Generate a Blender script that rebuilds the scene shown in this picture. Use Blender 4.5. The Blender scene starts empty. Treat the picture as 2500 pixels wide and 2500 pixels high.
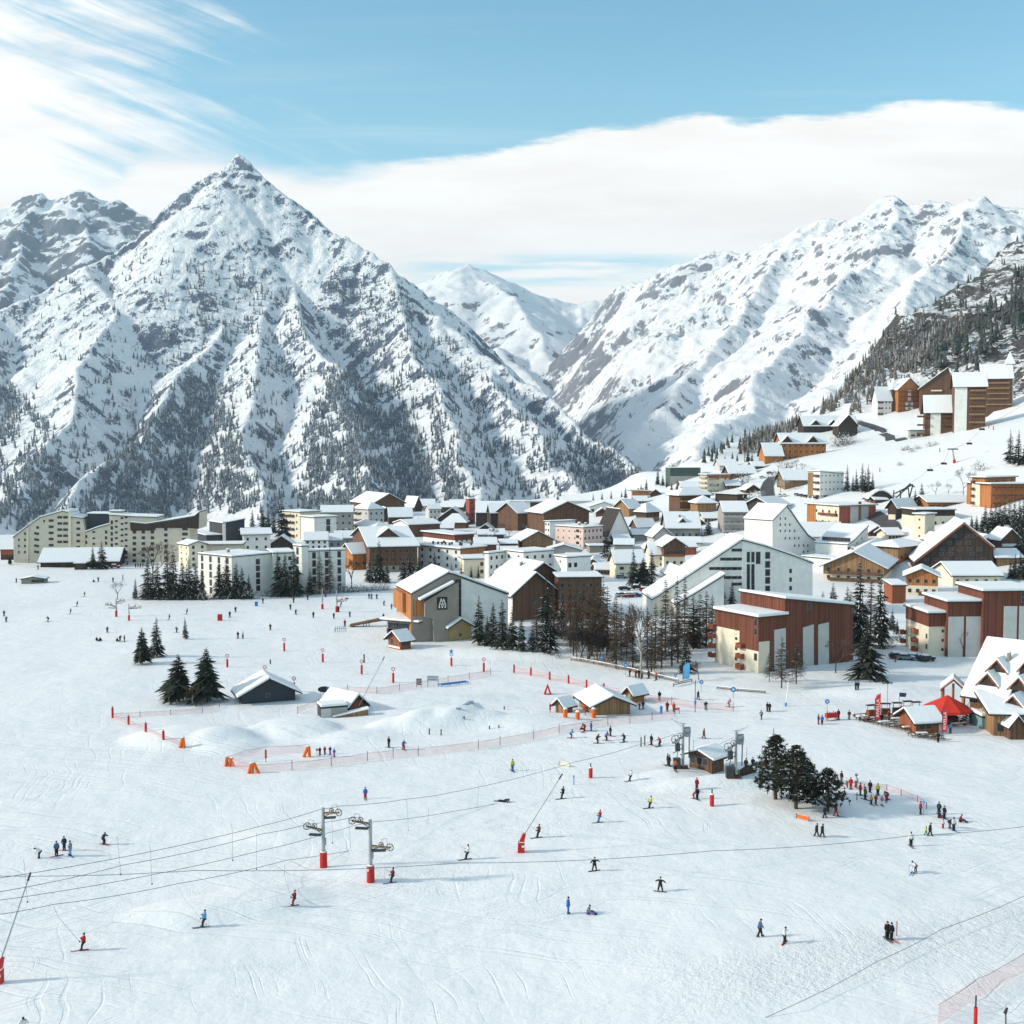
import bpy, bmesh, math, random
import numpy as np
from mathutils import Vector, Matrix
# ---------------------------------------------------------------- camera, sky, sun, exposure
S = bpy.context.scene
C = S.collection
F = 2900.0            # focal length in pixels of a 2500 px wide picture
CAMZ = 51.0           # height of the camera above the snow field
PITCH = math.atan(170.0 / F)
CP, SP = math.cos(PITCH), math.sin(PITCH)
cam = bpy.data.objects.new('camera', bpy.data.cameras.new('camera'))
C.objects.link(cam)
cam.location = (0, 0, CAMZ)
cam.rotation_euler = (math.pi / 2 - PITCH, 0, 0)
cam.data.sensor_width = 36.0
cam.data.lens = 36.0 * F / 2500.0
cam.data.clip_start = 1.0
cam.data.clip_end = 40000.0
S.camera = cam
S.view_settings.view_transform = 'Standard'
S.view_settings.look = 'None'
S.view_settings.exposure = EXPOSURE = 0.55
S.view_settings.gamma = 1.0
S.cycles.max_bounces = 6
S.cycles.diffuse_bounces = 3
S.cycles.transparent_max_bounces = 12
S.cycles.volume_bounces = 0
SUN_EL, SUN_AZ = math.radians(24), math.radians(-97)      # azimuth measured from +Y (the view) towards +X
sd = Vector((math.sin(SUN_AZ) * math.cos(SUN_EL), math.cos(SUN_AZ) * math.cos(SUN_EL), math.sin(SUN_EL)))
sun = bpy.data.objects.new('sun', bpy.data.lights.new('sun', 'SUN'))
C.objects.link(sun)
sun.rotation_euler = (-sd).to_track_quat('-Z', 'Y').to_euler()
sun.data.energy = 3.1
sun.data.angle = math.radians(4.0)
sun.data.color = (1.0, 0.90, 0.76)
W = bpy.data.worlds.new('World'); S.world = W; W.use_nodes = True
class NT:
 """small helper for node trees"""
 def __init__(s, tree):
  s.t = tree; s.n = tree.nodes; s.l = tree.links
 def new(s, typ, **kw):
  n = s.n.new(typ)
  for k, v in kw.items():
   setattr(n, k, v)
  return n
 def put(s, sock, v):
  if hasattr(v, 'is_output') or isinstance(v, bpy.types.NodeSocket):
   s.l.new(v, sock)
  elif v is not None:
   sock.default_value = v
 def math(s, op, a, b=None, c=None, clamp=False):
  n = s.new('ShaderNodeMath', operation=op); n.use_clamp = clamp
  s.put(n.inputs[0], a)
  if b is not None: s.put(n.inputs[1], b)
  if c is not None: s.put(n.inputs[2], c)
  return n.outputs[0]
 def vmath(s, op, a, b=None):
  n = s.new('ShaderNodeVectorMath', operation=op)
  s.put(n.inputs[0], a)
  if b is not None: s.put(n.inputs[1], b)
  return n.outputs[0]
 def smooth(s, x, a, b, lo=0.0, hi=1.0):
  n = s.new('ShaderNodeMapRange', interpolation_type='SMOOTHSTEP')
  s.put(n.inputs[0], x); s.put(n.inputs[1], a); s.put(n.inputs[2], b); s.put(n.inputs[3], lo); s.put(n.inputs[4], hi)
  return n.outputs[0]
 def noise(s, vec, scale, detail=4, rough=0.55, dist=0.0, dim='3D'):
  n = s.new('ShaderNodeTexNoise', noise_dimensions=dim)
  if vec is not None: s.l.new(vec, n.inputs['Vector'])
  n.inputs['Scale'].default_value = scale; n.inputs['Detail'].default_value = detail
  n.inputs['Roughness'].default_value = rough; n.inputs['Distortion'].default_value = dist
  return n.outputs[0]
 def mix(s, f, a, b):
  n = s.new('ShaderNodeMix', data_type='RGBA')
  s.put(n.inputs[0], f); s.put(n.inputs[6], a); s.put(n.inputs[7], b)
  return n.outputs[2]
 def comb(s, x, y, z):
  n = s.new('ShaderNodeCombineXYZ')
  s.put(n.inputs[0], x); s.put(n.inputs[1], y); s.put(n.inputs[2], z)
  return n.outputs[0]
 def sep(s, v):
  n = s.new('ShaderNodeSeparateXYZ'); s.l.new(v, n.inputs[0])
  return n.outputs
 def curve(s, x, pts):
  n = s.new('ShaderNodeFloatCurve')
  c = n.mapping.curves[0]
  while len(c.points) > 2: c.points.remove(c.points[1])
  c.points[0].location = pts[0]; c.points[1].location = pts[-1]
  for p in pts[1:-1]: c.points.new(*p)
  n.mapping.update()
  s.put(n.inputs['Value'], x)
  return n.outputs[0]
def build_sky():
 w = NT(W.node_tree); w.n.clear()
 out = w.new('ShaderNodeOutputWorld'); bg = w.new('ShaderNodeBackground')
 w.l.new(bg.outputs[0], out.inputs[0])
 sky = w.new('ShaderNodeTexSky', sky_type='NISHITA')
 sky.sun_disc = False; sky.sun_elevation = SUN_EL; sky.sun_rotation = SUN_AZ
 sky.altitude = 1650; sky.air_density = 1.0; sky.dust_density = 0.3; sky.ozone_density = 1.5
 d = w.new('ShaderNodeTexCoord').outputs['Generated']
 x, y, z = w.sep(d)
 ay = w.math('MAXIMUM', w.math('ABSOLUTE', y), 0.05)
 u = w.math('ADD', w.math('MULTIPLY', w.math('DIVIDE', x, ay), F / 2500), 0.5)       # azimuth scale, 0..1 across the view
 v = w.math('MULTIPLY', w.math('DIVIDE', z, ay), F / 1080)                            # height above the horizon
 uv = w.comb(u, v, 0.0)
 # big bank of cloud lying on the mountains: its upper edge as a curve over azimuth
 uc = w.math('MULTIPLY_ADD', u, 0.5, 0.25)
 U = lambda p: p / 2500 * 0.5 + 0.25
 V = lambda p: (1080 - p) / 1080
 edge = w.curve(uc, [(0, V(300)), (U(-300), V(260)), (U(0), V(300)), (U(120), V(345)), (U(230), V(440)), (U(300), V(430)), (U(360), V(385)), (U(480), V(380)), (U(640), V(410)), (U(780), V(438)), (U(900), V(425)), (U(1100), V(395)), (U(1300), V(365)),
     (U(1420), V(338)), (U(1600), V(318)), (U(1720), V(300)), (U(1780), V(312)), (U(2000), V(292)), (U(2300), V(268)), (U(2500), V(285)), (U(2800), V(330)), (1, V(420))])
 n1 = w.math('SUBTRACT', w.noise(w.vmath('MULTIPLY', uv, (8, 15, 1)), 1.0, 9, 0.66), 0.5)
 d1 = w.math('ADD', w.math('SUBTRACT', edge, v), w.math('MULTIPLY', n1, 0.10))
 soft = w.smooth(u, 0.20, 0.46, 0.07, 0.018)
 bank = w.smooth(w.math('DIVIDE', d1, soft), -0.55, 0.75)
 # streaky veil, upper left, drawn out along a slanting wind
 rot = w.new('ShaderNodeVectorRotate', rotation_type='Z_AXIS'); w.l.new(uv, rot.inputs[0]); rot.inputs['Angle'].default_value = math.radians(42)
 st = w.noise(w.vmath('MULTIPLY', rot.outputs[0], (3.0, 22, 1)), 1.0, 7, 0.65, 0.4)
 st2 = w.noise(w.vmath('MULTIPLY', uv, (5, 6, 1)), 1.0, 5, 0.6)
 veil_edge = w.math('SUBTRACT', w.math('MULTIPLY_ADD', v, -0.27, 0.40), u)             # positive on the left
 veil = w.math('ADD', w.math('MULTIPLY', veil_edge, 4.6), w.math('MULTIPLY', w.math('SUBTRACT', st, 0.5), 2.6))
 veil = w.math('ADD', veil, w.math('MULTIPLY', w.math('SUBTRACT', st2, 0.5), 1.5))
 veil = w.smooth(veil, -0.35, 0.9)
 # thin streaks over the open blue
 thin = w.noise(w.vmath('MULTIPLY', uv, (2.2, 17, 1)), 1.0, 6, 0.6, 0.3)
 thin = w.math('MULTIPLY', w.smooth(thin, 0.48, 0.85), w.smooth(v, 0.98, 0.6, 0.25, 0.75))
 # blue gaps low over the valley
 gap = w.noise(w.vmath('MULTIPLY', uv, (6, 26, 1)), 1.0, 5, 0.55)
 gx = w.math('MULTIPLY', w.smooth(u, 0.36, 0.45), w.smooth(u, 0.74, 0.62))
 gy = w.math('MULTIPLY', w.smooth(v, 0.335, 0.37), w.smooth(v, 0.435, 0.40))
 gap = w.math('MULTIPLY', w.math('MULTIPLY', gx, gy), w.smooth(gap, 0.40, 0.60))
 cl = w.math('MAXIMUM', bank, veil)
 cl = w.math('MULTIPLY', cl, w.math('SUBTRACT', 1.0, w.math('MULTIPLY', gap, 0.8)))
 cl = w.math('MAXIMUM', cl, w.math('MULTIPLY', thin, 0.35))
 front = w.smooth(y, -0.05, 0.25)
 cl = w.math('MULTIPLY', cl, w.math('MULTIPLY_ADD', front, 0.75, 0.25))
 # thin high cloud added over the unseen dome to whiten the ambient light
 high = w.math('MAXIMUM', w.smooth(v, 1.15, 2.2), w.math('SUBTRACT', 1.0, front))
 cl = w.math('MAXIMUM', cl, w.math('MULTIPLY', high, 0.22))
 shade = w.noise(w.vmath('MULTIPLY', uv, (4, 9, 1)), 1.0, 6, 0.6)
 ccol = w.mix(w.smooth(shade, 0.40, 0.66), (0.86, 0.845, 0.805, 1), (0.80, 0.765, 0.725, 1))
 blue = w.mix(1.0, sky.outputs[0], (0.116, 0.172, 0.146, 1)); blue.node.blend_type = 'MULTIPLY'
 blue = w.mix(w.smooth(v, 1.05, 0.35, 0.0, 0.35), blue, (0.40, 0.60, 0.66, 1))
 col = w.mix(cl, blue, ccol)
 w.l.new(col, bg.inputs[0]); bg.inputs[1].default_value = SKY_STRENGTH
 return bg
SKY_STRENGTH = 1.0
build_sky()
# ---------------------------------------------------------------- helpers
R = random.Random(7)
def ray(px, py):
 v = (1250 - py) / F
 return np.array([(px - 1250) / F, CP + v * SP, -SP + v * CP])
def at_depth(px, py, Y):
 d = ray(px, py); t = Y / d[1]
 return (d[0] * t, Y, CAMZ + d[2] * t)
_perm = np.random.RandomState(3).permutation(4096)
_ga = np.random.RandomState(4).rand(4096) * 2 * np.pi
_gx, _gy = np.cos(_ga), np.sin(_ga)
def perlin(x, y, seed=0):
 xi = np.floor(x).astype(np.int64); yi = np.floor(y).astype(np.int64)
 xf = x - xi; yf = y - yi
 u = xf * xf * xf * (xf * (xf * 6 - 15) + 10); v = yf * yf * yf * (yf * (yf * 6 - 15) + 10)
 def g(i, j):
  h = _perm[(_perm[(xi + i + seed * 57) & 4095] + yi + j) & 4095]
  return _gx[h] * (xf - i) + _gy[h] * (yf - j)
 a = g(0, 0); b = g(1, 0); c = g(0, 1); d = g(1, 1)
 return ((a + u * (b - a)) * (1 - v) + (c + u * (d - c)) * v) * 1.5
def fbm(x, y, oct=5, rough=0.5, seed=0, ridged=False):
 s = np.zeros_like(x, dtype=float); a = 1.0; t = 0.0
 for o in range(oct):
  n = perlin(x, y, seed + o * 13)
  if ridged: n = 1 - 2 * np.abs(n)
  s += a * n; t += a; a *= rough; x = x * 2.03 + 5.2; y = y * 2.03 + 1.7
 return s / t
def sstep(x, a, b):
 t = np.clip((np.asarray(x, float) - a) / (b - a), 0, 1)
 return t * t * (3 - 2 * t)
def tag(o, label=None, cat=None, group=None, kind=None):
 if label: o['label'] = label
 if cat: o['category'] = cat
 if group: o['group'] = group
 if kind: o['kind'] = kind
 return o
def mesh_np(name, verts, faces, smooth=False):
 """verts (n,3) array, faces list/array of equal length polygons"""
 me = bpy.data.meshes.new(name)
 faces = np.asarray(faces, dtype=np.int32); k = faces.shape[1]
 me.vertices.add(len(verts)); me.vertices.foreach_set('co', np.asarray(verts, dtype=np.float32).ravel())
 me.loops.add(faces.size); me.loops.foreach_set('vertex_index', faces.ravel())
 me.polygons.add(len(faces))
 me.polygons.foreach_set('loop_start', np.arange(0, faces.size, k, dtype=np.int32))
 if smooth: me.polygons.foreach_set('use_smooth', np.ones(len(faces), dtype=bool))
 me.update(calc_edges=True); me.validate()
 return me
def link(name, me, m=None, parent=None):
 o = bpy.data.objects.new(name, me); C.objects.link(o)
 if m is not None:
  for k in (m if isinstance(m, (list, tuple)) else [m]): me.materials.append(k)
 if parent is not None: o.parent = parent
 return o
def empty(name, loc, rz=0.0, label=None, cat=None, group=None):
 o = bpy.data.objects.new(name, None); C.objects.link(o)
 o.location = loc; o.rotation_euler = (0, 0, rz); o.empty_display_size = 0.5
 return tag(o, label, cat, group)
class MB:
 """collects shapes and links them as ONE mesh object"""
 def __init__(s): s.v = []; s.f = []; s.mi = []; s.cur = 0
 def mat(s, i): s.cur = i; return s
 def poly(s, pts):
  b = len(s.v); s.v += [tuple(p) for p in pts]; s.f.append(tuple(range(b, b + len(pts)))); s.mi.append(s.cur)
 def hexa(s, p):
  """8 points: bottom ring 0-3, top ring 4-7 (counter-clockwise seen from above)"""
  b = len(s.v); s.v += [tuple(q) for q in p]
  for q in ((0, 3, 2, 1), (4, 5, 6, 7), (0, 1, 5, 4), (1, 2, 6, 5), (2, 3, 7, 6), (3, 0, 4, 7)):
   s.f.append(tuple(b + i for i in q)); s.mi.append(s.cur)
 def box(s, x0, x1, y0, y1, z0, z1):
  s.hexa([(x0, y0, z0), (x1, y0, z0), (x1, y1, z0), (x0, y1, z0), (x0, y0, z1), (x1, y0, z1), (x1, y1, z1), (x0, y1, z1)])
  return s
 def prism(s, poly, d):
  """polygon (list of 3D points) extruded by vector d, closed"""
  n = len(poly); b = len(s.v)
  s.v += [tuple(p) for p in poly] + [tuple(np.add(p, d)) for p in poly]
  s.f.append(tuple(range(b, b + n))); s.mi.append(s.cur)
  s.f.append(tuple(range(b + 2 * n - 1, b + n - 1, -1))); s.mi.append(s.cur)
  for i in range(n):
   j = (i + 1) % n
   s.f.append((b + i, b + n + i, b + n + j, b + j)); s.mi.append(s.cur)
  return s
 def tube(s, a, c, r0, r1=None, n=6, caps=True):
  r1 = r0 if r1 is None else r1
  a = Vector(a); c = Vector(c); d = (c - a)
  if d.length < 1e-6: return s
  q = d.to_track_quat('Z', 'Y'); b = len(s.v)
  for p, r in ((a, r0), (c, r1)):
   for i in range(n):
    t = 2 * math.pi * i / n
    s.v.append(tuple(p + q @ Vector((r * math.cos(t), r * math.sin(t), 0))))
  for i in range(n):
   j = (i + 1) % n
   s.f.append((b + i, b + j, b + n + j, b + n + i)); s.mi.append(s.cur)
  if caps:
   s.f.append(tuple(b + i for i in range(n - 1, -1, -1))); s.mi.append(s.cur)
   s.f.append(tuple(b + n + i for i in range(n))); s.mi.append(s.cur)
  return s
 def path(s, pts, r, n=6):
  for a, c in zip(pts[:-1], pts[1:]): s.tube(a, c, r, n=n)
  return s
 def ball(s, c, r, n=8, m=5, sz=1.0):
  b = len(s.v); c = Vector(c)
  for i in range(m + 1):
   ph = math.pi * i / m
   for j in range(n):
    t = 2 * math.pi * j / n
    s.v.append((c.x + r * math.sin(ph) * math.cos(t), c.y + r * math.sin(ph) * math.sin(t), c.z + r * sz * math.cos(ph)))
  for i in range(m):
   for j in range(n):
    k = (j + 1) % n
    s.f.append((b + i * n + j, b + (i + 1) * n + j, b + (i + 1) * n + k, b + i * n + k)); s.mi.append(s.cur)
  return s
 def ring(s, c, axis, R0, r, n=14, k=5):
  """torus"""
  q = Vector(axis).to_track_quat('Z', 'Y'); c = Vector(c); b = len(s.v)
  for i in range(n):
   t = 2 * math.pi * i / n
   for j in range(k):
    p = 2 * math.pi * j / k
    s.v.append(tuple(c + q @ Vector(((R0 + r * math.cos(p)) * math.cos(t), (R0 + r * math.cos(p)) * math.sin(t), r * math.sin(p)))))
  for i in range(n):
   for j in range(k):
    i2 = (i + 1) % n; j2 = (j + 1) % k
    s.f.append((b + i * k + j, b + i2 * k + j, b + i2 * k + j2, b + i * k + j2)); s.mi.append(s.cur)
  return s
 def mesh(s, name, smooth=False):
  me = bpy.data.meshes.new(name); me.from_pydata(s.v, [], s.f)
  me.polygons.foreach_set('material_index', s.mi)
  if smooth: me.polygons.foreach_set('use_smooth', [True] * len(s.f))
  me.update()
  return me
 def build(s, name, m, parent=None, smooth=False):
  me = s.mesh(name, smooth)
  bm = bmesh.new(); bm.from_mesh(me); bmesh.ops.recalc_face_normals(bm, faces=bm.faces); bm.to_mesh(me); bm.free()
  return link(name, me, m, parent)
# ---------------------------------------------------------------- materials
MATS = {}
def mat(name, col, rough=0.8, var=0.15, scale=1.2, stretch=(1, 1, 1), bump=0.0, bscale=8.0, metal=0.0):
 """plain procedural material: base colour broken up by noise (object space), optional bump"""
 if name in MATS: return MATS[name]
 m = bpy.data.materials.new(name); m.use_nodes = True; MATS[name] = m
 t = NT(m.node_tree); b = t.n['Principled BSDF']
 tc = t.new('ShaderNodeTexCoord').outputs['Object']
 v = t.vmath('MULTIPLY', tc, stretch)
 n = t.noise(v, scale, 5, 0.6); n2 = t.noise(tc, scale * 0.17, 3, 0.5)
 f = t.math('ADD', t.math('MULTIPLY', n, 0.65), t.math('MULTIPLY', n2, 0.35))
 f = t.smooth(f, 0.3, 0.7)
 c0 = tuple(max(0, c * (1 - var)) for c in col) + (1,); c1 = tuple(min(1, c * (1 + var)) for c in col) + (1,)
 t.l.new(t.mix(f, c0, c1), b.inputs['Base Color'])
 b.inputs['Roughness'].default_value = rough; b.inputs['Metallic'].default_value = metal
 b.inputs['Specular IOR Level'].default_value = 0.3
 if bump:
  bn = t.new('ShaderNodeBump'); bn.inputs['Strength'].default_value = bump; bn.inputs['Distance'].default_value = 0.1
  t.l.new(t.noise(v, bscale, 4, 0.6), bn.inputs['Height']); t.l.new(bn.outputs[0], b.inputs['Normal'])
 return m
def wood(name, col, var=0.35, boards=4.0):
 """board cladding: thin vertical boards with weathering"""
 if name in MATS: return MATS[name]
 m = bpy.data.materials.new(name); m.use_nodes = True; MATS[name] = m
 t = NT(m.node_tree); b = t.n['Principled BSDF']
 tc = t.new('ShaderNodeTexCoord').outputs['Object']
 x, y, z = t.sep(tc)
 h = t.math('ADD', x, t.math('MULTIPLY', y, 0.77))
 bd = t.math('FLOOR', t.math('MULTIPLY', h, boards))
 wn = t.new('ShaderNodeTexWhiteNoise', noise_dimensions='1D'); t.l.new(bd, wn.inputs['W'])
 st = t.noise(t.comb(t.math('MULTIPLY', h, 3.0), 0.0, t.math('MULTIPLY', z, 0.25)), 1.0, 5, 0.6)
 big = t.noise(tc, 0.12, 3, 0.5)
 f = t.math('ADD', t.math('MULTIPLY', wn.outputs[0], 0.35), t.math('ADD', t.math('MULTIPLY', st, 0.35), t.math('MULTIPLY', big, 0.3)))
 c0 = tuple(c * (1 - var) for c in col) + (1,); c1 = tuple(min(1, c * (1 + var)) for c in col) + (1,)
 t.l.new(t.mix(t.smooth(f, 0.25, 0.75), c0, c1), b.inputs['Base Color'])
 b.inputs['Roughness'].default_value = 0.75; b.inputs['Specular IOR Level'].default_value = 0.25
 return m
def snow_mat():
 m = bpy.data.materials.new('snow'); m.use_nodes = True; MATS['snow'] = m
 t = NT(m.node_tree); b = t.n['Principled BSDF']
 tc = t.new('ShaderNodeTexCoord').outputs['Object']
 n = t.noise(tc, 0.35, 5, 0.6)
 t.l.new(t.mix(n, (0.80, 0.815, 0.83, 1), (0.86, 0.865, 0.87, 1)), b.inputs['Base Color'])
 b.inputs['Roughness'].default_value = 0.6; b.inputs['Specular IOR Level'].default_value = 0.2
 bn = t.new('ShaderNodeBump'); bn.inputs['Strength'].default_value = 0.35; bn.inputs['Distance'].default_value = 0.3
 t.l.new(t.noise(tc, 0.8, 5, 0.6), bn.inputs['Height']); t.l.new(bn.outputs[0], b.inputs['Normal'])
 return m
def piste_mat():
 """the snow of the ground: wind-worn and tracked by skis (relief only, as bump)"""
 m = bpy.data.materials.new('piste_snow'); m.use_nodes = True
 t = NT(m.node_tree); b = t.n['Principled BSDF']
 tc = t.new('ShaderNodeTexCoord').outputs['Object']
 x, y, z = t.sep(tc)
 big = t.noise(tc, 0.012, 4, 0.55)
 c = t.mix(big, (0.80, 0.81, 0.815, 1), (0.855, 0.86, 0.86, 1))
 # rock and scrub showing through the snow on the mountainside to the right
 t.l.new(c, b.inputs['Base Color'])
 b.inputs['Roughness'].default_value = 0.55; b.inputs['Specular IOR Level'].default_value = 0.25
 hs = []
 def tracks(ang, sx, sy, lo, hi, amp, maskscale, mlo, mhi):
  r = t.new('ShaderNodeVectorRotate', rotation_type='Z_AXIS'); t.l.new(tc, r.inputs[0]); r.inputs['Angle'].default_value = math.radians(ang)
  wob = t.noise(tc, 0.03, 3, 0.5)
  rx, ry, rz = t.sep(r.outputs[0])
  ry2 = t.math('ADD', ry, t.math('MULTIPLY', wob, 14.0))
  nn = t.noise(t.comb(t.math('MULTIPLY', rx, sx), t.math('MULTIPLY', ry2, sy), 0.0), 1.0, 3, 0.6)
  g = t.smooth(nn, lo, hi)
  mk = t.smooth(t.noise(tc, maskscale, 3, 0.5), mlo, mhi)
  return t.math('MULTIPLY', t.math('MULTIPLY', g, mk), -amp)
 hs.append(tracks(20, 0.012, 1.3, 0.55, 0.66, 0.10, 0.02, 0.36, 0.60))
 hs.append(tracks(-35, 0.02, 1.7, 0.56, 0.66, 0.07, 0.03, 0.44, 0.62))
 hs.append(tracks(75, 0.03, 1.2, 0.57, 0.66, 0.05, 0.035, 0.46, 0.62))
 hs.append(t.math('MULTIPLY', t.noise(tc, 0.22, 4, 0.55), 0.45))
 hs.append(t.math('MULTIPLY', t.noise(tc, 1.5, 4, 0.6), 0.07))
 chop = t.math('MULTIPLY', t.noise(tc, 2.6, 3, 0.6), t.smooth(t.noise(tc, 0.05, 3, 0.5), 0.5, 0.66, 0.0, 0.12))
 hs.append(chop)
 # trampled, rutted strip on the near right, towards the red net
 band = t.math('ABSOLUTE', t.math('SUBTRACT', t.math('SUBTRACT', y, 112.0), t.math('MULTIPLY', t.math('SUBTRACT', x, 28.0), .42)))
 ru = t.math('MULTIPLY', t.smooth(band, 9.0, 2.0), t.smooth(x, 8.0, 24.0))
 hs.append(t.math('MULTIPLY', ru, t.math('MULTIPLY', t.noise(tc, 1.1, 5, .7), 0.5)))
 h = hs[0]
 for k in hs[1:]: h = t.math('ADD', h, k)
 bn = t.new('ShaderNodeBump'); bn.inputs['Strength'].default_value = 0.75; bn.inputs['Distance'].default_value = 1.0
 t.l.new(h, bn.inputs['Height']); t.l.new(bn.outputs[0], b.inputs['Normal'])
 return m
def mountain_mat(name, steep, spread, nscale, rockcol=(0.13, 0.125, 0.125), speck=0.5, streak=0.0):
 """snow with bare rock wherever the face is too steep to hold it"""
 m = bpy.data.materials.new(name); m.use_nodes = True
 t = NT(m.node_tree); b = t.n['Principled BSDF']
 tc = t.new('ShaderNodeTexCoord').outputs['Object']
 nz = t.sep(t.new('ShaderNodeNewGeometry').outputs['Normal'])[2]
 sv = t.vmath('MULTIPLY', tc, (1, 1, 0.55))
 n1 = t.noise(sv, nscale, 7, 0.68, 0.6)
 n2 = t.noise(tc, nscale * 0.18, 4, 0.55)
 n3 = t.noise(t.vmath('MULTIPLY', tc, (1, 1, 0.4)), nscale * 3.0, 6, 0.75, 0.8)
 v = t.math('SUBTRACT', steep, nz)
 v = t.math('ADD', v, t.math('MULTIPLY', t.math('SUBTRACT', n1, 0.5), spread))
 v = t.math('ADD', v, t.math('MULTIPLY', t.math('SUBTRACT', n2, 0.5), spread * 0.8))
 v = t.math('ADD', v, t.math('MULTIPLY', t.math('SUBTRACT', n3, 0.5), spread * speck))
 if streak:
  at = t.new('ShaderNodeAttribute'); at.attribute_name = 'streak'
  v = t.math('ADD', v, t.math('MULTIPLY', at.outputs['Fac'], streak))
 rock = t.smooth(v, 0.0, 0.05)
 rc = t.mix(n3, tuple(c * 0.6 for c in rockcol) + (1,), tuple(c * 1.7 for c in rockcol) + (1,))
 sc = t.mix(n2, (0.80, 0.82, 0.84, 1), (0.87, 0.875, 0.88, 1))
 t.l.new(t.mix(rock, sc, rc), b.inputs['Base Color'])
 b.inputs['Roughness'].default_value = 0.7; b.inputs['Specular IOR Level'].default_value = 0.2
 bn = t.new('ShaderNodeBump'); bn.inputs['Strength'].default_value = 0.8; bn.inputs['Distance'].default_value = 1.0
 t.l.new(t.math('MULTIPLY', t.noise(sv, nscale * 1.5, 6, 0.65), 14.0), bn.inputs['Height']); t.l.new(bn.outputs[0], b.inputs['Normal'])
 return m
# ---------------------------------------------------------------- the ground: snow field, village plateau and the hill on the right
RIDGE = [at_depth(1700, 1135, 860), at_depth(1745, 1108, 930), at_depth(1800, 1068, 990), at_depth(1880, 1000, 1060), at_depth(1930, 960, 1100), at_depth(1985, 895, 1150), at_depth(2050, 800, 1230), at_depth(2130, 755, 1300),
  at_depth(2200, 720, 1370), at_depth(2300, 645, 1470), at_depth(2400, 590, 1570), at_depth(2500, 520, 1680), at_depth(2650, 430, 1820), at_depth(2900, 300, 2050)]
_rx = np.array([p[0] for p in RIDGE]); _ry = np.array([p[1] for p in RIDGE]); _rz = np.array([p[2] for p in RIDGE])
def ridge_info(x, y):
 """signed distance to the ridge line in plan (positive behind/left of it) and the ridge height there"""
 best = np.full(np.shape(x), 1e9); sd_ = np.zeros(np.shape(x)); zz = np.zeros(np.shape(x))
 n = len(RIDGE)
 for i in range(n - 1):
  ax, ay, bx, by = _rx[i], _ry[i], _rx[i + 1], _ry[i + 1]
  dx, dy = bx - ax, by - ay; L2 = dx * dx + dy * dy
  t = ((x - ax) * dx + (y - ay) * dy) / L2
  t = np.clip(t, 0.0, 1.0)
  cx, cy = ax + t * dx, ay + t * dy
  d = np.hypot(x - cx, y - cy)
  sgn = np.sign(dx * (y - ay) - dy * (x - ax))
  m = d < best
  best = np.where(m, d, best); sd_ = np.where(m, sgn * d, sd_)
  tz = np.clip(t, -0.6, 1.0)
  zz = np.where(m, _rz[i] + tz * (_rz[i + 1] - _rz[i]), zz)
 return sd_, zz
MOUNDS = []   # (x, y, rx, ry, angle, height, power) filled below
def ground_z(x, y, fine=True):
 x = np.asarray(x, float); y = np.asarray(y, float)
 yl = np.where(y > 700, 700 + (y - 700) * sstep(x, 70, 200), y)
 t = 20 + 0.25 * (x - 152) + 0.12 * (yl - 597)
 hill = np.where(t > 30, t, 7 * np.log1p(np.exp(np.clip(t, -200, 30) / 7)))
 hill = hill * sstep(y, 330, 480)
 d, zr = ridge_info(x, y)
 th = 20 + 0.25 * (x - 152) + 0.12 * (yl - 597)
 w = sstep(d, -520, -10) * sstep(y, 640, 900) * sstep(x, 70, 190)
 z = hill + w * (zr - np.maximum(th, 0))
 back = np.maximum(d, 0)
 z = np.where((d > 0) & (y > 640), z - 0.75 * back * sstep(y, 640, 860) * sstep(x, 95, 165), z)
 # rough mountainside
 rough = sstep(z, 62, 120)
 z = z + rough * (fbm(x / 85, y / 85, 5, 0.55, 3) * 20 + fbm(x / 24, y / 24, 4, 0.6, 9, True) * 7) * sstep(-d, 0, 60)
 # edge of the plateau: the valley beyond
 edge = 640 + 350 * sstep(x, -200, -40) - 60 * sstep(x, 20, 90) + 30 * perlin(x / 90, x * 0 + 0.5, 5)
 drop = sstep(y, edge, edge + 800) * 420
 z = z - drop * (1 - sstep(-d, -10, 60) * sstep(x, 110, 220))
 # gentle undulation of the snow field
 z = z + 0.9 * fbm(x / 60, y / 60, 3, 0.5, 21) * sstep(y, 60, 120) + 0.12 * fbm(x / 9, y / 9, 3, 0.5, 22)
 for (mx, my, rx, ry, a, h, p) in MOUNDS:
  ca, sa = math.cos(a), math.sin(a)
  u = ((x - mx) * ca + (y - my) * sa) / rx; v = (-(x - mx) * sa + (y - my) * ca) / ry
  r = np.sqrt(u * u + v * v)
  z = z + h * np.clip(1 - r ** p, 0, 1) ** 1.5 * (r < 1)
 return z
def gp(px, py):
 """the point of the ground seen at a pixel of the photograph"""
 d = ray(px, py)
 d = d / d[1]
 Y = np.concatenate([np.arange(40, 400, 0.5), np.arange(400, 2600, 2.0)])
 h = CAMZ + d[2] * Y - ground_z(d[0] * Y, Y)
 k = np.argmax(h < 0)
 if not (h < 0).any(): k = len(Y) - 1
 y0, y1 = Y[max(k - 1, 0)], Y[k]
 for _ in range(14):
  ym = 0.5 * (y0 + y1)
  if CAMZ + d[2] * ym - float(ground_z(d[0] * ym, ym)) < 0: y1 = ym
  else: y0 = ym
 return Vector((d[0] * y1, y1, float(ground_z(d[0] * y1, y1))))
def mound(px, py, rx, ry, deg, h, p=2.0):
 g = gp(px, py); MOUNDS.append((g.x, g.y, rx, ry, math.radians(deg), h, p))
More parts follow.
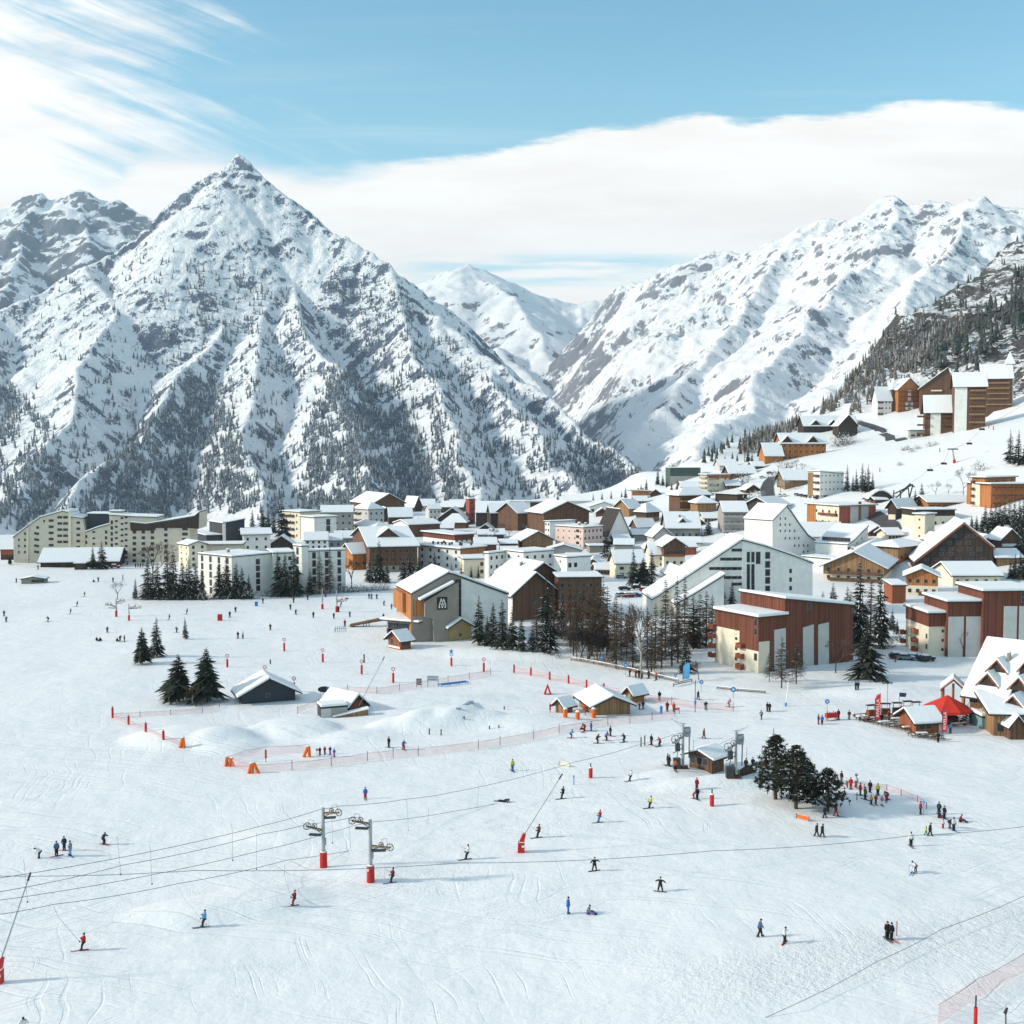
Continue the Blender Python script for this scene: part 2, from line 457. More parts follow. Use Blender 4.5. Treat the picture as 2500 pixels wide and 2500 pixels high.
# shaped snow of the fun park and banks pushed up round the lifts
_m = list(MOUNDS)
def park():
 L = [(470, 1800, 13, 9, 10, 1.6, 3), (560, 1810, 7, 8, 0, 1.0, 3), (720, 1782, 9, 7, 0, 1.7, 4), (860, 1800, 9, 6, 0, 0.8, 2), (1000, 1765, 9, 5, 30, 1.3, 3), (1075, 1760, 9, 5, 30, 1.4, 3),
  (1150, 1750, 8, 5, 30, 1.2, 3), (1010, 1715, 22, 6, 12, 1.0, 2), (1310, 1770, 14, 6, 0, 1.0, 2), (690, 2040, 9, 4, 0, 0.5, 2), (560, 2215, 12, 5, 15, 0.9, 3), (900, 2130, 8, 3, 0, 0.5, 2),
  (1645, 1895, 9, 4, 20, 0.9, 2), (1790, 1915, 15, 4, 12, 1.5, 2.5), (2160, 1690, 18, 6, 5, 1.2, 2), (1180, 1745, 30, 5, 15, 0.8, 2), (1960, 1960, 20, 9, 0, 0.6, 2), (1345, 1600, 40, 10, -12, 1.2, 2)]
 for a in L: mound(*a)
park()
def build_ground():
 ys = [-80.0, -20.0, 30.0]
 while ys[-1] < 2700:
  y = ys[-1]; ys.append(y + max(0.45, min(16.0, y * y / (CAMZ * 1188) * 1.6)))
 ys = np.array(ys)
 xs = [0.0]
 while xs[-1] < 1700:
  x = xs[-1]; xs.append(x + (0.6 if x < 60 else 0.6 + (x - 60) * 0.016))
 xs = np.array(xs); xs = np.concatenate([-xs[:0:-1], xs])
 X, Y = np.meshgrid(xs, ys)
 Z = ground_z(X, Y)
 ny, nx = X.shape
 v = np.stack([X, Y, Z], -1).reshape(-1, 3)
 i = np.arange(ny - 1)[:, None] * nx + np.arange(nx - 1)[None, :]
 f = np.stack([i, i + 1, i + nx + 1, i + nx], -1).reshape(-1, 4)
 # the hillside above the village is rocky: second material there
 me = mesh_np('ground', v, f, True)
 zc = Z[:-1, :-1].ravel(); yc = Y[:-1, :-1].ravel()
 wob = fbm(X[:-1, :-1] / 60, Y[:-1, :-1] / 60, 3, 0.5, 31).ravel()
 xc = X[:-1, :-1].ravel()
 d, _ = ridge_info(xc, yc)
 rocky = (zc + wob * 22 > 84 + 0.0 * yc) & (d > -430 + 120 * wob)
 me.polygons.foreach_set('material_index', rocky.astype(np.int32))
 o = link('ground', me, [piste_mat(), mountain_mat('hillside', 0.93, 0.8, 0.06, (0.075, 0.068, 0.06), 1.0)])
 tag(o, kind='structure')
 return o
build_ground()
# ---------------------------------------------------------------- the mountains: ridges placed in space, faces falling away from them
class HF:
 def __init__(s, x0, x1, y0, y1, st):
  s.xs = np.arange(x0, x1, st); s.ys = np.arange(y0, y1, st); s.st = st
  s.X, s.Y = np.meshgrid(s.xs, s.ys); s.Z = np.full(s.X.shape, -420.0)
  s.sal = np.zeros(s.X.shape)
 def cut(s, px, sl):
  s.Z = s.Z - sl * np.maximum(0, (px - 1250) / F * s.Y - s.X)
 def ridge(s, pts, k, back=None, rough=0.0, seed=0, gully=0.0, gs=130.0, conc=0.0):
  """pts: (px, py, depth). k: slope of the faces. Rough: jagged crest."""
  P = [np.array(at_depth(*p)) for p in pts]
  acc = 0.0
  wx = s.X + 40 * perlin(s.X / 330, s.Y / 330, seed + 70); wy = s.Y + 40 * perlin(s.X / 330, s.Y / 330, seed + 71)
  best = np.full(s.X.shape, -1e9); sl = np.zeros(s.X.shape)
  for a, b in zip(P[:-1], P[1:]):
   dx, dy = b[0] - a[0], b[1] - a[1]; L = math.hypot(dx, dy) + 1e-6
   t = np.clip(((wx - a[0]) * dx + (wy - a[1]) * dy) / (L * L), 0, 1)
   d = np.hypot(wx - a[0] - t * dx, wy - a[1] - t * dy)
   sg = (dx * (wy - a[1]) - dy * (wx - a[0])) > 0
   al = acc + t * L
   z = a[2] + t * (b[2] - a[2])
   if rough:
    z = z + rough * (fbm(al / 90, al * 0 + seed, 4, 0.55, seed) - 0.15) * np.minimum(1, 1)
   kk = k if back is None else np.where(sg, k, back)
   fall = kk * d
   if conc: fall = kk * d * (1 - conc * np.exp(-d / 500.0)) + 0 * d
   h = z - fall
   if gully:
    g = fbm(al / gs + 0.35 * perlin(s.X / 200, s.Y / 200, seed + 5) + sg * 17, d / 900.0, 4, 0.55, seed + 3, True)
    h = h + gully * g * sstep(d, 15, 320)
   st = fbm(al / 48 + 0.4 * perlin(s.X / 120, s.Y / 120, seed + 6) + sg * 17, d / 330.0, 4, .62, seed + 9)
   sl = np.where(h > best, st, sl); best = np.maximum(best, h); acc += L
  s.sal = np.where(best > s.Z, sl, s.sal); s.Z = np.maximum(s.Z, best)
 def noise(s, amp, scale, oct=5, seed=0, ridged=True, rough=0.52):
  s.Z = s.Z + amp * fbm(s.X / scale, s.Y / scale, oct, rough, seed, ridged)
 def build(s, name, m):
  ny, nx = s.X.shape
  v = np.stack([s.X, s.Y, s.Z], -1).reshape(-1, 3)
  i = np.arange(ny - 1)[:, None] * nx + np.arange(nx - 1)[None, :]
  f = np.stack([i, i + 1, i + nx + 1, i + nx], -1).reshape(-1, 4)
  zq = np.maximum(np.maximum(s.Z[:-1, :-1], s.Z[1:, 1:]), np.maximum(s.Z[1:, :-1], s.Z[:-1, 1:])).ravel()
  f = f[zq > -395]
  used = np.unique(f); mp = np.zeros(len(v), np.int64); mp[used] = np.arange(len(used))
  me = mesh_np(name, v[used], mp[f], True)
  me.attributes.new('streak', 'FLOAT', 'POINT').data.foreach_set('value', s.sal.ravel()[used].astype(np.float32))
  o = link(name, me, m)
  return tag(o, kind='structure')
 def sample(s, x, y):
  fx = np.clip((x - s.xs[0]) / s.st, 0, len(s.xs) - 1.001); fy = np.clip((y - s.ys[0]) / s.st, 0, len(s.ys) - 1.001)
  i = fx.astype(int); j = fy.astype(int); a = fx - i; b = fy - j; Z = s.Z
  return (Z[j, i] * (1 - a) + Z[j, i + 1] * a) * (1 - b) + (Z[j + 1, i] * (1 - a) + Z[j + 1, i + 1] * a) * b
 def hit(s, px, py, y0, y1, step=12.0):
  """first points of this mountain met by the sight lines through many pixels"""
  v = (1250 - py) / F
  dx = (px - 1250) / F; dy = CP + v * SP; dz = -SP + v * CP
  dx = dx / dy; dz = dz / dy
  res = np.full(len(px), np.nan); alive = np.ones(len(px), bool)
  for Y in np.arange(y0, y1, step):
   hx = dx * Y
   h = (CAMZ + dz * Y < s.sample(hx, np.full(len(px), Y))) & alive
   res[h] = Y; alive &= ~h
  return dx * res, res
M1 = HF(-2300, 640, 1500, 4700, 7.0)
PK = (582, 380, 4200)
M1.ridge([(-700, 980, 3300), (-250, 850, 3500), (0, 772, 3650), (135, 704, 3750), (224, 643, 3830), (275, 625, 3880), (326, 592, 3930), (387, 527, 4010), (425, 490, 4060), (470, 450, 4110), (508, 426, 4140), (554, 405, 4180), PK],
  1.12, None, 20, 1, 26, 75)
M1.ridge([PK, (606, 400, 4180), (652, 441, 4130), (708, 494, 4060), (792, 560, 3960), (852, 592, 3880), (900, 625, 3820), (958, 660, 3740), (972, 684, 3710), (1014, 746, 3640), (1080, 785, 3540),
  (1150, 853, 3420), (1205, 884, 3330), (1294, 940, 3190), (1359, 987, 3080), (1387, 1018, 3030), (1475, 1092, 2860), (1520, 1125, 2780), (1600, 1190, 2650)], 1.05, None, 20, 2, 26, 75)
M1.ridge([PK, (560, 440, 4090), (535, 540, 3960), (500, 640, 3800), (518, 770, 3540), (495, 850, 3330), (425, 950, 3080), (345, 1055, 2800), (290, 1130, 2580), (190, 1230, 2300), (120, 1330, 2100)], 0.92, None, 14, 3, 24, 80)
M1.ridge([(640, 445, 4130), (700, 640, 3860), (742, 790, 3490), (815, 902, 3130), (868, 1050, 2660), (900, 1200, 2280), (910, 1330, 2050)], 0.92, None, 14, 4, 24, 80)
M1.ridge([(958, 668, 3740), (1010, 850, 3350), (1085, 1000, 2900), (1135, 1130, 2520), (1190, 1215, 2280), (1240, 1330, 2050)], 0.80, None, 18, 5, 24, 80)
M1.ridge([(1205, 890, 3330), (1270, 1030, 2880), (1330, 1130, 2600), (1420, 1225, 2350)], 0.85, None, 16, 6, 22, 80)
M1.ridge([(224, 650, 3820), (250, 770, 3480), (205, 900, 3120), (125, 1060, 2720), (40, 1210, 2380), (-20, 1330, 2150)], 0.80, None, 16, 7, 26, 90)
M1.ridge([(0, 780, 3640), (-30, 900, 3300), (-60, 1060, 2900), (-120, 1250, 2400)], 0.82, None, 16, 8, 24, 90)
M1.ridge([(700, 640, 3860), (650, 800, 3480), (620, 950, 3060), (600, 1090, 2680), (640, 1260, 2250)], 0.85, None, 16, 9, 22, 80)
M1.noise(11, 150, 5, 41); M1.noise(9, 55, 4, 42)
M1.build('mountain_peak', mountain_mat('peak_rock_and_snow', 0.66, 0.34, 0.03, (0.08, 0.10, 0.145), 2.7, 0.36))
M2 = HF(-3600, -1050, 4900, 7600, 14.0)
M2.ridge([(-700, 640, 6300), (-300, 600, 6400), (-60, 545, 6500), (0, 532, 6500), (50, 506, 6500), (92, 492, 6500), (112, 494, 6500), (121, 512, 6500), (135, 508, 6500), (160, 493, 6500), (190, 481, 6500), (235, 490, 6500), (270, 500, 6500), (330, 520, 6450), (375, 545, 6400), (470, 640, 6300)],
  0.85, None, 16, 11, 60, 170)
M2.ridge([(190, 481, 6500), (215, 560, 6150), (235, 660, 5750), (180, 760, 5350)], 0.9, None, 40, 12, 50, 150)
M2.ridge([(92, 492, 6500), (60, 570, 6150), (30, 660, 5750), (0, 760, 5350)], 0.9, None, 40, 13, 50, 150)
M2.noise(60, 420, 6, 44)
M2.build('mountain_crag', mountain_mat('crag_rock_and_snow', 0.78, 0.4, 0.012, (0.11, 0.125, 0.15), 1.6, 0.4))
M3 = HF(-1500, 1700, 5200, 8900, 16.0)
M3.ridge([(700, 760, 8000), (900, 715, 8000), (1010, 694, 8000), (1035, 690, 8000), (1070, 672, 8000), (1112, 664, 8000), (1142, 648, 8000), (1165, 655, 8000), (1200, 670, 8000), (1240, 690, 8000), (1260, 702, 8000), (1300, 720, 7950), (1345, 736, 7900), (1410, 746, 7900), (1460, 742, 7900), (1560, 715, 7900), (1800, 690, 7900)],
  0.62, None, 20, 21, 40, 260)
M3.ridge([(1142, 648, 8000), (1180, 690, 7700), (1260, 730, 7350), (1300, 800, 6900), (1330, 870, 6500), (1400, 940, 6100), (1460, 1040, 5600)], 0.70, None, 26, 22, 40, 200)
M3.ridge([(1035, 690, 8000), (1080, 770, 7300), (1150, 850, 6800), (1230, 860, 6500), (1280, 920, 6200), (1350, 1000, 5800)], 0.7, None, 26, 23, 40, 200)
M3.ridge([(1410, 746, 7900), (1420, 830, 7300), (1450, 920, 6700), (1490, 1010, 6100)], 0.65, None, 26, 24, 40, 200)
M3.noise(42, 520, 6, 45)
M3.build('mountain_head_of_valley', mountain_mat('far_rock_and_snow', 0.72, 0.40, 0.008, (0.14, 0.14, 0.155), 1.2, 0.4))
M4 = HF(100, 3400, 2300, 6900, 11.0)
M4.ridge([(1470, 735, 6600), (1500, 716, 6500), (1600, 686, 6300), (1693, 645, 6150), (1726, 628, 6100), (1800, 631, 6000), (1856, 598, 5900), (1959, 565, 5700), (2010, 541, 5600), (2057, 535, 5550), (2087, 554, 5500), (2117, 528, 5450), (2150, 501, 5400), (2187, 498, 5350),
  (2215, 517, 5300), (2266, 504, 5250), (2299, 510, 5200), (2345, 507, 5150), (2387, 486, 5100), (2415, 500, 5080), (2443, 506, 5050), (2540, 520, 4950), (2800, 480, 4700), (3100, 430, 4500)], 0.78, None, 30, 31, 60, 210)
M4.ridge([(2187, 498, 5350), (2160, 570, 5050), (2110, 660, 4700), (2040, 720, 4400), (1985, 790, 4100), (1900, 900, 3650), (1830, 1000, 3250), (1740, 1110, 2850), (1690, 1180, 2650)], 0.72, None, 26, 32, 55, 160, 0)
M4.ridge([(1959, 566, 5700), (1905, 650, 5350), (1820, 745, 4950), (1760, 850, 4500), (1680, 930, 4100), (1610, 1020, 3700), (1540, 1100, 3350), (1480, 1160, 3100)], 0.72, None, 30, 33, 55, 160, 0)
M4.ridge([(1693, 645, 6150), (1665, 760, 5600), (1620, 860, 5200), (1575, 960, 4800), (1540, 1050, 4350), (1520, 1120, 3900)], 0.75, None, 30, 34, 50, 170)
M4.ridge([(2387, 486, 5100), (2330, 620, 4600), (2240, 700, 4200), (2180, 800, 3800), (2100, 900, 3400)], 0.75, None, 30, 35, 50, 170)
M4.ridge([(1820, 745, 4950), (1700, 780, 5000), (1620, 830, 4900)], 0.85, None, 30, 36, 40, 150)
M4.cut(1510, 0.5); M4.noise(36, 380, 6, 46); M4.noise(16, 80, 4, 47)
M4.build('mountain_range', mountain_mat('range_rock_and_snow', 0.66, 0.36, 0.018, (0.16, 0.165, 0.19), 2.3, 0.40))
# ---------------------------------------------------------------- buildings
snow_mat()
PAL = {'white': (.74, .72, .68), 'cream': (.70, .62, .49), 'beige': (.60, .53, .42), 'grey': (.33, .31, .29), 'pink': (.66, .50, .44), 'conc': (.27, .24, .205),
 'pale': (.52, .50, .48), 'slate': (.045, .05, .06), 'teal': (.17, .30, .30), 'green': (.06, .09, .08), 'ochre': (.34, .24, .11), 'yellow': (.70, .48, .12)}
WOODS = {'brown': (.125, .062, .036), 'dark': (.05, .034, .026), 'red': (.145, .047, .028), 'orange': (.38, .15, .05), 'brick': (.32, .085, .06), 'tan': (.26, .15, .075), 'rust': (.25, .08, .036)}
def W_(c):
 if c in PAL: return mat('wall_' + c, PAL[c], 0.85, 0.10, 0.5)
 return wood('boards_' + c, WOODS[c])
M_DECK = mat('roof_edge', (.035, .028, .024), 0.7, 0.2)
M_GLASS = mat('window_glass', (.035, .04, .05), 0.18, 0.3, 0.3)
M_FRAME = mat('window_frame', (.22, .17, .13), 0.6, 0.2)
M_METAL = mat('galvanised_metal', (.36, .37, .38), 0.45, 0.15, 2.0, metal=0.4)
M_DARKM = mat('dark_metal', (.05, .05, .055), 0.5, 0.2)
_win = {}
def window(parent, wall, a, z, w, h, A, B, shut=False):
 """one window on wall 'R' (plane y=0, a along x) or 'L' (plane x=0, a along y)"""
 k = (round(w, 1), round(h, 1), shut)
 if k not in _win:
  m = MB(); w, h = k[0], k[1]
  m.mat(0).box(-w / 2 + .07, w / 2 - .07, -.03, .10, .07, h - .07)
  m.mat(1)
  for b in ((-w / 2, -w / 2 + .07, 0, h), (w / 2 - .07, w / 2, 0, h), (-w / 2 + .07, w / 2 - .07, 0, .07), (-w / 2 + .07, w / 2 - .07, h - .07, h)):
   m.box(b[0], b[1], -.06, .10, b[2], b[3])
  if w > 1.6:
   for q in range(1, int(w / 1.2)):
    c = -w / 2 + q * w / max(1, int(w / 1.2)); m.box(c - .04, c + .04, -.05, .10, .07, h - .07)
  me = m.mesh('window'); me.materials.append(M_GLASS); me.materials.append(M_FRAME); _win[k] = me
 o = link('window', _win[k], None, parent)
 if wall == 'R': o.location = (a, 0, z)
 else: o.location = (0, a, z); o.rotation_euler = (0, 0, -math.pi / 2)
 return o
def plan_len(P, d, px, py):
 r = ray(px, py); k = r[0] / r[1]
 den = d[0] - k * d[1]
 return (k * P.y - P.x) / den if abs(den) > 1e-6 else 1e9
def slopes(roof, A, B, H, rh, ov, q=0.5):
 """roof planes as polygons (underside), local coordinates"""
 x0, x1, y0, y1 = -ov, A + ov, -ov, B + ov
 if roof == 'flat': return [[(x0, y0, H), (x1, y0, H), (x1, y1, H), (x0, y1, H)]]
 if roof == 'gR':
  yr = B * q; dz = rh / max(yr, .1) * ov; dz2 = rh / max(B - yr, .1) * ov
  return [[(x0, y0, H - dz), (x1, y0, H - dz), (x1, yr, H + rh), (x0, yr, H + rh)], [(x0, yr, H + rh), (x1, yr, H + rh), (x1, y1, H - dz2), (x0, y1, H - dz2)]]
 if roof == 'gL':
  xr = A * q; dz = rh / max(xr, .1) * ov; dz2 = rh / max(A - xr, .1) * ov
  return [[(x0, y1, H - dz), (x0, y0, H - dz), (xr, y0, H + rh), (xr, y1, H + rh)], [(xr, y1, H + rh), (xr, y0, H + rh), (x1, y0, H - dz2), (x1, y1, H - dz2)]]
 if roof == 'sx':
  s = rh / A; return [[(x0, y0, H - s * ov), (x1, y0, H + rh + s * ov), (x1, y1, H + rh + s * ov), (x0, y1, H - s * ov)]]
 if roof == 'sy':
  s = rh / B; return [[(x0, y0, H - s * ov), (x1, y0, H - s * ov), (x1, y1, H + rh + s * ov), (x0, y1, H + rh + s * ov)]]
 if roof == 'hip':
  m = min(A, B) / 2 * 0.95
  a = (m, B / 2, H + rh) if A >= B else (A / 2, m, H + rh); b = (A - m, B / 2, H + rh) if A >= B else (A / 2, B - m, H + rh)
  c = [(x0, y0, H), (x1, y0, H), (x1, y1, H), (x0, y1, H)]
  if A >= B: return [[c[0], c[1], b, a], [c[1], c[2], b], [c[2], c[3], a, b], [c[3], c[0], a]]
  return [[c[0], c[1], a], [c[1], c[2], b, a], [c[2], c[3], b], [c[3], c[0], a, b]]
HOUSES = []
def H_(name, label, pxl, pxc, pxr, py, pyt, az, roof='flat', rh=0, wall='cream', up=None, hs=0.5, ov=0.7, q=0.5, win='', wins=(), bal=(), panels=(), ch=0, cat='house', group='houses and hotels of the village', into=None, st=.5, bare=(), P=None, maxlen=70, bcol='brown', fascia=None):
 """A building seen corner-on. pxc, py: its nearest corner on the ground; pxl / pxr: where its left / right wall ends (pixels of the photograph,
 or metres when negative); pyt: height of the eaves at the near corner; az: direction of the right wall; rh: roof rise in pixels."""
 P = P or gp(pxc, py); a = math.radians(az)
 u = (math.cos(a), math.sin(a)); v = (-math.sin(a), math.cos(a))
 def ln(px, d):
  if px < 0: return -px
  s = plan_len(P, d, px, py)
  return s if 2 < s < maxlen else 12.0
 A = ln(pxr, u); B = ln(pxl, v)
 s = P.y / F / CP
 H = at_depth(pxc, pyt, P.y)[2] - P.z
 rz = rh * s
 root = into
 off = Vector((0, 0, 0))
 if root is None:
  root = empty(name, P, a, label, cat, group); HOUSES.append((root, A, B, H))
 else:
  off = Matrix.Rotation(-root.rotation_euler.z, 3, 'Z') @ (P - Vector(root.location))
 hold = root
 if into is not None:
  hold = None
 def put(o):
  if into is not None:
   o.location = Vector(o.location) + off
  return o
 # walls
 w = MB(); z0 = -3.0
 zc = H * hs if up else H
 def body(m, lo, hi, gable):
  m.box(0, A, 0, B, lo, hi)
  if gable:
   if roof == 'gR':
    m.prism([(0, 0, hi), (0, B * q, hi + rz), (0, B, hi)], (A, 0, 0))
   elif roof == 'gL': m.prism([(0, 0, hi), (A, 0, hi), (A * q, 0, hi + rz)], (0, B, 0))
   elif roof == 'sx': m.prism([(0, 0, hi), (A, 0, hi), (A, 0, hi + rz)], (0, B, 0)) if rz > 0 else None
   elif roof == 'sy': m.prism([(0, 0, hi), (0, B, hi + rz), (0, B, hi)], (A, 0, 0)) if rz > 0 else None
 if up:
  body(w.mat(0), z0, zc, False); w.mat(1)
  w.box(-.06, A + .06, -.06, B + .06, zc, H - .02)
  if roof == 'gR': w.prism([(-.06, 0, H - .02), (-.06, B * q, H + rz - .02), (-.06, B, H - .02)], (A + .12, 0, 0))
  elif roof == 'gL': w.prism([(0, -.06, H - .02), (A, -.06, H - .02), (A * q, -.06, H + rz - .02)], (0, B + .12, 0))
  elif roof == 'sx' and rz > 0: w.prism([(0, -.06, H - .02), (A, -.06, H - .02), (A, -.06, H + rz - .02)], (0, B + .12, 0))
  elif roof == 'sy' and rz > 0: w.prism([(-.06, 0, H - .02), (-.06, B, H + rz - .02), (-.06, B, H - .02)], (A + .12, 0, 0))
  ms = [W_(wall), W_(up)]
 else:
  body(w, z0, H - .01, True); ms = [W_(wall)]
 put(w.build('wall', ms, root))
 # roof and the snow on it
 r = MB(); sn = MB()
 for i, pl in enumerate(slopes(roof, A, B, H, rz, ov, q)):
  r.prism(pl, (0, 0, .22))
  if i in bare: continue
  c = np.mean(np.array(pl), 0)
  n = len(pl); top = []
  sn.prism([(p[0] + (c[0] - p[0]) * .012, p[1] + (c[1] - p[1]) * .012, p[2] + .222) for p in pl], (0, 0, st * (0.85 + 0.3 * R.random())))
 ro = put(r.build('roof', W_(fascia) if fascia else M_DECK, root))
 so = sn.build('snow_cover', MATS['snow'], ro)
 if sn.f:
  bv = so.modifiers.new('soft_edges', 'BEVEL'); bv.width = .16; bv.segments = 2; bv.limit_method = 'ANGLE'; bv.angle_limit = math.radians(50)
 # windows
 def wadd(wl, f, fz, ww, hh):
  L = A if wl == 'R' else B
  o = window(root, wl, f * L, fz * H, ww, hh, A, B)
  if up and fz > hs - .02:
   o.location = Vector(o.location) + (Vector((0, -.06, 0)) if wl == 'R' else Vector((-.06, 0, 0)))
  put(o)
 for tok in win.split():
  wl = tok[0]; style = tok[-1] if tok[-1] in 'swt' else ''
  nc, nr = tok[1:].rstrip('swt').split('x'); nc, nr = int(nc), int(nr)
  for i in range(nc):
   for j in range(nr):
    ww, hh = {'': (1.1, 1.3), 's': (.7, .8), 'w': (2.2, 1.3), 't': (1.3, H / nr * .78)}[style]
    wadd(wl, (i + .5) / nc, (j + .30) / nr if style != 't' else (j + .12) / nr, ww, hh)
 for k in wins: wadd(*k)
 # panels of another colour, a few centimetres proud
 for (wl, f0, f1, g0, g1, col) in panels:
  p = MB(); L = A if wl == 'R' else B
  if wl == 'R': p.box(f0 * L, f1 * L, -.12, .05, g0 * H, g1 * H)
  else: p.box(-.12, .05, f0 * L, f1 * L, g0 * H, g1 * H)
  put(p.build('wall_panel', W_(col), root))
 # balconies
 for (wl, f0, f1, rows) in bal:
  L = A if wl == 'R' else B
  for j in (rows if isinstance(rows, (list, tuple)) else [(k + .30) / rows for k in range(rows)]):
   b = MB(); z = j * H; d = 1.1
   for part in ((f0 * L, f1 * L, -d, 0, z - .15, z), (f0 * L, f1 * L, -d, -d + .1, z, z + .95), (f0 * L, f0 * L + .1, -d + .1, 0, z, z + .95), (f1 * L - .1, f1 * L, -d + .1, 0, z, z + .95)):
    x0, x1, y0, y1, za, zb = part
    if wl == 'R': b.box(x0, x1, y0 - .07, y1 - .07, za, zb)
    else: b.box(y0 - .07, y1 - .07, x0, x1, za, zb)
   put(b.build('balcony', W_(bcol), root))
 for i in range(ch):
  c = MB(); fx, fy = .25 + .5 * R.random(), .3 + .4 * R.random()
  zb = H + (rz * (1 - abs(fy - q) / .5) if roof == 'gR' else rz * (1 - abs(fx - q) / .5) if roof == 'gL' else rz * .4)
  c.mat(0).box(fx * A - .4, fx * A + .4, fy * B - .4, fy * B + .4, zb - .8, zb + 1.7); c.mat(1).box(fx * A - .5, fx * A + .5, fy * B - .5, fy * B + .5, zb + 1.705, zb + 1.95)
  c.build('chimney', [W_('conc'), MATS['snow']], ro)
 root['dims'] = (A, B, H)
 return root
def Fc(name, label, ax, ay, az, prof, depth, wall='white', wins=(), panels=(), cat='apartment block', group='apartment blocks of the resort', snow=True, ov=.5, into=None, st=.5, fwd=0.0, back=0.0, bands=(), top=0.25):
 """A building with a front of its own outline: profile in pixels on a vertical plane through the ground point seen at (ax, ay), carried back by depth (metres, or to pixel -depth)."""
 P = gp(ax, ay); a = math.radians(az)
 n = np.array([-math.sin(a), math.cos(a)]); u = np.array([math.cos(a), math.sin(a)])
 def loc(px, py):
  d = ray(px, py)
  t = (P.x * n[0] + P.y * n[1]) / (d[0] * n[0] + d[1] * n[1])
  return (float((d[0] * t - P.x) * u[0] + (d[1] * t - P.y) * u[1]), float(CAMZ + d[2] * t - P.z))
 pts = [loc(*p) for p in prof]
 if depth > 200:
  q = min(pts, key=lambda p: p[0]); Q = Vector((P.x + u[0] * q[0], P.y + u[1] * q[0], P.z))
  depth = min(60, max(5, plan_len(Q, n, depth, ay)))
 if into is None: root = empty(name, P, a, label, cat, group)
 else: root = into
 D = {'root': root, 'loc': loc, 'P': P}
 def put(o):
  if into is not None:
   dd = Matrix.Rotation(-root.rotation_euler.z, 3, 'Z') @ (P - Vector(root.location)); o.location = dd; o.rotation_euler = (0, 0, a - root.rotation_euler.z)
  return o
 y0 = -fwd
 poly = [(x, y0 + back, z) for x, z in pts]
 zmin = min(p[2] for p in poly)
 poly = [(x, y, z - 3 if z < zmin + 2.5 and into is None else z) for x, y, z in poly]
 w = MB(); w.prism(poly, (0, depth, 0)); put(w.build('wall', W_(wall), root))
 # roof over every edge that looks up
 area = sum(pts[i][0] * pts[(i + 1) % len(pts)][1] - pts[(i + 1) % len(pts)][0] * pts[i][1] for i in range(len(pts)))
 r = MB(); sn = MB()
 for i in range(len(pts)):
  p, q = pts[i], pts[(i + 1) % len(pts)]
  ex, ez = q[0] - p[0], q[1] - p[1]; L = math.hypot(ex, ez) + 1e-9
  up = (-ex if area > 0 else ex) / L
  if up > .25 and L > .8:
   if p[0] > q[0]: p, q = q, p
   sl = (q[1] - p[1]) / (q[0] - p[0] + 1e-9)
   pl = [(p[0] - .25, y0 + back - ov, p[1] - .25 * sl), (q[0] + .25, y0 + back - ov, q[1] + .25 * sl), (q[0] + .25, y0 + back + depth + ov, q[1] + .25 * sl), (p[0] - .25, y0 + back + depth + ov, p[1] - .25 * sl)]
   r.prism(pl, (0, 0, top)); sn.prism([(x, y + (.05 if k < 2 else -.05), z + top + .004) for k, (x, y, z) in enumerate(pl)], (0, 0, st))
 if r.f:
  ro = put(r.build('roof', M_DECK, root))
  if snow:
   so = sn.build('snow_cover', MATS['snow'], ro)
   bv = so.modifiers.new('soft_edges', 'BEVEL'); bv.width = .16; bv.segments = 2; bv.limit_method = 'ANGLE'; bv.angle_limit = math.radians(50)
  D['roof'] = ro
 for (px, py, ww, hh) in wins:
  x, z = loc(px, py); o = window(root, 'R', x, z - hh / 2, ww, hh, 0, 0)
  if into is not None:
   put(o); o.location = Vector(o.location) + Matrix.Rotation(a - root.rotation_euler.z, 3, 'Z') @ Vector((x, y0 + back, z - hh / 2))
  else: o.location = (x, y0 + back, z - hh / 2)
 for (pp, col, pr) in panels:
  p = MB(); p.prism([(loc(*k)[0], y0 + back - pr, loc(*k)[1]) for k in pp], (0, pr + .05, 0)); put(p.build('wall_panel', W_(col), root))
 return D
def dormer(parent, D, c, w, h, d, red='red', snow=True):
 """gabled dormer standing on a roof; c: foot of its front in the parent's coordinates, looking towards -y of the parent"""
 m = MB(); x, y, z = c
 m.mat(0).prism([(x - w / 2, y, z), (x + w / 2, y, z), (x, y, z + h)], (0, d, 0))
 m.mat(1)
 for s in (-1, 1):
  m.prism([(x + s * w * .62, y - .35, z - .12 * h), (x, y - .35, z + h), (x, y - .35, z + h + .3), (x + s * w * .62, y - .35, z - .12 * h + .3)], (0, .12, 0))
 o = m.build('dormer', [W_('dark'), W_(red)], parent)
 if snow:
  s2 = MB()
  for s in (-1, 1):
   s2.prism([(x + s * w * .62, y - .2, z - .12 * h + .32), (x, y - .2, z + h + .32), (x, y - .2, z + h + .75), (x + s * w * .6, y - .2, z - .12 * h + .7)], (0, d, 0))
  s2.build('snow_cover', MATS['snow'], o)
 return o
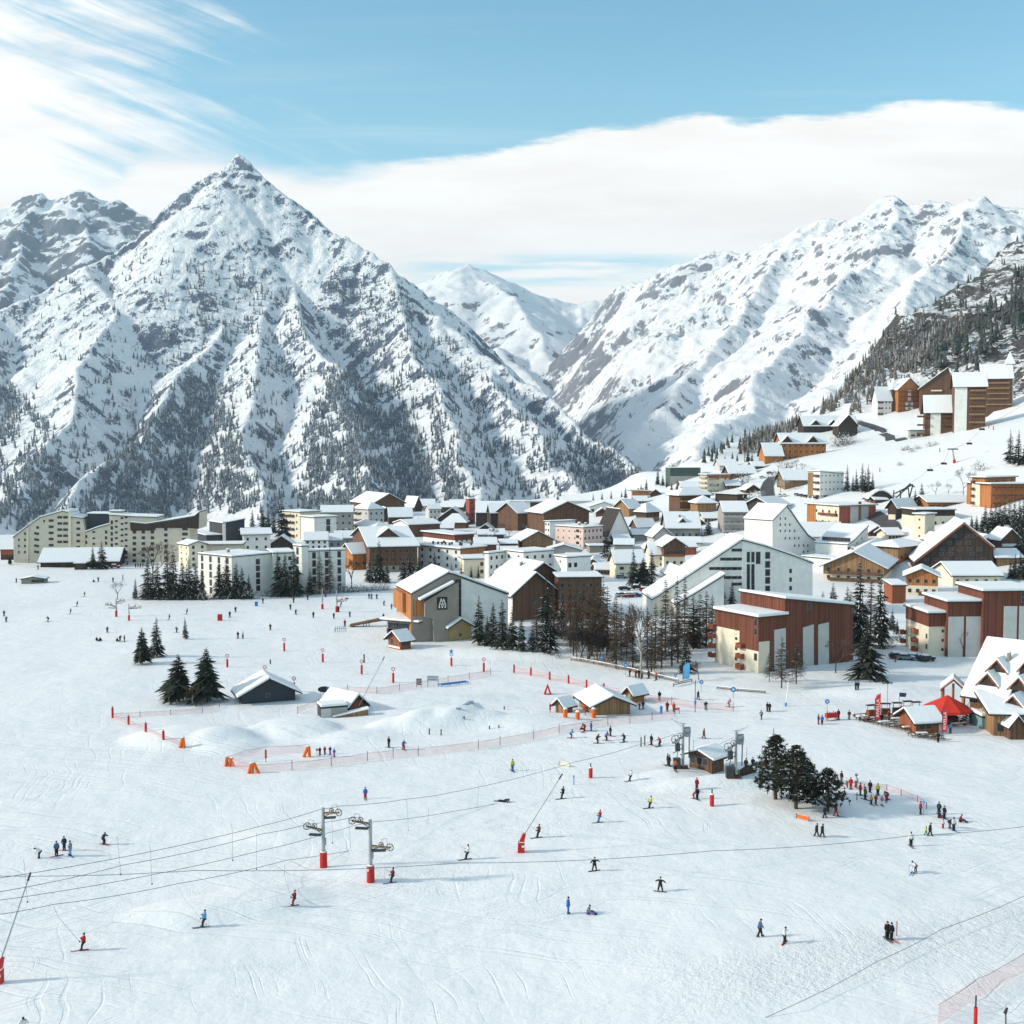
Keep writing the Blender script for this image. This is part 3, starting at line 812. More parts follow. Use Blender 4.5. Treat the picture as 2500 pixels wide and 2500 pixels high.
# ================================================================ far left: beige blocks
D = Fc('apartment_block', 'beige eight storey block with long sloping snowy roof at the left edge of the village', 120, 1374, 6,
[(33, 1374), (33, 1312), (68, 1285), (98, 1264), (152, 1249), (170, 1252), (174, 1262), (201, 1266), (208, 1298), (208, 1374)], 14, 'beige',
wins=[(x, y, w, 1.1) for x, ys, w in ((146, range(1263, 1336, 15), 2.0), (160, range(1263, 1336, 15), 2.0), (125, range(1271, 1345, 15), 2.0), (191, range(1276, 1345, 15), 1.5), (92, range(1288, 1350, 15), 1.2), (86, range(1302, 1350, 15), .9), (61, range(1303, 1350, 15), .8), (46, range(1318, 1350, 15), .7), (108, (1272,), .7)) for y in ys],
panels=[([(168, 1374), (168, 1247), (174, 1247), (174, 1374)], 'cream', .6), ([(66, 1374), (66, 1289), (70, 1289), (70, 1374)], 'cream', .5)])
D = Fc('apartment_block', 'beige block of many small windows joined between the sloping block and the dark topped block', 300, 1374, 4,
[(209, 1374), (209, 1300), (238, 1289), (267, 1281), (267, 1258), (320, 1262), (383, 1264), (383, 1374)], 13, 'beige',
wins=[(x, y, w, h) for x, ys, w, h in ((273, range(1275, 1345, 14), 1.0, 1.6), (284, range(1272, 1370, 14), 1.2, .9), (298, range(1265, 1370, 14), 1.2, .9), (308, range(1263, 1370, 14), 1.2, .9), (229, (1299, 1314, 1328), 1.2, .8), (259, (1299, 1313, 1326), 1.0, 1.4), (210.5, (1310, 1324), .9, 1.4)) for y in ys])
Fc('', '', 240, 1374, 4, [(206, 1320), (207, 1257), (267, 1257.5), (267, 1320)], 9, 'slate', into=D['root'], back=4)
Fc('', '', 225, 1374, 4, [(209, 1310), (209, 1279), (240, 1277), (240, 1300)], 5, 'cream', into=D['root'], back=5)
Fc('', '', 290, 1374, 4, [(259, 1264), (259, 1252), (288, 1252), (288, 1266)], 5, 'cream', into=D['root'], back=6)
D = Fc('apartment_block', 'beige block under a dark timber top that rises to a point on the right', 400, 1373, 3,
[(318, 1373), (318, 1276), (356, 1280), (416, 1271), (475, 1261), (487, 1251), (486, 1291), (463, 1292), (463, 1373)], 16, 'beige',
wins=[(x, y, 1.5, 1.3) for x, ys in ((328, range(1299, 1372, 14)), (350, range(1299, 1372, 14)), (372, range(1299, 1372, 14)), (405, range(1292, 1372, 14)), (449, (1291, 1304, 1317)), (454, (1291, 1304))) for y in ys],
panels=[([(318, 1277), (356, 1281), (416, 1272), (475, 1262), (486.5, 1252), (485, 1291), (460, 1289), (380, 1289), (379, 1295), (320, 1296)], 'dark', .5)])
H_('hall', 'long low dark hall under one wide snowy roof slope before the beige blocks', -18, 99, 288, 1385, 1371.5, 8, 'gR', 26, 'dark', bal=(), ov=1.2, cat='hall', wins=[('R', .55, .1, 1.2, 1.6), ('R', .3, .1, 1.2, 1.6)])
H_('kiosk', 'tiny dark kiosk with snow cap standing in front of the long low hall', -4, 182, 208, 1391, 1377, 6, 'flat', 0, 'dark', ov=.4, cat='kiosk', group='small huts on the snow', wins=[('R', .5, .45, 2, .9)])
H_('house', 'low rusty brown house cut off by the left edge of the photo', -10, 2, 31, 1367, 1343, 5, 'flat', 0, 'dark', 'rust', .5, win='R2x1')
H_('shelter', 'half buried concrete shelter with slanting flat roof on the far left snow', -5, 52, 110, 1426, 1415, 10, 'gL', 5, 'conc', ov=.5, cat='shelter', group='small huts on the snow', st=.25, wins=[('R', .7, .3, 4.5, 1.1)])
H_('house', 'small brown chalet roof peeping out beside the long low hall', -8, 290, 303, 1366, 1353, 10, 'gL', 5, 'brown')
# ================================================================ left of the middle
H_('apartment_block', 'dark slate block split by one tall white pillar', 512, 545, 598, 1340, 1278, 35, 'sx', 8, 'slate', panels=[('R', -.02, .12, .0, 1.08, 'white')], win='R2x2', cat='apartment block', ov=.4)
H_('house', 'low dark slate building with flat snow roof below the white pillar', -14, 556, 622, 1338, 1296, 8, 'flat', 0, 'slate', win='R3x2')
H_('house', 'dark slate box house with square snow roof right of the dark topped block', 463, 505, 541, 1342, 1308, 30, 'flat', 0, 'slate', wins=[('R', .7, .75, .7, .8)])
H_('house', 'cream house with low snow gable half hidden by the tall dark spruces on the left', 437, 462, 505, 1388, 1331, 40, 'gL', 7, 'cream', win='L2x4s R2x4', cat='house')
H_('apartment_block', 'long beige building of stepped roof lines behind the white flat roofed block', -14, 470, 590, 1358, 1331, 6, 'flat', 0, 'beige', cat='apartment block', win='R4x1s', st=.4)
H_('apartment_block', 'white flat roofed block with tall dark window strips beside the dark spruces', 485, 567, 668, 1458, 1361, 50, 'flat', 0, 'white', ov=.25, cat='apartment block', win='L4x5t', wins=[('R', .62, .08 + .17 * k, 1.7, 1.9) for k in range(5)], ch=1)
H_('apartment_block', 'narrow white tower block with a lift house in the row of white flat roofs', 717, 738, 753, 1450, 1335, 45, 'flat', 0, 'white', ov=.2, cat='apartment block', win='L1x5t')
H_('apartment_block', 'white flat roofed block with three dark window strips behind two bare larches', 744, 752, 844, 1446, 1347, 25, 'flat', 0, 'white', ov=.25, cat='apartment block', win='R3x5t')
H_('apartment_block', 'plain white block sunk between the two white flat roofed blocks', -14, 668, 722, 1449, 1352, 20, 'flat', 0, 'white', ov=.25, cat='apartment block', win='R2x4')
H_('house', 'white house with two stacked snow roofs left of the dark gable', -12, 594, 660, 1346, 1306, 14, 'sy', 8, 'white', win='R3x2', ov=1.2)
H_('chalet', 'dark brown chalet gable peeping over the white flat roof', -9, 661, 714, 1345, 1328, 5, 'gL', 18, 'dark', cat='chalet', win='R2x1')
H_('house', 'pale blue white house under a broad snow slope in front of the twin roofed house', -11, 744, 800, 1343, 1319, 10, 'gR', 16, 'white', win='R4x2')
H_('house', 'plain snow roofed house attached right of the pale blue white house', -10, 802, 834, 1338, 1319, 8, 'gR', 13, 'grey', win='R2x1')
H_('house', 'low house with wide snow roof and dark skylight left of the brown hotel', -14, 822, 874, 1333, 1315, 14, 'gR', 14, 'grey', win='R3x1', ch=1)
H_('apartment_block', 'white stepped block with dark balconies and a round lift house on its roof', 686, 733, 782, 1316, 1251, 45, 'flat', 0, 'cream', cat='apartment block', bal=[('L', .3, .95, 4)], win='L3x4 R2x4s', ov=.8, bcol='dark')
H_('apartment_block', 'white block with one dark stair window strip in front of the round lift house', 735, 768, 822, 1322, 1264, 40, 'flat', 0, 'white', cat='apartment block', ov=.8, wins=[('R', .62, .1 + .28 * k, 2.4, 3.2) for k in range(3)])
H_('house', 'grey hotel with long snow roof and small front gable behind the stair window block', -14, 784, 861, 1302, 1251, 5, 'gR', 14, 'grey', win='R5x3')
H_('chalet', 'small dark chalet gable against the mountain foot', -14, 763, 812, 1250, 1236, 6, 'gL', 18, 'dark', cat='chalet')
H_('chalet', 'large dark brown chalet hotel crowning the skyline of the village', 860, 911, 988, 1262, 1229, 28, 'gL', 22, 'brown', cat='chalet', win='R6x2', ov=1.5)
H_('house', 'white hotel with hipped snow roof below the large brown chalet hotel', 864, 900, 938, 1296, 1245, 40, 'hip', 16, 'pale', bal=[('L', .55, .95, 3)], win='L3x3 R3x3', bcol='dark')
H_('house', 'house with steep snow slope right of the large brown chalet hotel', 986, 1012, 1030, 1250, 1236, 40, 'gL', 22, 'dark')
H_('house', 'snow covered house in the far row, right of the steep slope', -16, 1024, 1062, 1246, 1236, 5, 'gR', 15, 'grey')
H_('house', 'pale tower house with snow roof among the far roofs', -9, 1048, 1076, 1270, 1243, 20, 'gR', 9, 'pale', win='R3x2')
H_('house', 'wide snow roof with dark end gable left of the brick tower', -16, 1076, 1130, 1252, 1238, -8, 'gR', 12, 'dark')
H_('house', 'far snow roofed house at the end of the row before the brick tower', -14, 1100, 1142, 1243, 1232, 5, 'gR', 10, 'grey')
H_('chalet', 'dark chalet with slanting snow roof below the hipped hotel', -14, 921, 965, 1275, 1259, 15, 'gL', 18, 'dark', cat='chalet')
H_('chalet', 'dark chalet with two snow dormers between the hipped hotel and the dark wide gable', -13, 950, 1007, 1280, 1262, 10, 'gR', 20, 'dark', cat='chalet')
H_('chalet', 'wide dark gable with thin snow rim left of the brick tower', -14, 1069, 1140, 1284, 1266, -4, 'gL', 25, 'dark', cat='chalet')
H_('house', 'snow pyramid roof in front of the wide dark gable', -11, 1080, 1138, 1290, 1277, -6, 'hip', 20, 'brown')
H_('tower', 'slim brick tower with two aerials standing above the roofs', -7, 1146, 1160, 1280, 1219, 20, 'flat', 0, 'brick', cat='tower', ov=.6, win='R1x4')
H_('chalet', 'dark chalet with a rounded white front below its middle gable', -16, 1162, 1240, 1285, 1251, -4, 'gR', 24, 'dark', cat='chalet', panels=[('R', .36, .60, 0, .95, 'white')], win='R6x2')
H_('hall', 'white hall with long smooth snow roof and brown side wall', 961, 998, 1074, 1312, 1282, 32, 'gR', 9, 'white', panels=[('R', 0, 1, 0, .97, 'brown')], cat='hall', maxlen=60)
H_('house', 'cream house with broad snow roof in front of the white hall', 857, 918, 955, 1304, 1290, 38, 'hip', 13, 'cream', win='L5x1 R3x1')
H_('house', 'house with tilted snow roof and rust red boarded side', 1033, 1110, 1157, 1330, 1307, 36, 'flat', 0, 'white', 'red', .45, win='R4x1', ov=1.2)
HB = H_('apartment_block', 'white block with a dozen black chimney pots on its snow roof', 1021, 1124, 1183, 1392, 1341, 48, 'flat', 0, 'white', cat='apartment block', win='L5x3', panels=[('R', 0, 1, .72, .98, 'orange'), ('R', .05, .5, .28, .44, 'red')], wins=[('R', .7, .5, 1.1, 1.3)], ov=1.0)
A_, B_, Hh = HB['dims']
for i in range(11):
 c = MB(); x = A_ * (.25 + .5 * R.random()); y = B_ * (.12 + .07 * i)
 c.tube((x, y, Hh), (x, y, Hh + 1.7), .45, .4, 8); c.ball((x, y, Hh + 1.7), .5, 8, 4, .6); c.build('chimney', M_DARKM, HB.children[1])
HB = H_('hotel', 'large brown hotel with a cross gable and pale ground floor', 862, 903, 1019, 1398, 1336, 14, 'gR', 34, 'conc', 'brown', .25, cat='hotel', win='R7x3', ov=1.2)
H_('house', 'orange boarded annex with slanting roof left of the large brown hotel', 833, 862, 897, 1392, 1352, 30, 'gR', 20, 'orange', cat='annex', win='L2x1 R2x1', ov=1.0)
H_('house', 'brown cross gable wing standing on the front of the large brown hotel', -10, 915, 982, 1390, 1318, 14, 'gL', 26, 'brown', cat='annex', win='R3x3')
H_('apartment_block', 'low cream flat roofed block leading the group of white flats', -12, 1133, 1184, 1412, 1366, 10, 'flat', 0, 'cream', cat='apartment block', wins=[('R', .85, .25, 1.2, 1.4), ('R', .85, .65, 1.2, 1.4)])
H_('apartment_block', 'white flat roofed block, first of three side by side behind the grey emblem building', 1183, 1193, 1232, 1418, 1352, 50, 'flat', 0, 'white', cat='apartment block', win='R3x3', ov=.3)
H_('apartment_block', 'white flat roofed block, middle of three side by side, with the highest roof', 1231, 1278, 1352, 1420, 1350, 38, 'flat', 0, 'white', cat='apartment block', win='L2x3 R4x3', ov=.3)
H_('apartment_block', 'white flat roofed block, right one of three side by side, next to the street lamp', 1352, 1384, 1442, 1422, 1362, 32, 'flat', 0, 'white', cat='apartment block', win='L1x3s', wins=[('R', .12, f, 1.4, 1.7) for f in (.25, .6)] + [('R', .36, f, 1.4, 1.7) for f in (.25, .6)], ov=.3)
H_('house', 'low snow roofed house between the pink block and the white flats', -10, 1334, 1420, 1362, 1343, -4, 'gL', 12, 'grey')
# ================================================================ the grey building with the emblem
D = Fc('hotel', 'grey gabled building with the square mountain emblem and sunlit side coloured orange', 1006, 1568, 18,
[(1006, 1568), (1006, 1450), (1094, 1400), (1108, 1403), (1240, 1451), (1240, 1556)], 970, 'conc', cat='hotel', group='houses and hotels of the village',
panels=[([(1126, 1548), (1126, 1412), (1239, 1452.5), (1239, 1548)], 'white', .12),
  ([(1034, 1505), (1034, 1467), (1099, 1427), (1116, 1421), (1116, 1566), (1056, 1567), (1054, 1510)], 'conc', 1.6),
  ([(1008, 1504), (1008, 1467), (1032, 1466), (1038, 1504)], 'orange', .06)],
wins=[(1121, y, 2.1, 2.6) for y in (1426, 1448, 1472, 1496)] + [(1155, 1446, 1.2, 3), (1155, 1468, 1.2, 3), (1167, 1437, 2.2, 1.2), (1195, 1457, 1, 1.2), (1195, 1481, 1, 1.2), (1219, 1453, 1, 1.5), (1230, 1453, 1.4, 1.2)])
AA = D['root']; lc = D['loc']
m = MB(); Bd = plan_len(D['P'], (-math.sin(math.radians(18)), math.cos(math.radians(18))), 970, 1568)
m.box(-.15, .05, .3, Bd - .3, 2.0, lc(1006, 1452)[1]); m.box(-1.1, -.15, Bd * .35, Bd - .3, 7.0, lc(1006, 1455)[1])
m.build('wall_panel', W_('orange'), AA)  # warm sunlight on the left wall, painted in as an orange overlay
m = MB(); p = [lc(1017, 1463), lc(1034, 1467), lc(1102, 1425), lc(1082, 1421)]
q0, q1 = lc(1020, 1466), lc(1102, 1423)
m.prism([(q0[0], -2.6, q0[1]), (q1[0], -2.6, q1[1]), (q1[0], -2.6, q1[1] + .3), (q0[0], -2.6, q0[1] + .3)], (0, 2.5, 0)); ro = m.build('canopy', M_DECK, AA)
m = MB(); m.prism([(q0[0], -2.6, q0[1] + .31), (q1[0], -2.6, q1[1] + .31), (q1[0], -2.6, q1[1] + .8), (q0[0], -2.6, q0[1] + .8)], (0, 2.5, 0)); m.build('snow_cover', MATS['snow'], ro)
c0 = lc(1063, 1487); c1 = lc(1088, 1455)
sg = empty('emblem_sign', AA.matrix_basis @ Vector((0, 0, 0)), AA.rotation_euler.z, 'square dark sign with a white double A mountain emblem on the grey wall', 'sign')
x0, x1, z0, z1 = c0[0], c1[0], c0[1], c1[1]; ys = -1.62
m = MB(); m.box(x0, x1, ys - .14, ys - .02, z0, z1); m.build('board', W_('dark'), sg)
m = MB(); wd, hg = x1 - x0, z1 - z0
def stroke(a, b, t):
 a = np.array(a, float); b = np.array(b, float); d = (b - a) / np.hypot(*(b - a)); n = np.array([-d[1], d[0]]) * t / 2
 m.prism([(x0 + wd * k[0], ys - .15, z0 + hg * k[1]) for k in (a - n, b - n, b + n, a + n)], (0, -.05, 0))
for cx, top in ((.40, .88), (.64, .84)):
 stroke((cx - .22, .30), (cx, top), .075); stroke((cx + .22, .30), (cx, top), .075); stroke((cx - .13, .45), (cx + .13, .45), .06)
for cx in (.22, .50, .78):
 m.box(x0 + wd * (cx - .07), x0 + wd * (cx + .07), ys - .20, ys - .15, z0 + hg * .14, z0 + hg * .30)
m.build('emblem', W_('white'), sg)
H_('shop', 'ski shop with glass arches and overhanging snow roof below the orange side wall', 946, 1018, 1028, 1566, 1519, 62, 'sx', 5, 'conc', cat='shop', ov=1.6, win='L5x1w', wins=[('L', .2, .35, 3.2, 2.6), ('L', .5, .35, 3.2, 2.6), ('L', .8, .35, 3.2, 2.6)])
H_('porch', 'ochre boarded entrance porch with its own small gable before the grey building', 1073, 1098, 1150, 1566, 1531, 28, 'gL', 17, 'ochre', cat='porch', ov=1.0, win='R1x1s')
H_('kiosk', 'red brown kiosk with white framed counters before the ski hire shop', 948, 978, 1003, 1587, 1563, 42, 'gR', 17, 'rust', cat='kiosk', group='small huts on the snow', ov=.9, st=.45, wins=[('R', .5, .35, 2.6, 1.3), ('L', .7, .4, 1.2, 1.4)], panels=[('L', .05, .95, .1, .3, 'white')])
H_('hotel', 'brown gabled hotel rising behind the dark larches', 1181, 1252, 1356, 1520, 1449, 30, 'gL', 46, 'white', 'brown', .05, cat='hotel', panels=[('L', 0, 1, 0, .97, 'white')], win='L4x3', ov=1.4, wins=[('R', .5, .6, 2, 1.5)])
H_('hotel', 'upper brown gable with a round snow chimney behind the larch hidden hotel', 1218, 1282, 1366, 1500, 1408, 28, 'gL', 30, 'brown', cat='hotel', ov=1.2, ch=1)
H_('house', 'long reddish brown building seen through the tops of the bare larches', -12, 1364, 1468, 1512, 1411, 4, 'flat', 0, 'rust', 'brown', .4, win='R6x3', st=.3)
# ================================================================ middle of the village
H_('hall', 'very long flat roofed white building on the far edge of the village', -12, 1235, 1448, 1252, 1225, -1, 'flat', 0, 'white', cat='hall', maxlen=95, panels=[('R', .28, .55, .4, .95, 'dark')], win='R14x1', ov=.8)
H_('chalet', 'big brown chalet with wide gable and snow dormer in the middle of the village', 1288, 1328, 1438, 1306, 1252, 26, 'gL', 25, 'brown', cat='chalet', ov=1.5, win='L4x2 R7x2')
H_('house', 'white annex with two windows below the big brown chalet', 1330, 1342, 1404, 1316, 1274, 34, 'flat', 0, 'white', win='L2x3 R1x3s', st=.3)
HB = H_('apartment_block', 'pink plastered block with bluish side wall and chimney pots', 1356, 1424, 1471, 1340, 1289, 44, 'flat', 0, 'pink', cat='apartment block', win='L5x3s R5x3', wins=[('L', .2, f, 2, 1.3) for f in (.2, .5, .78)], ov=.4, ch=4)
H_('chalet', 'dark chalet with snow roof left of the brown gable with pale roof slope', -12, 1198, 1236, 1292, 1252, 10, 'gR', 20, 'dark', cat='chalet', win='R4x2')
H_('chalet', 'brown gable with pale bluish roof slope beside the white mast', 1216, 1264, 1300, 1296, 1252, 36, 'gR', 22, 'brown', cat='chalet', win='L4x2', ov=1.2)
H_('chalet', 'low brown chalet with wide snow gable in front of the white annex', 1252, 1275, 1350, 1342, 1319, 18, 'gL', 20, 'tan', cat='chalet', ov=1.4)
H_('house', 'small dark roofed shed under snow left of the low brown chalet', -9, 1222, 1262, 1345, 1328, 5, 'gR', 8, 'dark')
H_('chalet', 'steep roofed dark chalet with white painted gable end', 1457, 1486, 1537, 1330, 1302, 20, 'gL', 58, 'dark', 'white', .3, cat='chalet', ov=.9, bare=(0,), win='R3x1', bal=[('R', .05, .95, (.55,))])
H_('house', 'house with one huge smooth snow roof and a dormer in it', -18, 1628, 1708, 1318, 1288, 0, 'gR', 34, 'grey', win='R5x1', ov=1.0, ch=1)
HB = HOUSES[-1]; dormer(HB[0].children[1], 0, (HB[1] * .5, 2.2, HB[3] + 2.2), 3.6, 2.0, 4, 'pale')
H_('house', 'house with smooth snow roof and grey balcony front, behind the tall white tower', -16, 1766, 1824, 1303, 1250, 0, 'gR', 22, 'grey', bal=[('R', .02, .98, 3)], win='R4x3', bcol='grey')
H_('chalet', 'orange brown chalet with peaked hip roof left of the huge smooth roof', 1553, 1578, 1609, 1280, 1252, 40, 'hip', 20, 'orange', 'dark', .6, cat='chalet', ov=1.2, win='L3x2 R3x2')
H_('chalet', 'little brown chalet under thick snow below the peaked hip roof', 1540, 1556, 1598, 1302, 1285, 24, 'gR', 15, 'brown', cat='chalet', ov=1.0)
H_('chalet', 'brown chalet with bluish roof slope right of the long white hall', 1500, 1536, 1563, 1262, 1240, 40, 'gR', 18, 'tan', cat='chalet', ov=1.2)
H_('house', 'low white gabled house right of the very long flat roofed hall', -12, 1440, 1508, 1252, 1238, 0, 'gL', 11, 'white', wins=[('R', .1, .1, 2, 2), ('R', .6, .5, 1, 1)])
H_('house', 'white house with an orange band under its slanting roof', 1534, 1541, 1588, 1226, 1198, 10, 'sx', -2, 'white', panels=[('R', .05, 1, .6, .95, 'orange')], win='R3x1', ch=2, ov=1.0)
H_('hotel', 'hotel with peaked snow roofs and orange balconies right of the banded white house', 1633, 1660, 1734, 1252, 1211, 24, 'hip', 16, 'brown', cat='hotel', bal=[('R', .02, .98, 2)], bcol='orange', win='L3x2 R6x2', ov=1.6)
H_('chalet', 'brown annex with pointed snow roof attached to the orange balcony hotel', -12, 1703, 1748, 1258, 1230, 10, 'hip', 16, 'tan', cat='chalet', ov=1.2)
H_('apartment_block', 'dark flat topped modern block on the skyline above the roofs', -14, 1636, 1710, 1186, 1143, 5, 'flat', 0, 'green', cat='apartment block', st=.3, ov=.2, panels=[('R', 0, 1, 0, .55, 'grey')])
H_('apartment_block', 'cream block of flats with orange top band and blue grey balconies', 1709, 1726, 1779, 1208, 1160, 24, 'flat', 0, 'cream', cat='apartment block', win='R3x3', panels=[('R', 0, 1, .83, .98, 'orange')], bal=[('L', .05, .95, 4), ('R', .02, .4, 3)], bcol='grey', ov=1.0)
H_('house', 'low dark house with snow rimmed flat roof right of the cream block', 1746, 1800, 1824, 1230, 1208, 30, 'flat', 0, 'dark', ov=1.4, st=.35)
H_('house', 'white gabled house on the hill above the cream block', -14, 1757, 1800, 1150, 1137, 5, 'gR', 14, 'pale')
H_('house', 'snow roofed brown house beside the dark house on the rising street', -14, 1782, 1842, 1172, 1154, 5, 'gR', 16, 'brown', ov=1.5)
H_('house', 'small snow roofed house below the dark modern block', -10, 1664, 1708, 1202, 1190, 4, 'gR', 12, 'pale')
H_('house', 'grey gabled house veiled by chimney smoke below the huge smooth roof', -13, 1597, 1640, 1332, 1308, 8, 'gL', 20, 'pale', ov=1.2)
H_('house', 'snow hidden low house left of the smoke veiled gable', -12, 1546, 1596, 1322, 1306, 5, 'gR', 10, 'grey')
H_('house', 'row of low snow roofs in front of the smoke veiled gable', -10, 1630, 1712, 1340, 1325, -3, 'gR', 10, 'cream')
H_('house', 'cream cottage with red shutters beside the round crowned dark trees', -11, 1504, 1572, 1412, 1374, 8, 'gR', 25, 'cream', wins=[('R', .2, .55, 1.6, 1.1), ('R', .2, .1, 1.6, 1.4)], ov=.9)
H_('house', 'narrow cream cottage with facing snow roof left of the brown upper floored chalet', -12, 1588, 1621, 1384, 1354, 3, 'gR', 24, 'cream', wins=[('R', .8, .55, 1.1, 1.2), ('R', .8, .1, 1.1, 1.1)], ov=.7)
H_('chalet', 'chalet with brown boarded upper floor over a cream base, beside the white ramp roof', -14, 1621, 1672, 1386, 1332, 6, 'gL', 17, 'cream', 'brown', .5, cat='chalet', ov=1.2, bal=[('R', .05, .95, (.52,))], bcol='rust', win='R3x2')
H_('house', 'low white house with brick red gable beside the white ramp roof', -10, 1668, 1700, 1356, 1336, 6, 'gR', 10, 'brick')
H_('house', 'roadside garage with thick snow on a flat roof near the steep dark chalet', -8, 1440, 1476, 1350, 1334, 6, 'flat', 0, 'conc')
H_('house', 'half hidden grey house with snow slope right of the garage', -12, 1500, 1546, 1344, 1330, -6, 'gR', 10, 'grey')
H_('house', 'snow roofed brown house with dark side left of the white block with chimney pots', -14, 1160, 1212, 1352, 1330, 4, 'gR', 12, 'brown')
H_('house', 'small snow roof above the bushes between the brick tower chalet and the tilted roof', -11, 1168, 1204, 1322, 1306, 4, 'gR', 9, 'grey')
# ================================================================ white ramp roofed building and its neighbours
Fc('apartment_block', 'white building whose one huge snow roof runs down like a ramp', 1700, 1502, 4, [(1592, 1502), (1592, 1464), (1607, 1456), (1813, 1319), (1813, 1502)], 15, 'white',
wins=[(x, y, 3.4, .9) for y, xs in ((1343, (1800,)), (1365, (1772, 1786, 1801)), (1388, (1745, 1759, 1772, 1786, 1801)), (1410, (1772, 1786, 1801)), (1426, (1800,))) for x in xs], cat='apartment block',
panels=[([(1594, 1502), (1594, 1466), (1610, 1459), (1640, 1440), (1640, 1502)], 'cream', .1)], st=.8)
D = Fc('', '', 1700, 1502, 4, [(1640, 1500), (1640, 1470), (1685, 1446), (1757, 1401), (1757, 1500)], 5, 'white', into=HOUSES and bpy.data.objects[[o.name for o in C.objects if o.get('label', '').startswith('white building whose one huge')][0]], fwd=5, st=.6)
Fc('apartment_block', 'tall white building with long dark stair windows right of the ramp roof', 1900, 1504, 6, [(1812, 1504), (1812, 1320), (1824, 1323), (1866, 1334), (1938, 1358), (1984, 1376), (1984, 1504)], 17, 'white', cat='apartment block',
wins=[(x, y, 1.0, 3.1) for x in (1827, 1838) for y in (1360, 1390, 1415, 1440, 1464)] + [(1874, y, 1.5, 2.0) for y in (1356, 1378, 1398, 1417, 1438)] + [(1930, y, .8, 1.3) for y in (1394, 1415, 1436, 1458)] + [(1851, 1362, 1.4, 3.6)])
D = Fc('apartment_block', 'white tower house with a steep kinked roof and one big dark balcony recess', 1886, 1372, 38, [(1886, 1372), (1886, 1271), (1920, 1236), (1932, 1252), (1950, 1279), (1972, 1308), (1992, 1322), (1992, 1362)], 1816, 'white', cat='apartment block',
wins=[(x, y, .8, 1.0) for y, xs in ((1266, (1905, 1917)), (1281, (1905, 1917, 1928)), (1296, (1905, 1917, 1928, 1940)), (1314, (1917, 1928, 1940, 1950)), (1332, (1940, 1950, 1962, 1972)), (1347, (1962, 1972))) for x in xs])
tw = D['root']; Bt = plan_len(D['P'], (-math.sin(math.radians(38)), math.cos(math.radians(38))), 1816, 1372); Ht = D['loc'](1886, 1272)[1]
m = MB(); m.box(-.12, .05, Bt * .08, Bt * .55, Ht * .18, Ht * .93); m.build('balcony', W_('brown'), tw)
for f in (.3, .6, .82): window(tw, 'L', Bt * .72, Ht * f, .8, 1.0, 0, 0)
D = Fc('apartment_block', 'white building with a hanging curved snow roof right of the kinked tower house', 2069, 1354, 50, [(2069, 1354), (2069, 1330), (2085, 1319), (2100, 1303), (2119, 1285), (2119, 1346)], 1990, 'white', cat='apartment block', wins=[(2104, 1315, .8, 1), (2092, 1326, .8, 1)])
Bt = plan_len(D['P'], (-math.sin(math.radians(50)), math.cos(math.radians(50))), 2008, 1354)
for j in (1.5, 5.2):
 for f in (.22, .7): window(D['root'], 'L', Bt * f, j, 7.0, 1.6, 0, 0)
H_('house', 'long snow roof slope falling towards the curved roofed white building', -16, 1950, 2060, 1330, 1310, -2, 'gR', 30, 'white')
H_('hall', 'flat snow roof between the tall white building and the balconied chalet', 1960, 2040, 2070, 1400, 1366, 40, 'flat', 0, 'white', cat='hall', st=.4)
HB = H_('hotel', 'mixed hotel with red panels, grey walls and a brown chimney pillar', 1970, 2048, 2137, 1288, 1236, 26, 'flat', 0, 'cream', cat='hotel', ov=1.0, panels=[('R', 0, .3, 0, .97, 'brick'), ('R', .3, .52, 0, .97, 'pale'), ('R', .52, .60, 0, 1.2, 'tan'), ('R', .60, .80, 0, .97, 'pale'), ('R', .80, 1, 0, .97, 'brick'), ('L', .72, 1, 0, .97, 'orange')], bal=[('L', .05, .6, (.15, .55))], bcol='red', win='L5x2', maxlen=45)
H_('chalet', 'dark gable with wide grey roof left of the mixed red panel hotel', 1818, 1880, 1925, 1262, 1234, 44, 'gR', 17, 'dark', cat='chalet', ov=1.2)
H_('apartment_block', 'white six storey tower with small square windows and striped side balconies', 1972, 2001, 2059, 1218, 1152, 30, 'sx', -6, 'white', cat='apartment block', bal=[('L', .05, .45, 4)], win='R6x4s', wins=[('R', .25, .04, 3, 1.2), ('R', .75, .04, 3, 1.2)], bcol='brown', panels=[('L', .55, 1, .1, .97, 'tan')], ov=.3)
H_('house', 'brown house with broad cream snow roof left of the white six storey tower', -14, 1916, 1972, 1196, 1170, 5, 'gR', 20, 'tan', ov=1.4)
H_('chalet', 'dark little chalet with white gable front at the street bend', 2167, 2188, 2233, 1270, 1236, 40, 'gR', 15, 'dark', cat='chalet', panels=[('L', .1, .9, 0, .4, 'cream')], ov=1.1, wins=[('L', .3, .05, 2, 2), ('L', .7, .05, 2, 2)])
H_('hotel', 'long low orange chalet row under a zigzag snow roof', -16, 2266, 2402, 1246, 1226, 2, 'gR', 12, 'orange', cat='hotel', win='R8x1w', ov=1.4, maxlen=60)
HB = H_('hotel', 'tall orange hotel with cream end wall and little red balconies', 2372, 2404, 2478, 1236, 1167, 38, 'flat', 0, 'orange', cat='hotel', panels=[('L', .12, 1, 0, .82, 'cream')], bal=[('L', .8, 1, 4)], bcol='red', win='R4x4', ov=1.0)
H_('hotel', 'stepped orange wing with balcony rows right of the tall orange hotel', -18, 2419, 2512, 1242, 1183, 12, 'flat', 0, 'orange', cat='hotel', bal=[('R', .04, 1, 3)], bcol='rust', win='R7x3', ov=1.2, maxlen=40)
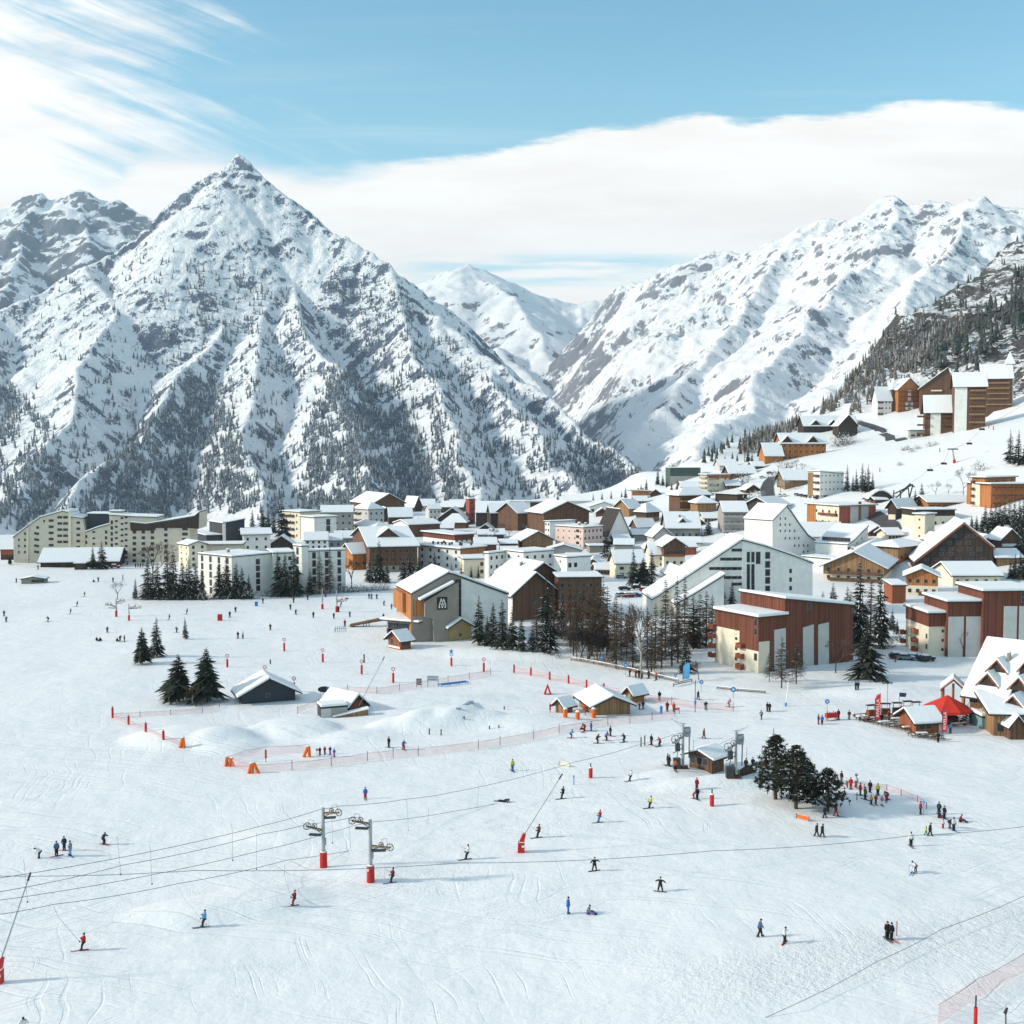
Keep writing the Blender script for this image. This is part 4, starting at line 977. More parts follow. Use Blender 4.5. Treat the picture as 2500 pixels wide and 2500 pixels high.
H_('apartment_block', 'cream tower house below the orange chalet row', 2231, 2257, 2281, 1318, 1257, 42, 'flat', 0, 'cream', cat='apartment block', win='L1x3s', ov=.8, up='cream', hs=.7)
H_('house', 'flat house with black roof band behind the cream tower house', -14, 2236, 2330, 1296, 1246, 6, 'flat', 0, 'cream', 'dark', .72, ov=.6, win='R5x1')
D = Fc('chalet', 'huge dark triangular chalet with red roof edge', 2330, 1392, -13, [(2232, 1392), (2232, 1372), (2353, 1277), (2426, 1337), (2426, 1382)], 24, 'dark', cat='chalet', group='houses and hotels of the village', ov=1.2,
wins=[(x, y, 1.6, 1.1) for y, xs in ((1308, (2330, 2362, 2378)), (1325, (2318, 2340, 2364)), (1341, (2300, 2322, 2345, 2367, 2390)), (1352, (2298, 2322, 2373)), (1366, (2262, 2285, 2310, 2340, 2370, 2400))) for x in xs])
lc = D['loc']; m = MB()
for a, b in (((2229, 1376), (2353, 1278)), ((2353, 1278), (2429, 1341))):
 p, q = lc(*a), lc(*b); m.prism([(p[0], -1.35, p[1] - .3), (q[0], -1.35, q[1] - .3), (q[0], -1.35, q[1] + .35), (p[0], -1.35, p[1] + .35)], (0, .2, 0))
m.build('bargeboard', W_('rust'), D['root'])
H_('chalet', 'orange boarded chalet on a cream ground floor with garage', 2211, 2289, 2316, 1456, 1408, 72, 'gR', 17, 'cream', 'orange', .52, cat='chalet', ov=1.1, win='L4x2', panels=[('L', .05, .6, -.2, .22, 'brown')])
H_('house', 'house with big facing snow roof behind the stepped red brown block', -18, 2326, 2442, 1432, 1405, 2, 'gR', 24, 'cream', win='R5x1', ov=1.0)
H_('house', 'brown orange house with diamond shaped snow roof left of the triangular chalet', 2124, 2192, 2256, 1378, 1338, 42, 'hip', 13, 'orange', 'tan', .5, ov=1.2, win='L4x1 R4x1')
H_('chalet', 'large balconied chalet with a row of snow hooks on its roof', 2010, 2158, 2205, 1424, 1386, 66, 'gR', 34, 'cream', 'tan', .45, cat='chalet', ov=1.5, bal=[('L', .08, .92, (.1, .5))], win='L6x2', ch=1)
H_('shed', 'small red brown shed in the trees below the orange boarded chalet', -7, 2178, 2211, 1474, 1430, 4, 'sy', 6, 'rust', cat='shed', ov=.5, st=.35)
H_('house', 'small snow roofed house right of the triangular chalet', -10, 2396, 2446, 1338, 1322, 4, 'gL', 12, 'brown')
H_('chalet', 'small chalet with red and white balconies at the right edge', -10, 2444, 2492, 1348, 1318, 6, 'gL', 24, 'brown', cat='chalet', bal=[('R', .02, .98, (.1, .5))], bcol='white')
H_('house', 'orange based house with facing snow roof at the right edge', -12, 2434, 2492, 1384, 1361, 2, 'gR', 15, 'tan', ov=1.1)
H_('house', 'low brown house at the right edge behind the fir trees', -10, 2462, 2520, 1310, 1294, 3, 'gR', 8, 'brown')
# ================================================================ red brown apartment buildings
HB = H_('apartment_building', 'red brown and white apartment building with a low wing and a taller slab behind', 1745, 1851, 1918, 1644, 1509, 30, 'flat', 0, 'cream', 'red', .57, cat='apartment building', group='red brown apartment buildings',
panels=[('L', 0, .42, .40, .58, 'red'), ('L', .42, .97, .57, .70, 'cream'), ('R', .40, .70, 0, .57, 'brown')], win='', wins=[('L', .06, f, 1, 1.6) for f in (.22, .42, .68, .85)] + [('L', .5, f, .8, .9) for f in (.14, .33, .52, .62)], bal=[('L', .31, .43, (.03, .22, .41)), ('L', .97, 1.08, (.12, .3, .48, .66))], bcol='rust', ov=.5, st=.6)
Fc('', '', 1917, 1634, 30, [(1917, 1634), (1917, 1464), (2083, 1479), (2083, 1612)], 1806, 'red', into=HB, st=.6,
panels=[([(1918, 1632), (1918, 1534), (1917.5, 1534), (1917.5, 1632)], 'pale', .1), ([(1890, 1636), (1890, 1538), (1917, 1533), (1917, 1633)], 'pale', .12), ([(1960, 1630), (1960, 1532), (1986, 1524), (1986, 1626)], 'pale', .12), ([(1997, 1625), (1997, 1525), (2023, 1519), (2023, 1621)], 'pale', .12)],
wins=[(1976, 1480, 1.2, 1.6), (2082, 1490, 1.0, .8)])
a30 = math.radians(30)
HB = H_('apartment_building', 'red brown and white apartment building climbing in three roof steps at the right edge', 2210, 2266, 2310, 1602, 1499, 4, 'flat', 0, 'cream', 'red', .70, cat='apartment building', group='red brown apartment buildings',
wins=[('R', .78, f, .6, .7) for f in (.12, .34, .56)] + [('L', .08, f, .9, 1.2) for f in (.15, .4)], bal=[('L', .42, .55, (.02, .24, .46)), ('L', .97, 1.06, (.1, .32))], bcol='rust', ov=.6, st=.6)
Bq = HB['dims'][1]
H_('', '', -Bq, 2312, 2396, 1604, 1471, 4, 'flat', 0, 'red', into=HB, ov=.6, st=.6, panels=[('R', .02, .46, 0, .74, 'pale'), ('R', .53, .97, 0, .74, 'pale')], wins=[('R', .4, .3, .6, .6), ('R', .4, .52, .6, .6), ('R', .9, .52, .6, .6)])
H_('', '', -Bq, 2398, 2530, 1606, 1445, 4, 'flat', 0, 'red', into=HB, ov=.6, st=.6, panels=[('R', .38, .62, 0, .78, 'pale'), ('R', .66, 1, 0, .78, 'pale')], wins=[('R', .72, f, .8, 1.2) for f in (.2, .36, .52, .66, .84, .92)] + [('R', .58, f, .5, .6) for f in (.3, .5)])
# ================================================================ hotel on the hill, right
HP = dict(cat='hotel', group='brown hotel buildings on the hill')
H_('hotel', 'small white and brown hotel house at the left end of the hill hotel', -11, 2142, 2176, 1016, 975, 6, 'gR', 30, 'white', ov=1.0, bal=[('R', .02, .35, 3)], win='R4x3', **HP)
H_('hotel', 'slim turreted stair house between the small white house and the orange gable', -7, 2177, 2192, 1006, 952, 8, 'hip', 26, 'brown', ov=.8, **HP)
H_('hotel', 'orange gabled front with white arched windows of the hill hotel', -18, 2192, 2247, 1008, 950, 6, 'gL', 26, 'orange', ov=1.2, bal=[('R', .02, .98, 5)], bcol='rust', panels=[('R', .33, .67, .12, .5, 'white'), ('R', .43, .57, .12, .95, 'white')], **HP)
H_('hotel', 'brown wing with broad stepped roof and cupola of the hill hotel', -18, 2247, 2330, 1012, 946, -15, 'gL', 46, 'brown', q=.78, ov=1.4, win='R6x5s', bal=[('R', .30, .62, 5)], bcol='cream', **HP)
H_('hotel', 'tall brown wing with snow dormers and a white corner of the hill hotel', -18, 2329, 2405, 1058, 942, -15, 'gR', 32, 'brown', ov=1.2, panels=[('R', 0, .40, -.3, .99, 'white')], win='R7x6s', bal=[('R', .48, .98, 6)], bcol='tan', **HP)
H_('hotel', 'largest brown wing of the hill hotel with a white balcony line at its foot', -18, 2395, 2470, 1018, 922, -15, 'gR', 32, 'brown', ov=1.2, win='R8x6s', bal=[('R', -.3, 1.1, (.27,)), ('R', .2, .9, (.42, .56, .7, .84))], bcol='tan', **HP)
H_('hotel', 'white tower with pointed snow roof at the right end of the hill hotel', -7, 2456, 2473, 990, 890, -15, 'hip', 30, 'white', ov=1.0, win='R1x6s', **HP)
H_('hotel', 'front house of the hill hotel on a grey podium with white middle wall', -16, 2258, 2337, 1066, 1004, -15, 'gR', 38, 'brown', ov=1.2, panels=[('R', .16, .48, -.15, .98, 'white')], win='R8x3', bal=[('R', -.25, .15, 3), ('R', .5, .98, 3)], **HP)
H_('podium', 'long grey glazed podium with snow on its terrace below the hill hotel', -18, 2222, 2318, 1072, 1051, -15, 'flat', 0, 'grey', ov=.6, win='R7x1w', cat='podium', maxlen=40)
H_('hotel', 'dark brown chalet hotel on the hillside road', -16, 1962, 2092, 1068, 1038, 4, 'gR', 22, 'dark', cat='hotel', ov=1.3, win='R9x2', group='chalet hotels on the hillside', maxlen=50)
HB = HOUSES[-1]
for f in (.22, .55): dormer(HB[0].children[1], 0, (HB[1] * f, -.6, HB[3] - .4), 8, 4.2, 7, 'dark')
H_('chalet', 'steep dark gable at the right end of the dark brown chalet hotel', -15, 2048, 2093, 1070, 1038, 4, 'gL', 24, 'dark', cat='chalet', group='chalet hotels on the hillside', ov=1.0, win='R4x2')
H_('hotel', 'orange boarded chalet hotel with two front gables on the hillside', -15, 1908, 2016, 1124, 1081, 4, 'gR', 22, 'orange', cat='hotel', ov=1.2, win='R8x3', group='chalet hotels on the hillside', maxlen=45)
HB = HOUSES[-1]
for f in (.12, .70): dormer(HB[0].children[1], 0, (HB[1] * f, -.6, HB[3] - .6), 8, 4.6, 7, 'tan')
H_('house', 'orange boarded annex with smooth snow roof left of the orange chalet hotel', -13, 1868, 1911, 1134, 1111, 6, 'gR', 28, 'orange', cat='annex', group='chalet hotels on the hillside', ov=1.0, wins=[('R', .7, .05, 3, 2)])
# ================================================================ huts on the snow field
HU = dict(group='small huts on the snow', cat='hut')
H_('hut', 'dark green hut with long left roof slope and a round white lamp', -6, 592, 721, 1719, 1696, 22, 'gL', 34, 'slate', q=.5, ov=1.2, wins=[('R', .48, .5, .8, .9)], **HU)
H_('hut', 'rust red hut with pale container and thick snow roof beside the fun park', 795, 852, 888, 1738, 1722, 48, 'gL', 20, 'rust', ov=.9, **HU)
H_('container', 'grey blue metal container under snow joined to the rust red hut', 775, 785, 848, 1753, 1730, 22, 'flat', 0, 'slate', cat='container', group='small huts on the snow', ov=.1, st=.45, panels=[('R', 0, .36, 0, .97, 'pale'), ('R', .36, 1, .0, .97, 'grey')])
H_('hut', 'small brown hut with red barrier at the head of the nursery lift', 1356, 1376, 1398, 1741, 1723, 42, 'gR', 12, 'tan', ov=.7, st=.4, **HU)
H_('hut', 'wide brown hut with broad snow roof behind the orange mats', -9, 1449, 1538, 1746, 1723, 14, 'gL', 20, 'tan', ov=1.0, st=.4, **HU)
H_('hut', 'orange brown ticket hut with a blue door', 1527, 1545, 1573, 1717, 1694, 40, 'gR', 12, 'orange', ov=.7, st=.4, panels=[('L', .25, .65, 0, .75, 'teal')], **HU)
H_('hut', 'brown lift cabin with porch between the two drag lift drive stations', 1683, 1738, 1767, 1890, 1851, 46, 'gR', 12, 'brown', ov=1.0, st=.3, wins=[('L', .3, .42, 1.0, 1.2), ('L', .55, .42, 1.0, 1.2), ('L', .85, .42, 1.0, 1.3), ('R', .3, .42, .9, 1.3)], **HU)
# ================================================================ restaurant chalet at the right edge
HB = H_('restaurant', 'restaurant chalet with huge dormered snow roof at the right edge', 2368, 2446, -20, 1778, 1699, 46, 'gL', 110, 'brown', cat='restaurant', ov=1.4, q=.5, st=.6, win='L8x2', maxlen=40)
RS = HB; A_, B_, Hh = HB['dims']
RSlope = None
ro = [o for o in RS.children if o.name.startswith('roof')][0]
RZ = 110 * (RS.location.y / F / CP); XR = A_ * .5
def roof_at(px, py):
 """point of the front slope of the restaurant roof seen at a pixel, in the building's own coordinates"""
 M = RS.matrix_basis.inverted(); o = M @ Vector((0, 0, CAMZ)); d = (M.to_3x3() @ Vector(ray(px, py)))
 s = RZ / XR; t = (Hh + .8 + s * o.x - o.z) / (d.z - s * d.x)
 return o + d * t
for i, (cx, cy, wpx, hpx) in enumerate(((2434, 1642, 52, 27), (2411, 1675, 52, 27), (2487, 1686, 50, 27), (2473, 1731, 56, 27), (2505, 1642, 40, 25))):
 p = roof_at(cx, cy); s = RS.location.y / F
 d = dormer(ro, 0, (0, 0, 0), wpx * s * .9, hpx * s * 1.05, 5.5, 'rust')
 d.location = p; d.rotation_euler = (0, 0, -math.pi / 2)
p = roof_at(2463, 1612); m = MB(); m.mat(0).tube((p.x, p.y, p.z - 1), (p.x, p.y, p.z + 1.5), .42, .38, 10); m.mat(1).ball((p.x, p.y, p.z + 1.6), .45, 10, 5, .8); m.build('chimney', [W_('conc'), MATS['snow']], ro)
H_('annex', 'lower front wing of the restaurant chalet with a small gabled porch', 2425, 2530, -7, 1800, 1743, 84, 'sx', 22, 'tan', ov=1.2, cat='annex', st=.5, wins=[('L', .75, .2, 2.5, 1.6)])
H_('porch', 'little gabled porch before the lower restaurant wing', -2.5, 2466, 2500, 1806, 1772, 2, 'gL', 22, 'brown', ov=.5, cat='porch', st=.3)
H_('garage', 'garage with a pale teal door and snow on top beside the restaurant', -5, 2397, 2436, 1780, 1752, 3, 'flat', 0, 'teal', cat='garage', ov=.2, st=.6)
H_('bar_hut', 'small bar hut under thick snow between the benches of the terrace', -5.5, 2236, 2292, 1792, 1762, 12, 'gR', 22, 'rust', cat='hut', group='small huts on the snow', ov=.9, st=.4, wins=[('R', .4, .35, 2.5, .9)])
# ================================================================ more houses filling the gaps
for px, py, wpx, hpx, rh, rf, az, wl, up, lab in (
(1412, 1384, 40, 16, 12, 'gR', 6, 'cream', 'brown', 'little cream and brown house behind the right white flat roofed block'), (1448, 1392, 34, 14, 12, 'gL', -6, 'tan', None, 'little ochre gabled house right of the white street lamp'), (1474, 1404, 30, 13, 10, 'gR', 4, 'pale', None, 'small pale house between the street lamp and the cream cottage'),
(1655, 1414, 34, 14, 14, 'gL', 8, 'cream', 'tan', 'small gabled house at the upper edge of the parking before the ramp roof'), (1520, 1332, 34, 13, 11, 'gR', 10, 'brown', None, 'brown house just below the steep white painted gable'), (1590, 1350, 26, 12, 10, 'gL', 0, 'tan', None, 'narrow ochre gable above the narrow cream cottage'),
(1700, 1288, 34, 12, 11, 'gL', 10, 'brown', None, 'brown gable right of the dormered smooth roof'), (1735, 1276, 30, 11, 10, 'gR', 4, 'cream', None, 'cream house between the dormered roof and the grey balcony front'), (1850, 1290, 34, 13, 12, 'gR', 6, 'pale', None, 'pale house behind the kinked tower house, left'), (1990, 1312, 40, 12, 12, 'gR', -4, 'tan', None, 'ochre house under the long slope right of the kinked tower house'),
(2140, 1310, 34, 12, 11, 'gL', 12, 'brown', None, 'brown gable at the inner side of the street bend'), (2185, 1318, 32, 12, 12, 'gR', 8, 'cream', None, 'cream house below the street bend'), (2300, 1330, 30, 12, 12, 'gL', 6, 'dark', None, 'dark gable between the cream tower house and the triangular chalet'), (2150, 1230, 26, 10, 9, 'gR', 10, 'brown', None, 'brown house left of the dark little chalet at the bend'),
(1790, 1196, 30, 11, 10, 'gR', 6, 'tan', None, 'ochre house above the low dark snow rimmed house'), (1838, 1206, 30, 11, 10, 'gL', 8, 'brown', None, 'brown gable left of the road on the hill'), (1760, 1182, 26, 10, 9, 'gL', 4, 'cream', None, 'cream gable right of the cream block of flats'), (1690, 1222, 24, 9, 8, 'gR', 4, 'brown', None, 'small brown house left under the cream block of flats'),
(1852, 1148, 26, 10, 9, 'gR', 5, 'tan', None, 'ochre house left below the orange annex on the hillside'), (1600, 1214, 26, 9, 9, 'gL', 0, 'brown', None, 'small brown gable right of the banded white house'), (1566, 1232, 28, 9, 9, 'gR', 4, 'pale', None, 'pale low house under the banded white house'), (1470, 1262, 30, 10, 10, 'gL', -4, 'brown', None, 'brown gable between the low white house and the bluish roof slope'),
(1305, 1292, 30, 11, 10, 'gL', 0, 'tan', None, 'ochre gable under the big brown chalet, left'), (1215, 1316, 30, 11, 10, 'gR', 6, 'brown', None, 'brown house left of the low brown chalet'), (1185, 1300, 26, 10, 9, 'gL', -5, 'dark', None, 'dark gable under the rounded white front chalet'), (1245, 1362, 34, 12, 11, 'gR', 4, 'brown', None, 'brown house behind the first white flat roofed block'),
(985, 1330, 36, 13, 12, 'gL', 6, 'brown', None, 'brown gable between the white hall and the block with chimney pots'), (1090, 1300, 30, 11, 10, 'gR', 0, 'dark', None, 'dark house behind the tilted roof with rust red side'), (630, 1322, 34, 13, 11, 'gR', 8, 'pale', None, 'pale house left of the twin snow roofed house'), (540, 1330, 34, 12, 10, 'gL', 5, 'dark', None, 'dark gable behind the cream snow gabled house')):
 H_('chalet', lab, -11, px - wpx / 2, px + wpx / 2, py, py - hpx, az, rf, rh, wl, up, .5, ov=1.1, cat='chalet', win='R4x2', bal=[('R', .05, .95, (.5,))] if rf == 'gL' else ())
# ---------------------------------------------------------------- trees
M_NEEDLE = mat('needles', (.030, .036, .024), 0.85, 0.5, 1.5)
M_PINE = mat('pine_needles', (.034, .042, .026), 0.85, 0.5, 1.5)
M_TWIG = mat('bare_twigs', (.105, .072, .045), 0.9, 0.35, 1.0)
M_DTWIG = mat('dark_twigs', (.055, .042, .030), 0.9, 0.35, 1.0)
M_FROST = mat('frosted_twigs', (.42, .43, .44), 0.9, 0.25, 1.0)
M_BARK = mat('bark', (.085, .058, .040), 0.9, 0.4, 3.0)
M_BIRCH = mat('birch_bark', (.40, .36, .31), 0.8, 0.4, 3.0)
def blade(m, p, d, L, w, droop, rnd, seg=2):
 """one branch of foliage: a narrow tapering strip, drooping along its length"""
 d = Vector(d).normalized(); s = Vector((-d.y, d.x, 0)); s = s.normalized() if s.length > .01 else Vector((1, 0, 0))
 s = (s + Vector((0, 0, rnd.uniform(-.7, .7)))).normalized()
 P = Vector(p); prev = (P - s * w * .25, P + s * w * .25)
 for i in range(1, seg + 1):
  f = i / seg
  c = P + d * L * f + Vector((0, 0, -droop * L * f * f))
  ww = w * (1 - f) * .9 + w * .05 if i == seg else w * .5 * (1.25 - f * .4)
  cur = (c - s * ww, c + s * ww)
  m.poly([prev[0], cur[0], cur[1], prev[1]]); prev = cur
def spruce(seed, snow=.25, width=.21, layers=26, base=.06, per=9, dense=1.0):
 rnd = random.Random(seed); m = MB()
 t = MB(); t.tube((0, 0, -.03), (0, 0, .55), .016, .010, 7, False); t.tube((0, 0, .55), (0, 0, .98), .010, .002, 6, False)
 lop = rnd.uniform(0, 6.28)
 for i in range(layers):
  f = (i + .5) / layers
  z = base + (1 - base) * f ** .92
  r = width * (1 - f) ** .82 * rnd.uniform(.80, 1.18) + .006
  n = max(4, int(per * (1 - .55 * f)))
  a0 = rnd.uniform(0, 6.28)
  for k in range(n):
   a = a0 + 6.283 * k / n + rnd.uniform(-.25, .25)
   L = r * rnd.uniform(.65, 1.2) * (1 + .12 * math.cos(a - lop))
   zz = z + rnd.uniform(-.012, .012)
   d = (math.cos(a), math.sin(a), .15 + .25 * f)
   dr = .45 * (1 - f) + .1
   m.mat(0); blade(m, (0, 0, zz), d, L, L * .34 * dense + .006, dr, rnd, 2)
   for s in (-1, 1):
    b = a + s * rnd.uniform(.30, .6)
    st = Vector(d).normalized() * L * rnd.uniform(.25, .5)
    blade(m, (st.x, st.y, zz + st.z * .6), (math.cos(b), math.sin(b), .05), L * .55, L * .22 * dense + .004, dr + .2, rnd, 1)
    blade(m, (st.x, st.y, zz + st.z * .6), (math.cos(b) * .6, math.sin(b) * .6, -.8), L * .35, L * .2 * dense + .004, .1, rnd, 1)
   if rnd.random() < snow:
    m.mat(1)
    st = Vector(d).normalized() * L * rnd.uniform(.35, .6)
    q = Vector((0, 0, zz + .008)) + st; q.z -= dr * L * .2
    blade(m, q, (d[0], d[1], -.1), L * rnd.uniform(.35, .55), L * rnd.uniform(.16, .26) + .004, dr * .5, rnd, 1)
 return t.mesh('trunk', True), m.mesh('crown')
def pine(seed, base=.17, snow=.1, width=.29, n=460):
 """broad mountain pine: rounded clumps of needles on rising boughs"""
 rnd = random.Random(seed); m = MB(); t = MB()
 t.tube((0, 0, -.03), (0, 0, .5), .022, .015, 8, False); t.tube((0, 0, .5), (0, 0, .93), .015, .003, 6, False)
 for i in range(n):
  f = rnd.random() ** .9
  z = base + (1 - base) * f
  prof = width * (math.sin(min(1, f * 2.2 + .35) * 1.57)) * (1 - f) ** .62 + .02
  a = rnd.uniform(0, 6.28); rr = prof * rnd.uniform(.35, 1.08)
  c = Vector((math.cos(a) * rr, math.sin(a) * rr, z + rnd.uniform(-.01, .01)))
  if rnd.random() < .25: t.tube((0, 0, max(.1, z - .06)), c, .006, .002, 4, False)
  s = rnd.uniform(.045, .075) * (1.15 - .5 * f)
  m.mat(0)
  for k in range(9):
   v = Vector((rnd.gauss(0, 1), rnd.gauss(0, 1), rnd.gauss(.35, .8))).normalized()
   blade(m, c - v * s * .3, v, s * rnd.uniform(.9, 1.4), s * .62, .1, rnd, 1)
  if rnd.random() < snow:
   m.mat(1); blade(m, c + Vector((-s * .5, 0, s * .8)), (1, rnd.uniform(-1, 1), 0), s * 1.5, s * .7, .2, rnd, 1)
 return t.mesh('trunk', True), m.mesh('crown')
def larch(seed, snow=.05, width=.15, layers=34, base=.12):
 """leafless larch: thin brown boughs"""
 rnd = random.Random(seed); m = MB(); t = MB()
 t.tube((0, 0, -.03), (0, 0, .5), .013, .008, 7, False); t.tube((0, 0, .5), (0, 0, 1.0), .008, .0015, 5, False)
 for i in range(layers):
  f = (i + rnd.random()) / layers; z = base + (1 - base) * f
  r = width * (1 - f) ** .75 * rnd.uniform(.7, 1.2) + .006
  for k in range(9):
   a = rnd.uniform(0, 6.28); L = r * rnd.uniform(.6, 1.1); d = Vector((math.cos(a), math.sin(a), rnd.uniform(-.15, .35))).normalized()
   m.mat(0); p = Vector((0, 0, z)); e = p + d * L + Vector((0, 0, -.2 * L))
   m.tube(p, e, .0034, .0014, 3, False)
   for j in range(9):
    q = p.lerp(e, rnd.uniform(.2, 1)); b = a + rnd.uniform(-1.1, 1.1)
    blade(m, q, (math.cos(b), math.sin(b), rnd.uniform(-.9, .3)), L * rnd.uniform(.22, .48), .012, .25, rnd, 1)
   if rnd.random() < snow:
    m.mat(1); blade(m, p.lerp(e, .4) + Vector((0, 0, .006)), d, L * .5, .010, .2, rnd, 1)
 return t.mesh('trunk', True), m.mesh('crown')
def bare_tree(seed, stems=1, spread=.30, snow=.03):
 """leafless broadleaf: forking boughs and a haze of twigs"""
 rnd = random.Random(seed); m = MB(); t = MB()
 def grow(p, d, L, r, dep):
  e = p + d * L
  (t if dep < 2 else m.mat(0)).tube(p, e, r, r * .65, 6 if dep < 2 else 3, False)
  if dep >= 5:
   for k in range(6):
    v = (d + Vector((rnd.gauss(0, .7), rnd.gauss(0, .7), rnd.gauss(.1, .5)))).normalized()
    blade(m, e - d * L * rnd.random(), v, L * rnd.uniform(.6, 1.3), .011, .1, rnd, 1)
   if rnd.random() < snow * 2: m.mat(1); blade(m, e, d, L * .6, .012, .1, rnd, 1); m.mat(0)
   return
  for k in range(3 if dep < 4 else 2):
   v = (d * .9 + Vector((rnd.gauss(0, spread * 1.6), rnd.gauss(0, spread * 1.6), rnd.uniform(.05, .35)))).normalized()
   grow(e if k else p.lerp(e, .8), v, L * rnd.uniform(.62, .80), r * .62, dep + 1)
 for s in range(stems):
  a = rnd.uniform(0, 6.28); d = Vector((math.cos(a) * .32, math.sin(a) * .32, 1)).normalized() if stems > 1 else Vector((rnd.uniform(-.05, .05), 0, 1)).normalized()
  grow(Vector((math.cos(a) * .01 * stems, math.sin(a) * .01 * stems, -.02)), d, .27, .017 if stems == 1 else .011, 0)
 zm = max(p[2] for p in m.v)
 for q in (t, m): q.v = [(x / zm, y / zm, z / zm) for x, y, z in q.v]
 return t.mesh('trunk', True), m.mesh('crown')
def bush(seed, snow=.3):
 rnd = random.Random(seed); m = MB(); t = MB()
 for k in range(6):
  a = rnd.uniform(0, 6.28); t.tube((0, 0, -.05), (math.cos(a) * .3, math.sin(a) * .3, .5), .02, .008, 4, False)
 for i in range(260):
  v = Vector((rnd.gauss(0, 1), rnd.gauss(0, 1), abs(rnd.gauss(0, 1)))).normalized()
  c = v * rnd.uniform(.35, 1.0); c = Vector((c.x * .8, c.y * .8, c.z)); top = rnd.random() < snow and v.z > .4
  m.mat(1 if top else 0); blade(m, c, (v + Vector((rnd.gauss(0, .6), rnd.gauss(0, .6), 0))), rnd.uniform(.12, .25), .09, .2, rnd, 1)
 return t.mesh('trunk'), m.mesh('crown')
SN = MATS['snow']
def kit(pairs, leaf, bark=None):
 out = []
 for t, c in pairs:
  t.materials.append(bark or M_BARK); c.materials.append(leaf); c.materials.append(SN); out.append((t, c))
 return out
TK = {
 'spruce': kit([spruce(i, .16) for i in range(4)], M_NEEDLE),
 'slim': kit([spruce(10 + i, .14, .155, 28, .05, 8) for i in range(3)], M_NEEDLE),
 'snowy': kit([spruce(20 + i, .55, .22, 24) for i in range(3)], M_NEEDLE),
 'white': kit([spruce(30 + i, .95, .17, 26) for i in range(2)], M_NEEDLE),
 'round': kit([spruce(40 + i, .03, .30, 24, .12, 12, 1.3) for i in range(2)], M_PINE),
 'pine': kit([pine(50 + i) for i in range(4)], M_PINE),
 'larch': kit([larch(60 + i) for i in range(4)], M_TWIG),
 'snowlarch': kit([larch(66 + i, .5, .22, 26, .2) for i in range(2)], M_DTWIG),
 'bare': kit([bare_tree(70 + i) for i in range(3)], M_TWIG),
 'clump': kit([bare_tree(75 + i, 5, .3) for i in range(2)], M_DTWIG),
 'birch': kit([bare_tree(78, 1, .22)], M_TWIG, M_BIRCH),
 'frost': kit([bare_tree(80 + i, 1, .34, .2) for i in range(2)], M_FROST),
 'bush': kit([bush(90 + i) for i in range(3)], M_DTWIG),
 'greenbush': kit([bush(95 + i, .35) for i in range(2)], M_NEEDLE),
}
KN = {'spruce': 'spruce_tree', 'slim': 'spruce_tree', 'snowy': 'spruce_tree', 'white': 'spruce_tree', 'round': 'fir_tree', 'pine': 'pine_tree', 'larch': 'larch_tree', 'snowlarch': 'larch_tree', 'bare': 'bare_tree', 'clump': 'bare_tree', 'birch': 'birch_tree', 'frost': 'frosted_tree', 'bush': 'shrub', 'greenbush': 'shrub'}
_tn = [0]
def T_(kind, px, py, hpx, label, group=None, wide=1.0, P=None):
 P = P or gp(px, py); h = hpx * P.y / F / CP
 _tn[0] += 1
 r = empty(KN[kind], P, R.uniform(0, 6.28), label, 'shrub' if 'bush' in kind else 'tree', group)
 t, c = TK[kind][_tn[0] % len(TK[kind])]
 r.scale = (h * wide, h * wide, h)
 link('trunk', t, None, r); link('crown', c, None, r)
 return r
# single trees on the snow field
T_('round', 347, 1621, 92, 'dense dark fir, lower left one of a pair on the open snow')
T_('spruce', 383, 1603, 100, 'taller dark spruce, right one of a pair on the open snow', wide=1.15)
T_('round', 437, 1714, 120, 'broad dark pine on the left of the pair left of the dark green hut', wide=1.45)
T_('round', 506, 1712, 134, 'taller pointed pine on the right of the pair left of the dark green hut', wide=1.3)
T_('birch', 470, 1722, 52, 'little pale bare birch in front of the pine pair')
T_('white', 452, 1560, 56, 'small spruce white with snow, alone on the open slope')
T_('frost', 288, 1464, 50, 'frosted little tree behind the far left drag lift pylon')
T_('white', 331, 1463, 54, 'snow hung spruce at the left end of the dark hedge')
# dark hedge of trees before the white blocks
G1 = 'spruces in the dark hedge before the white blocks'
for px, h in ((362, 112), (385, 96), (410, 118), (424, 126), (446, 104), (462, 108), (479, 92), (493, 78)):
 T_('spruce', px, 1463, h, 'dark spruce in the hedge left of the tall white flat roofed block', G1)
for px, h in ((536, 100), (553, 106), (578, 92), (591, 80), (608, 62)):
 T_('spruce', px, 1461, h, 'dark spruce standing in front of the tall white flat roofed block', G1)
for px, h in ((679, 112), (697, 110), (718, 120)):
 T_('spruce', px, 1456, h, 'one of three pointed spruces before the row of white flat roofs', G1)
T_('bare', 374, 1425, 108, 'brown leafless crown rising above the left end of the dark hedge')
T_('snowy', 757, 1452, 66, 'snow flecked spruce right of the three pointed spruces', wide=1.1)
T_('larch', 780, 1449, 108, 'thin bare larch before the block with three dark strips, left one')
T_('larch', 806, 1448, 112, 'thin bare larch before the block with three dark strips, right one')
T_('bare', 858, 1437, 78, 'rusty leafless tree before the orange annex', wide=1.0)
T_('spruce', 926, 1422, 106, 'tall dark spruce in front of the large brown hotel')
T_('snowy', 902, 1421, 60, 'snowy spruce at the left foot of the tall dark spruce', wide=1.2)
T_('snowy', 945, 1424, 48, 'small snowy spruce at the right foot of the tall dark spruce', wide=1.2)
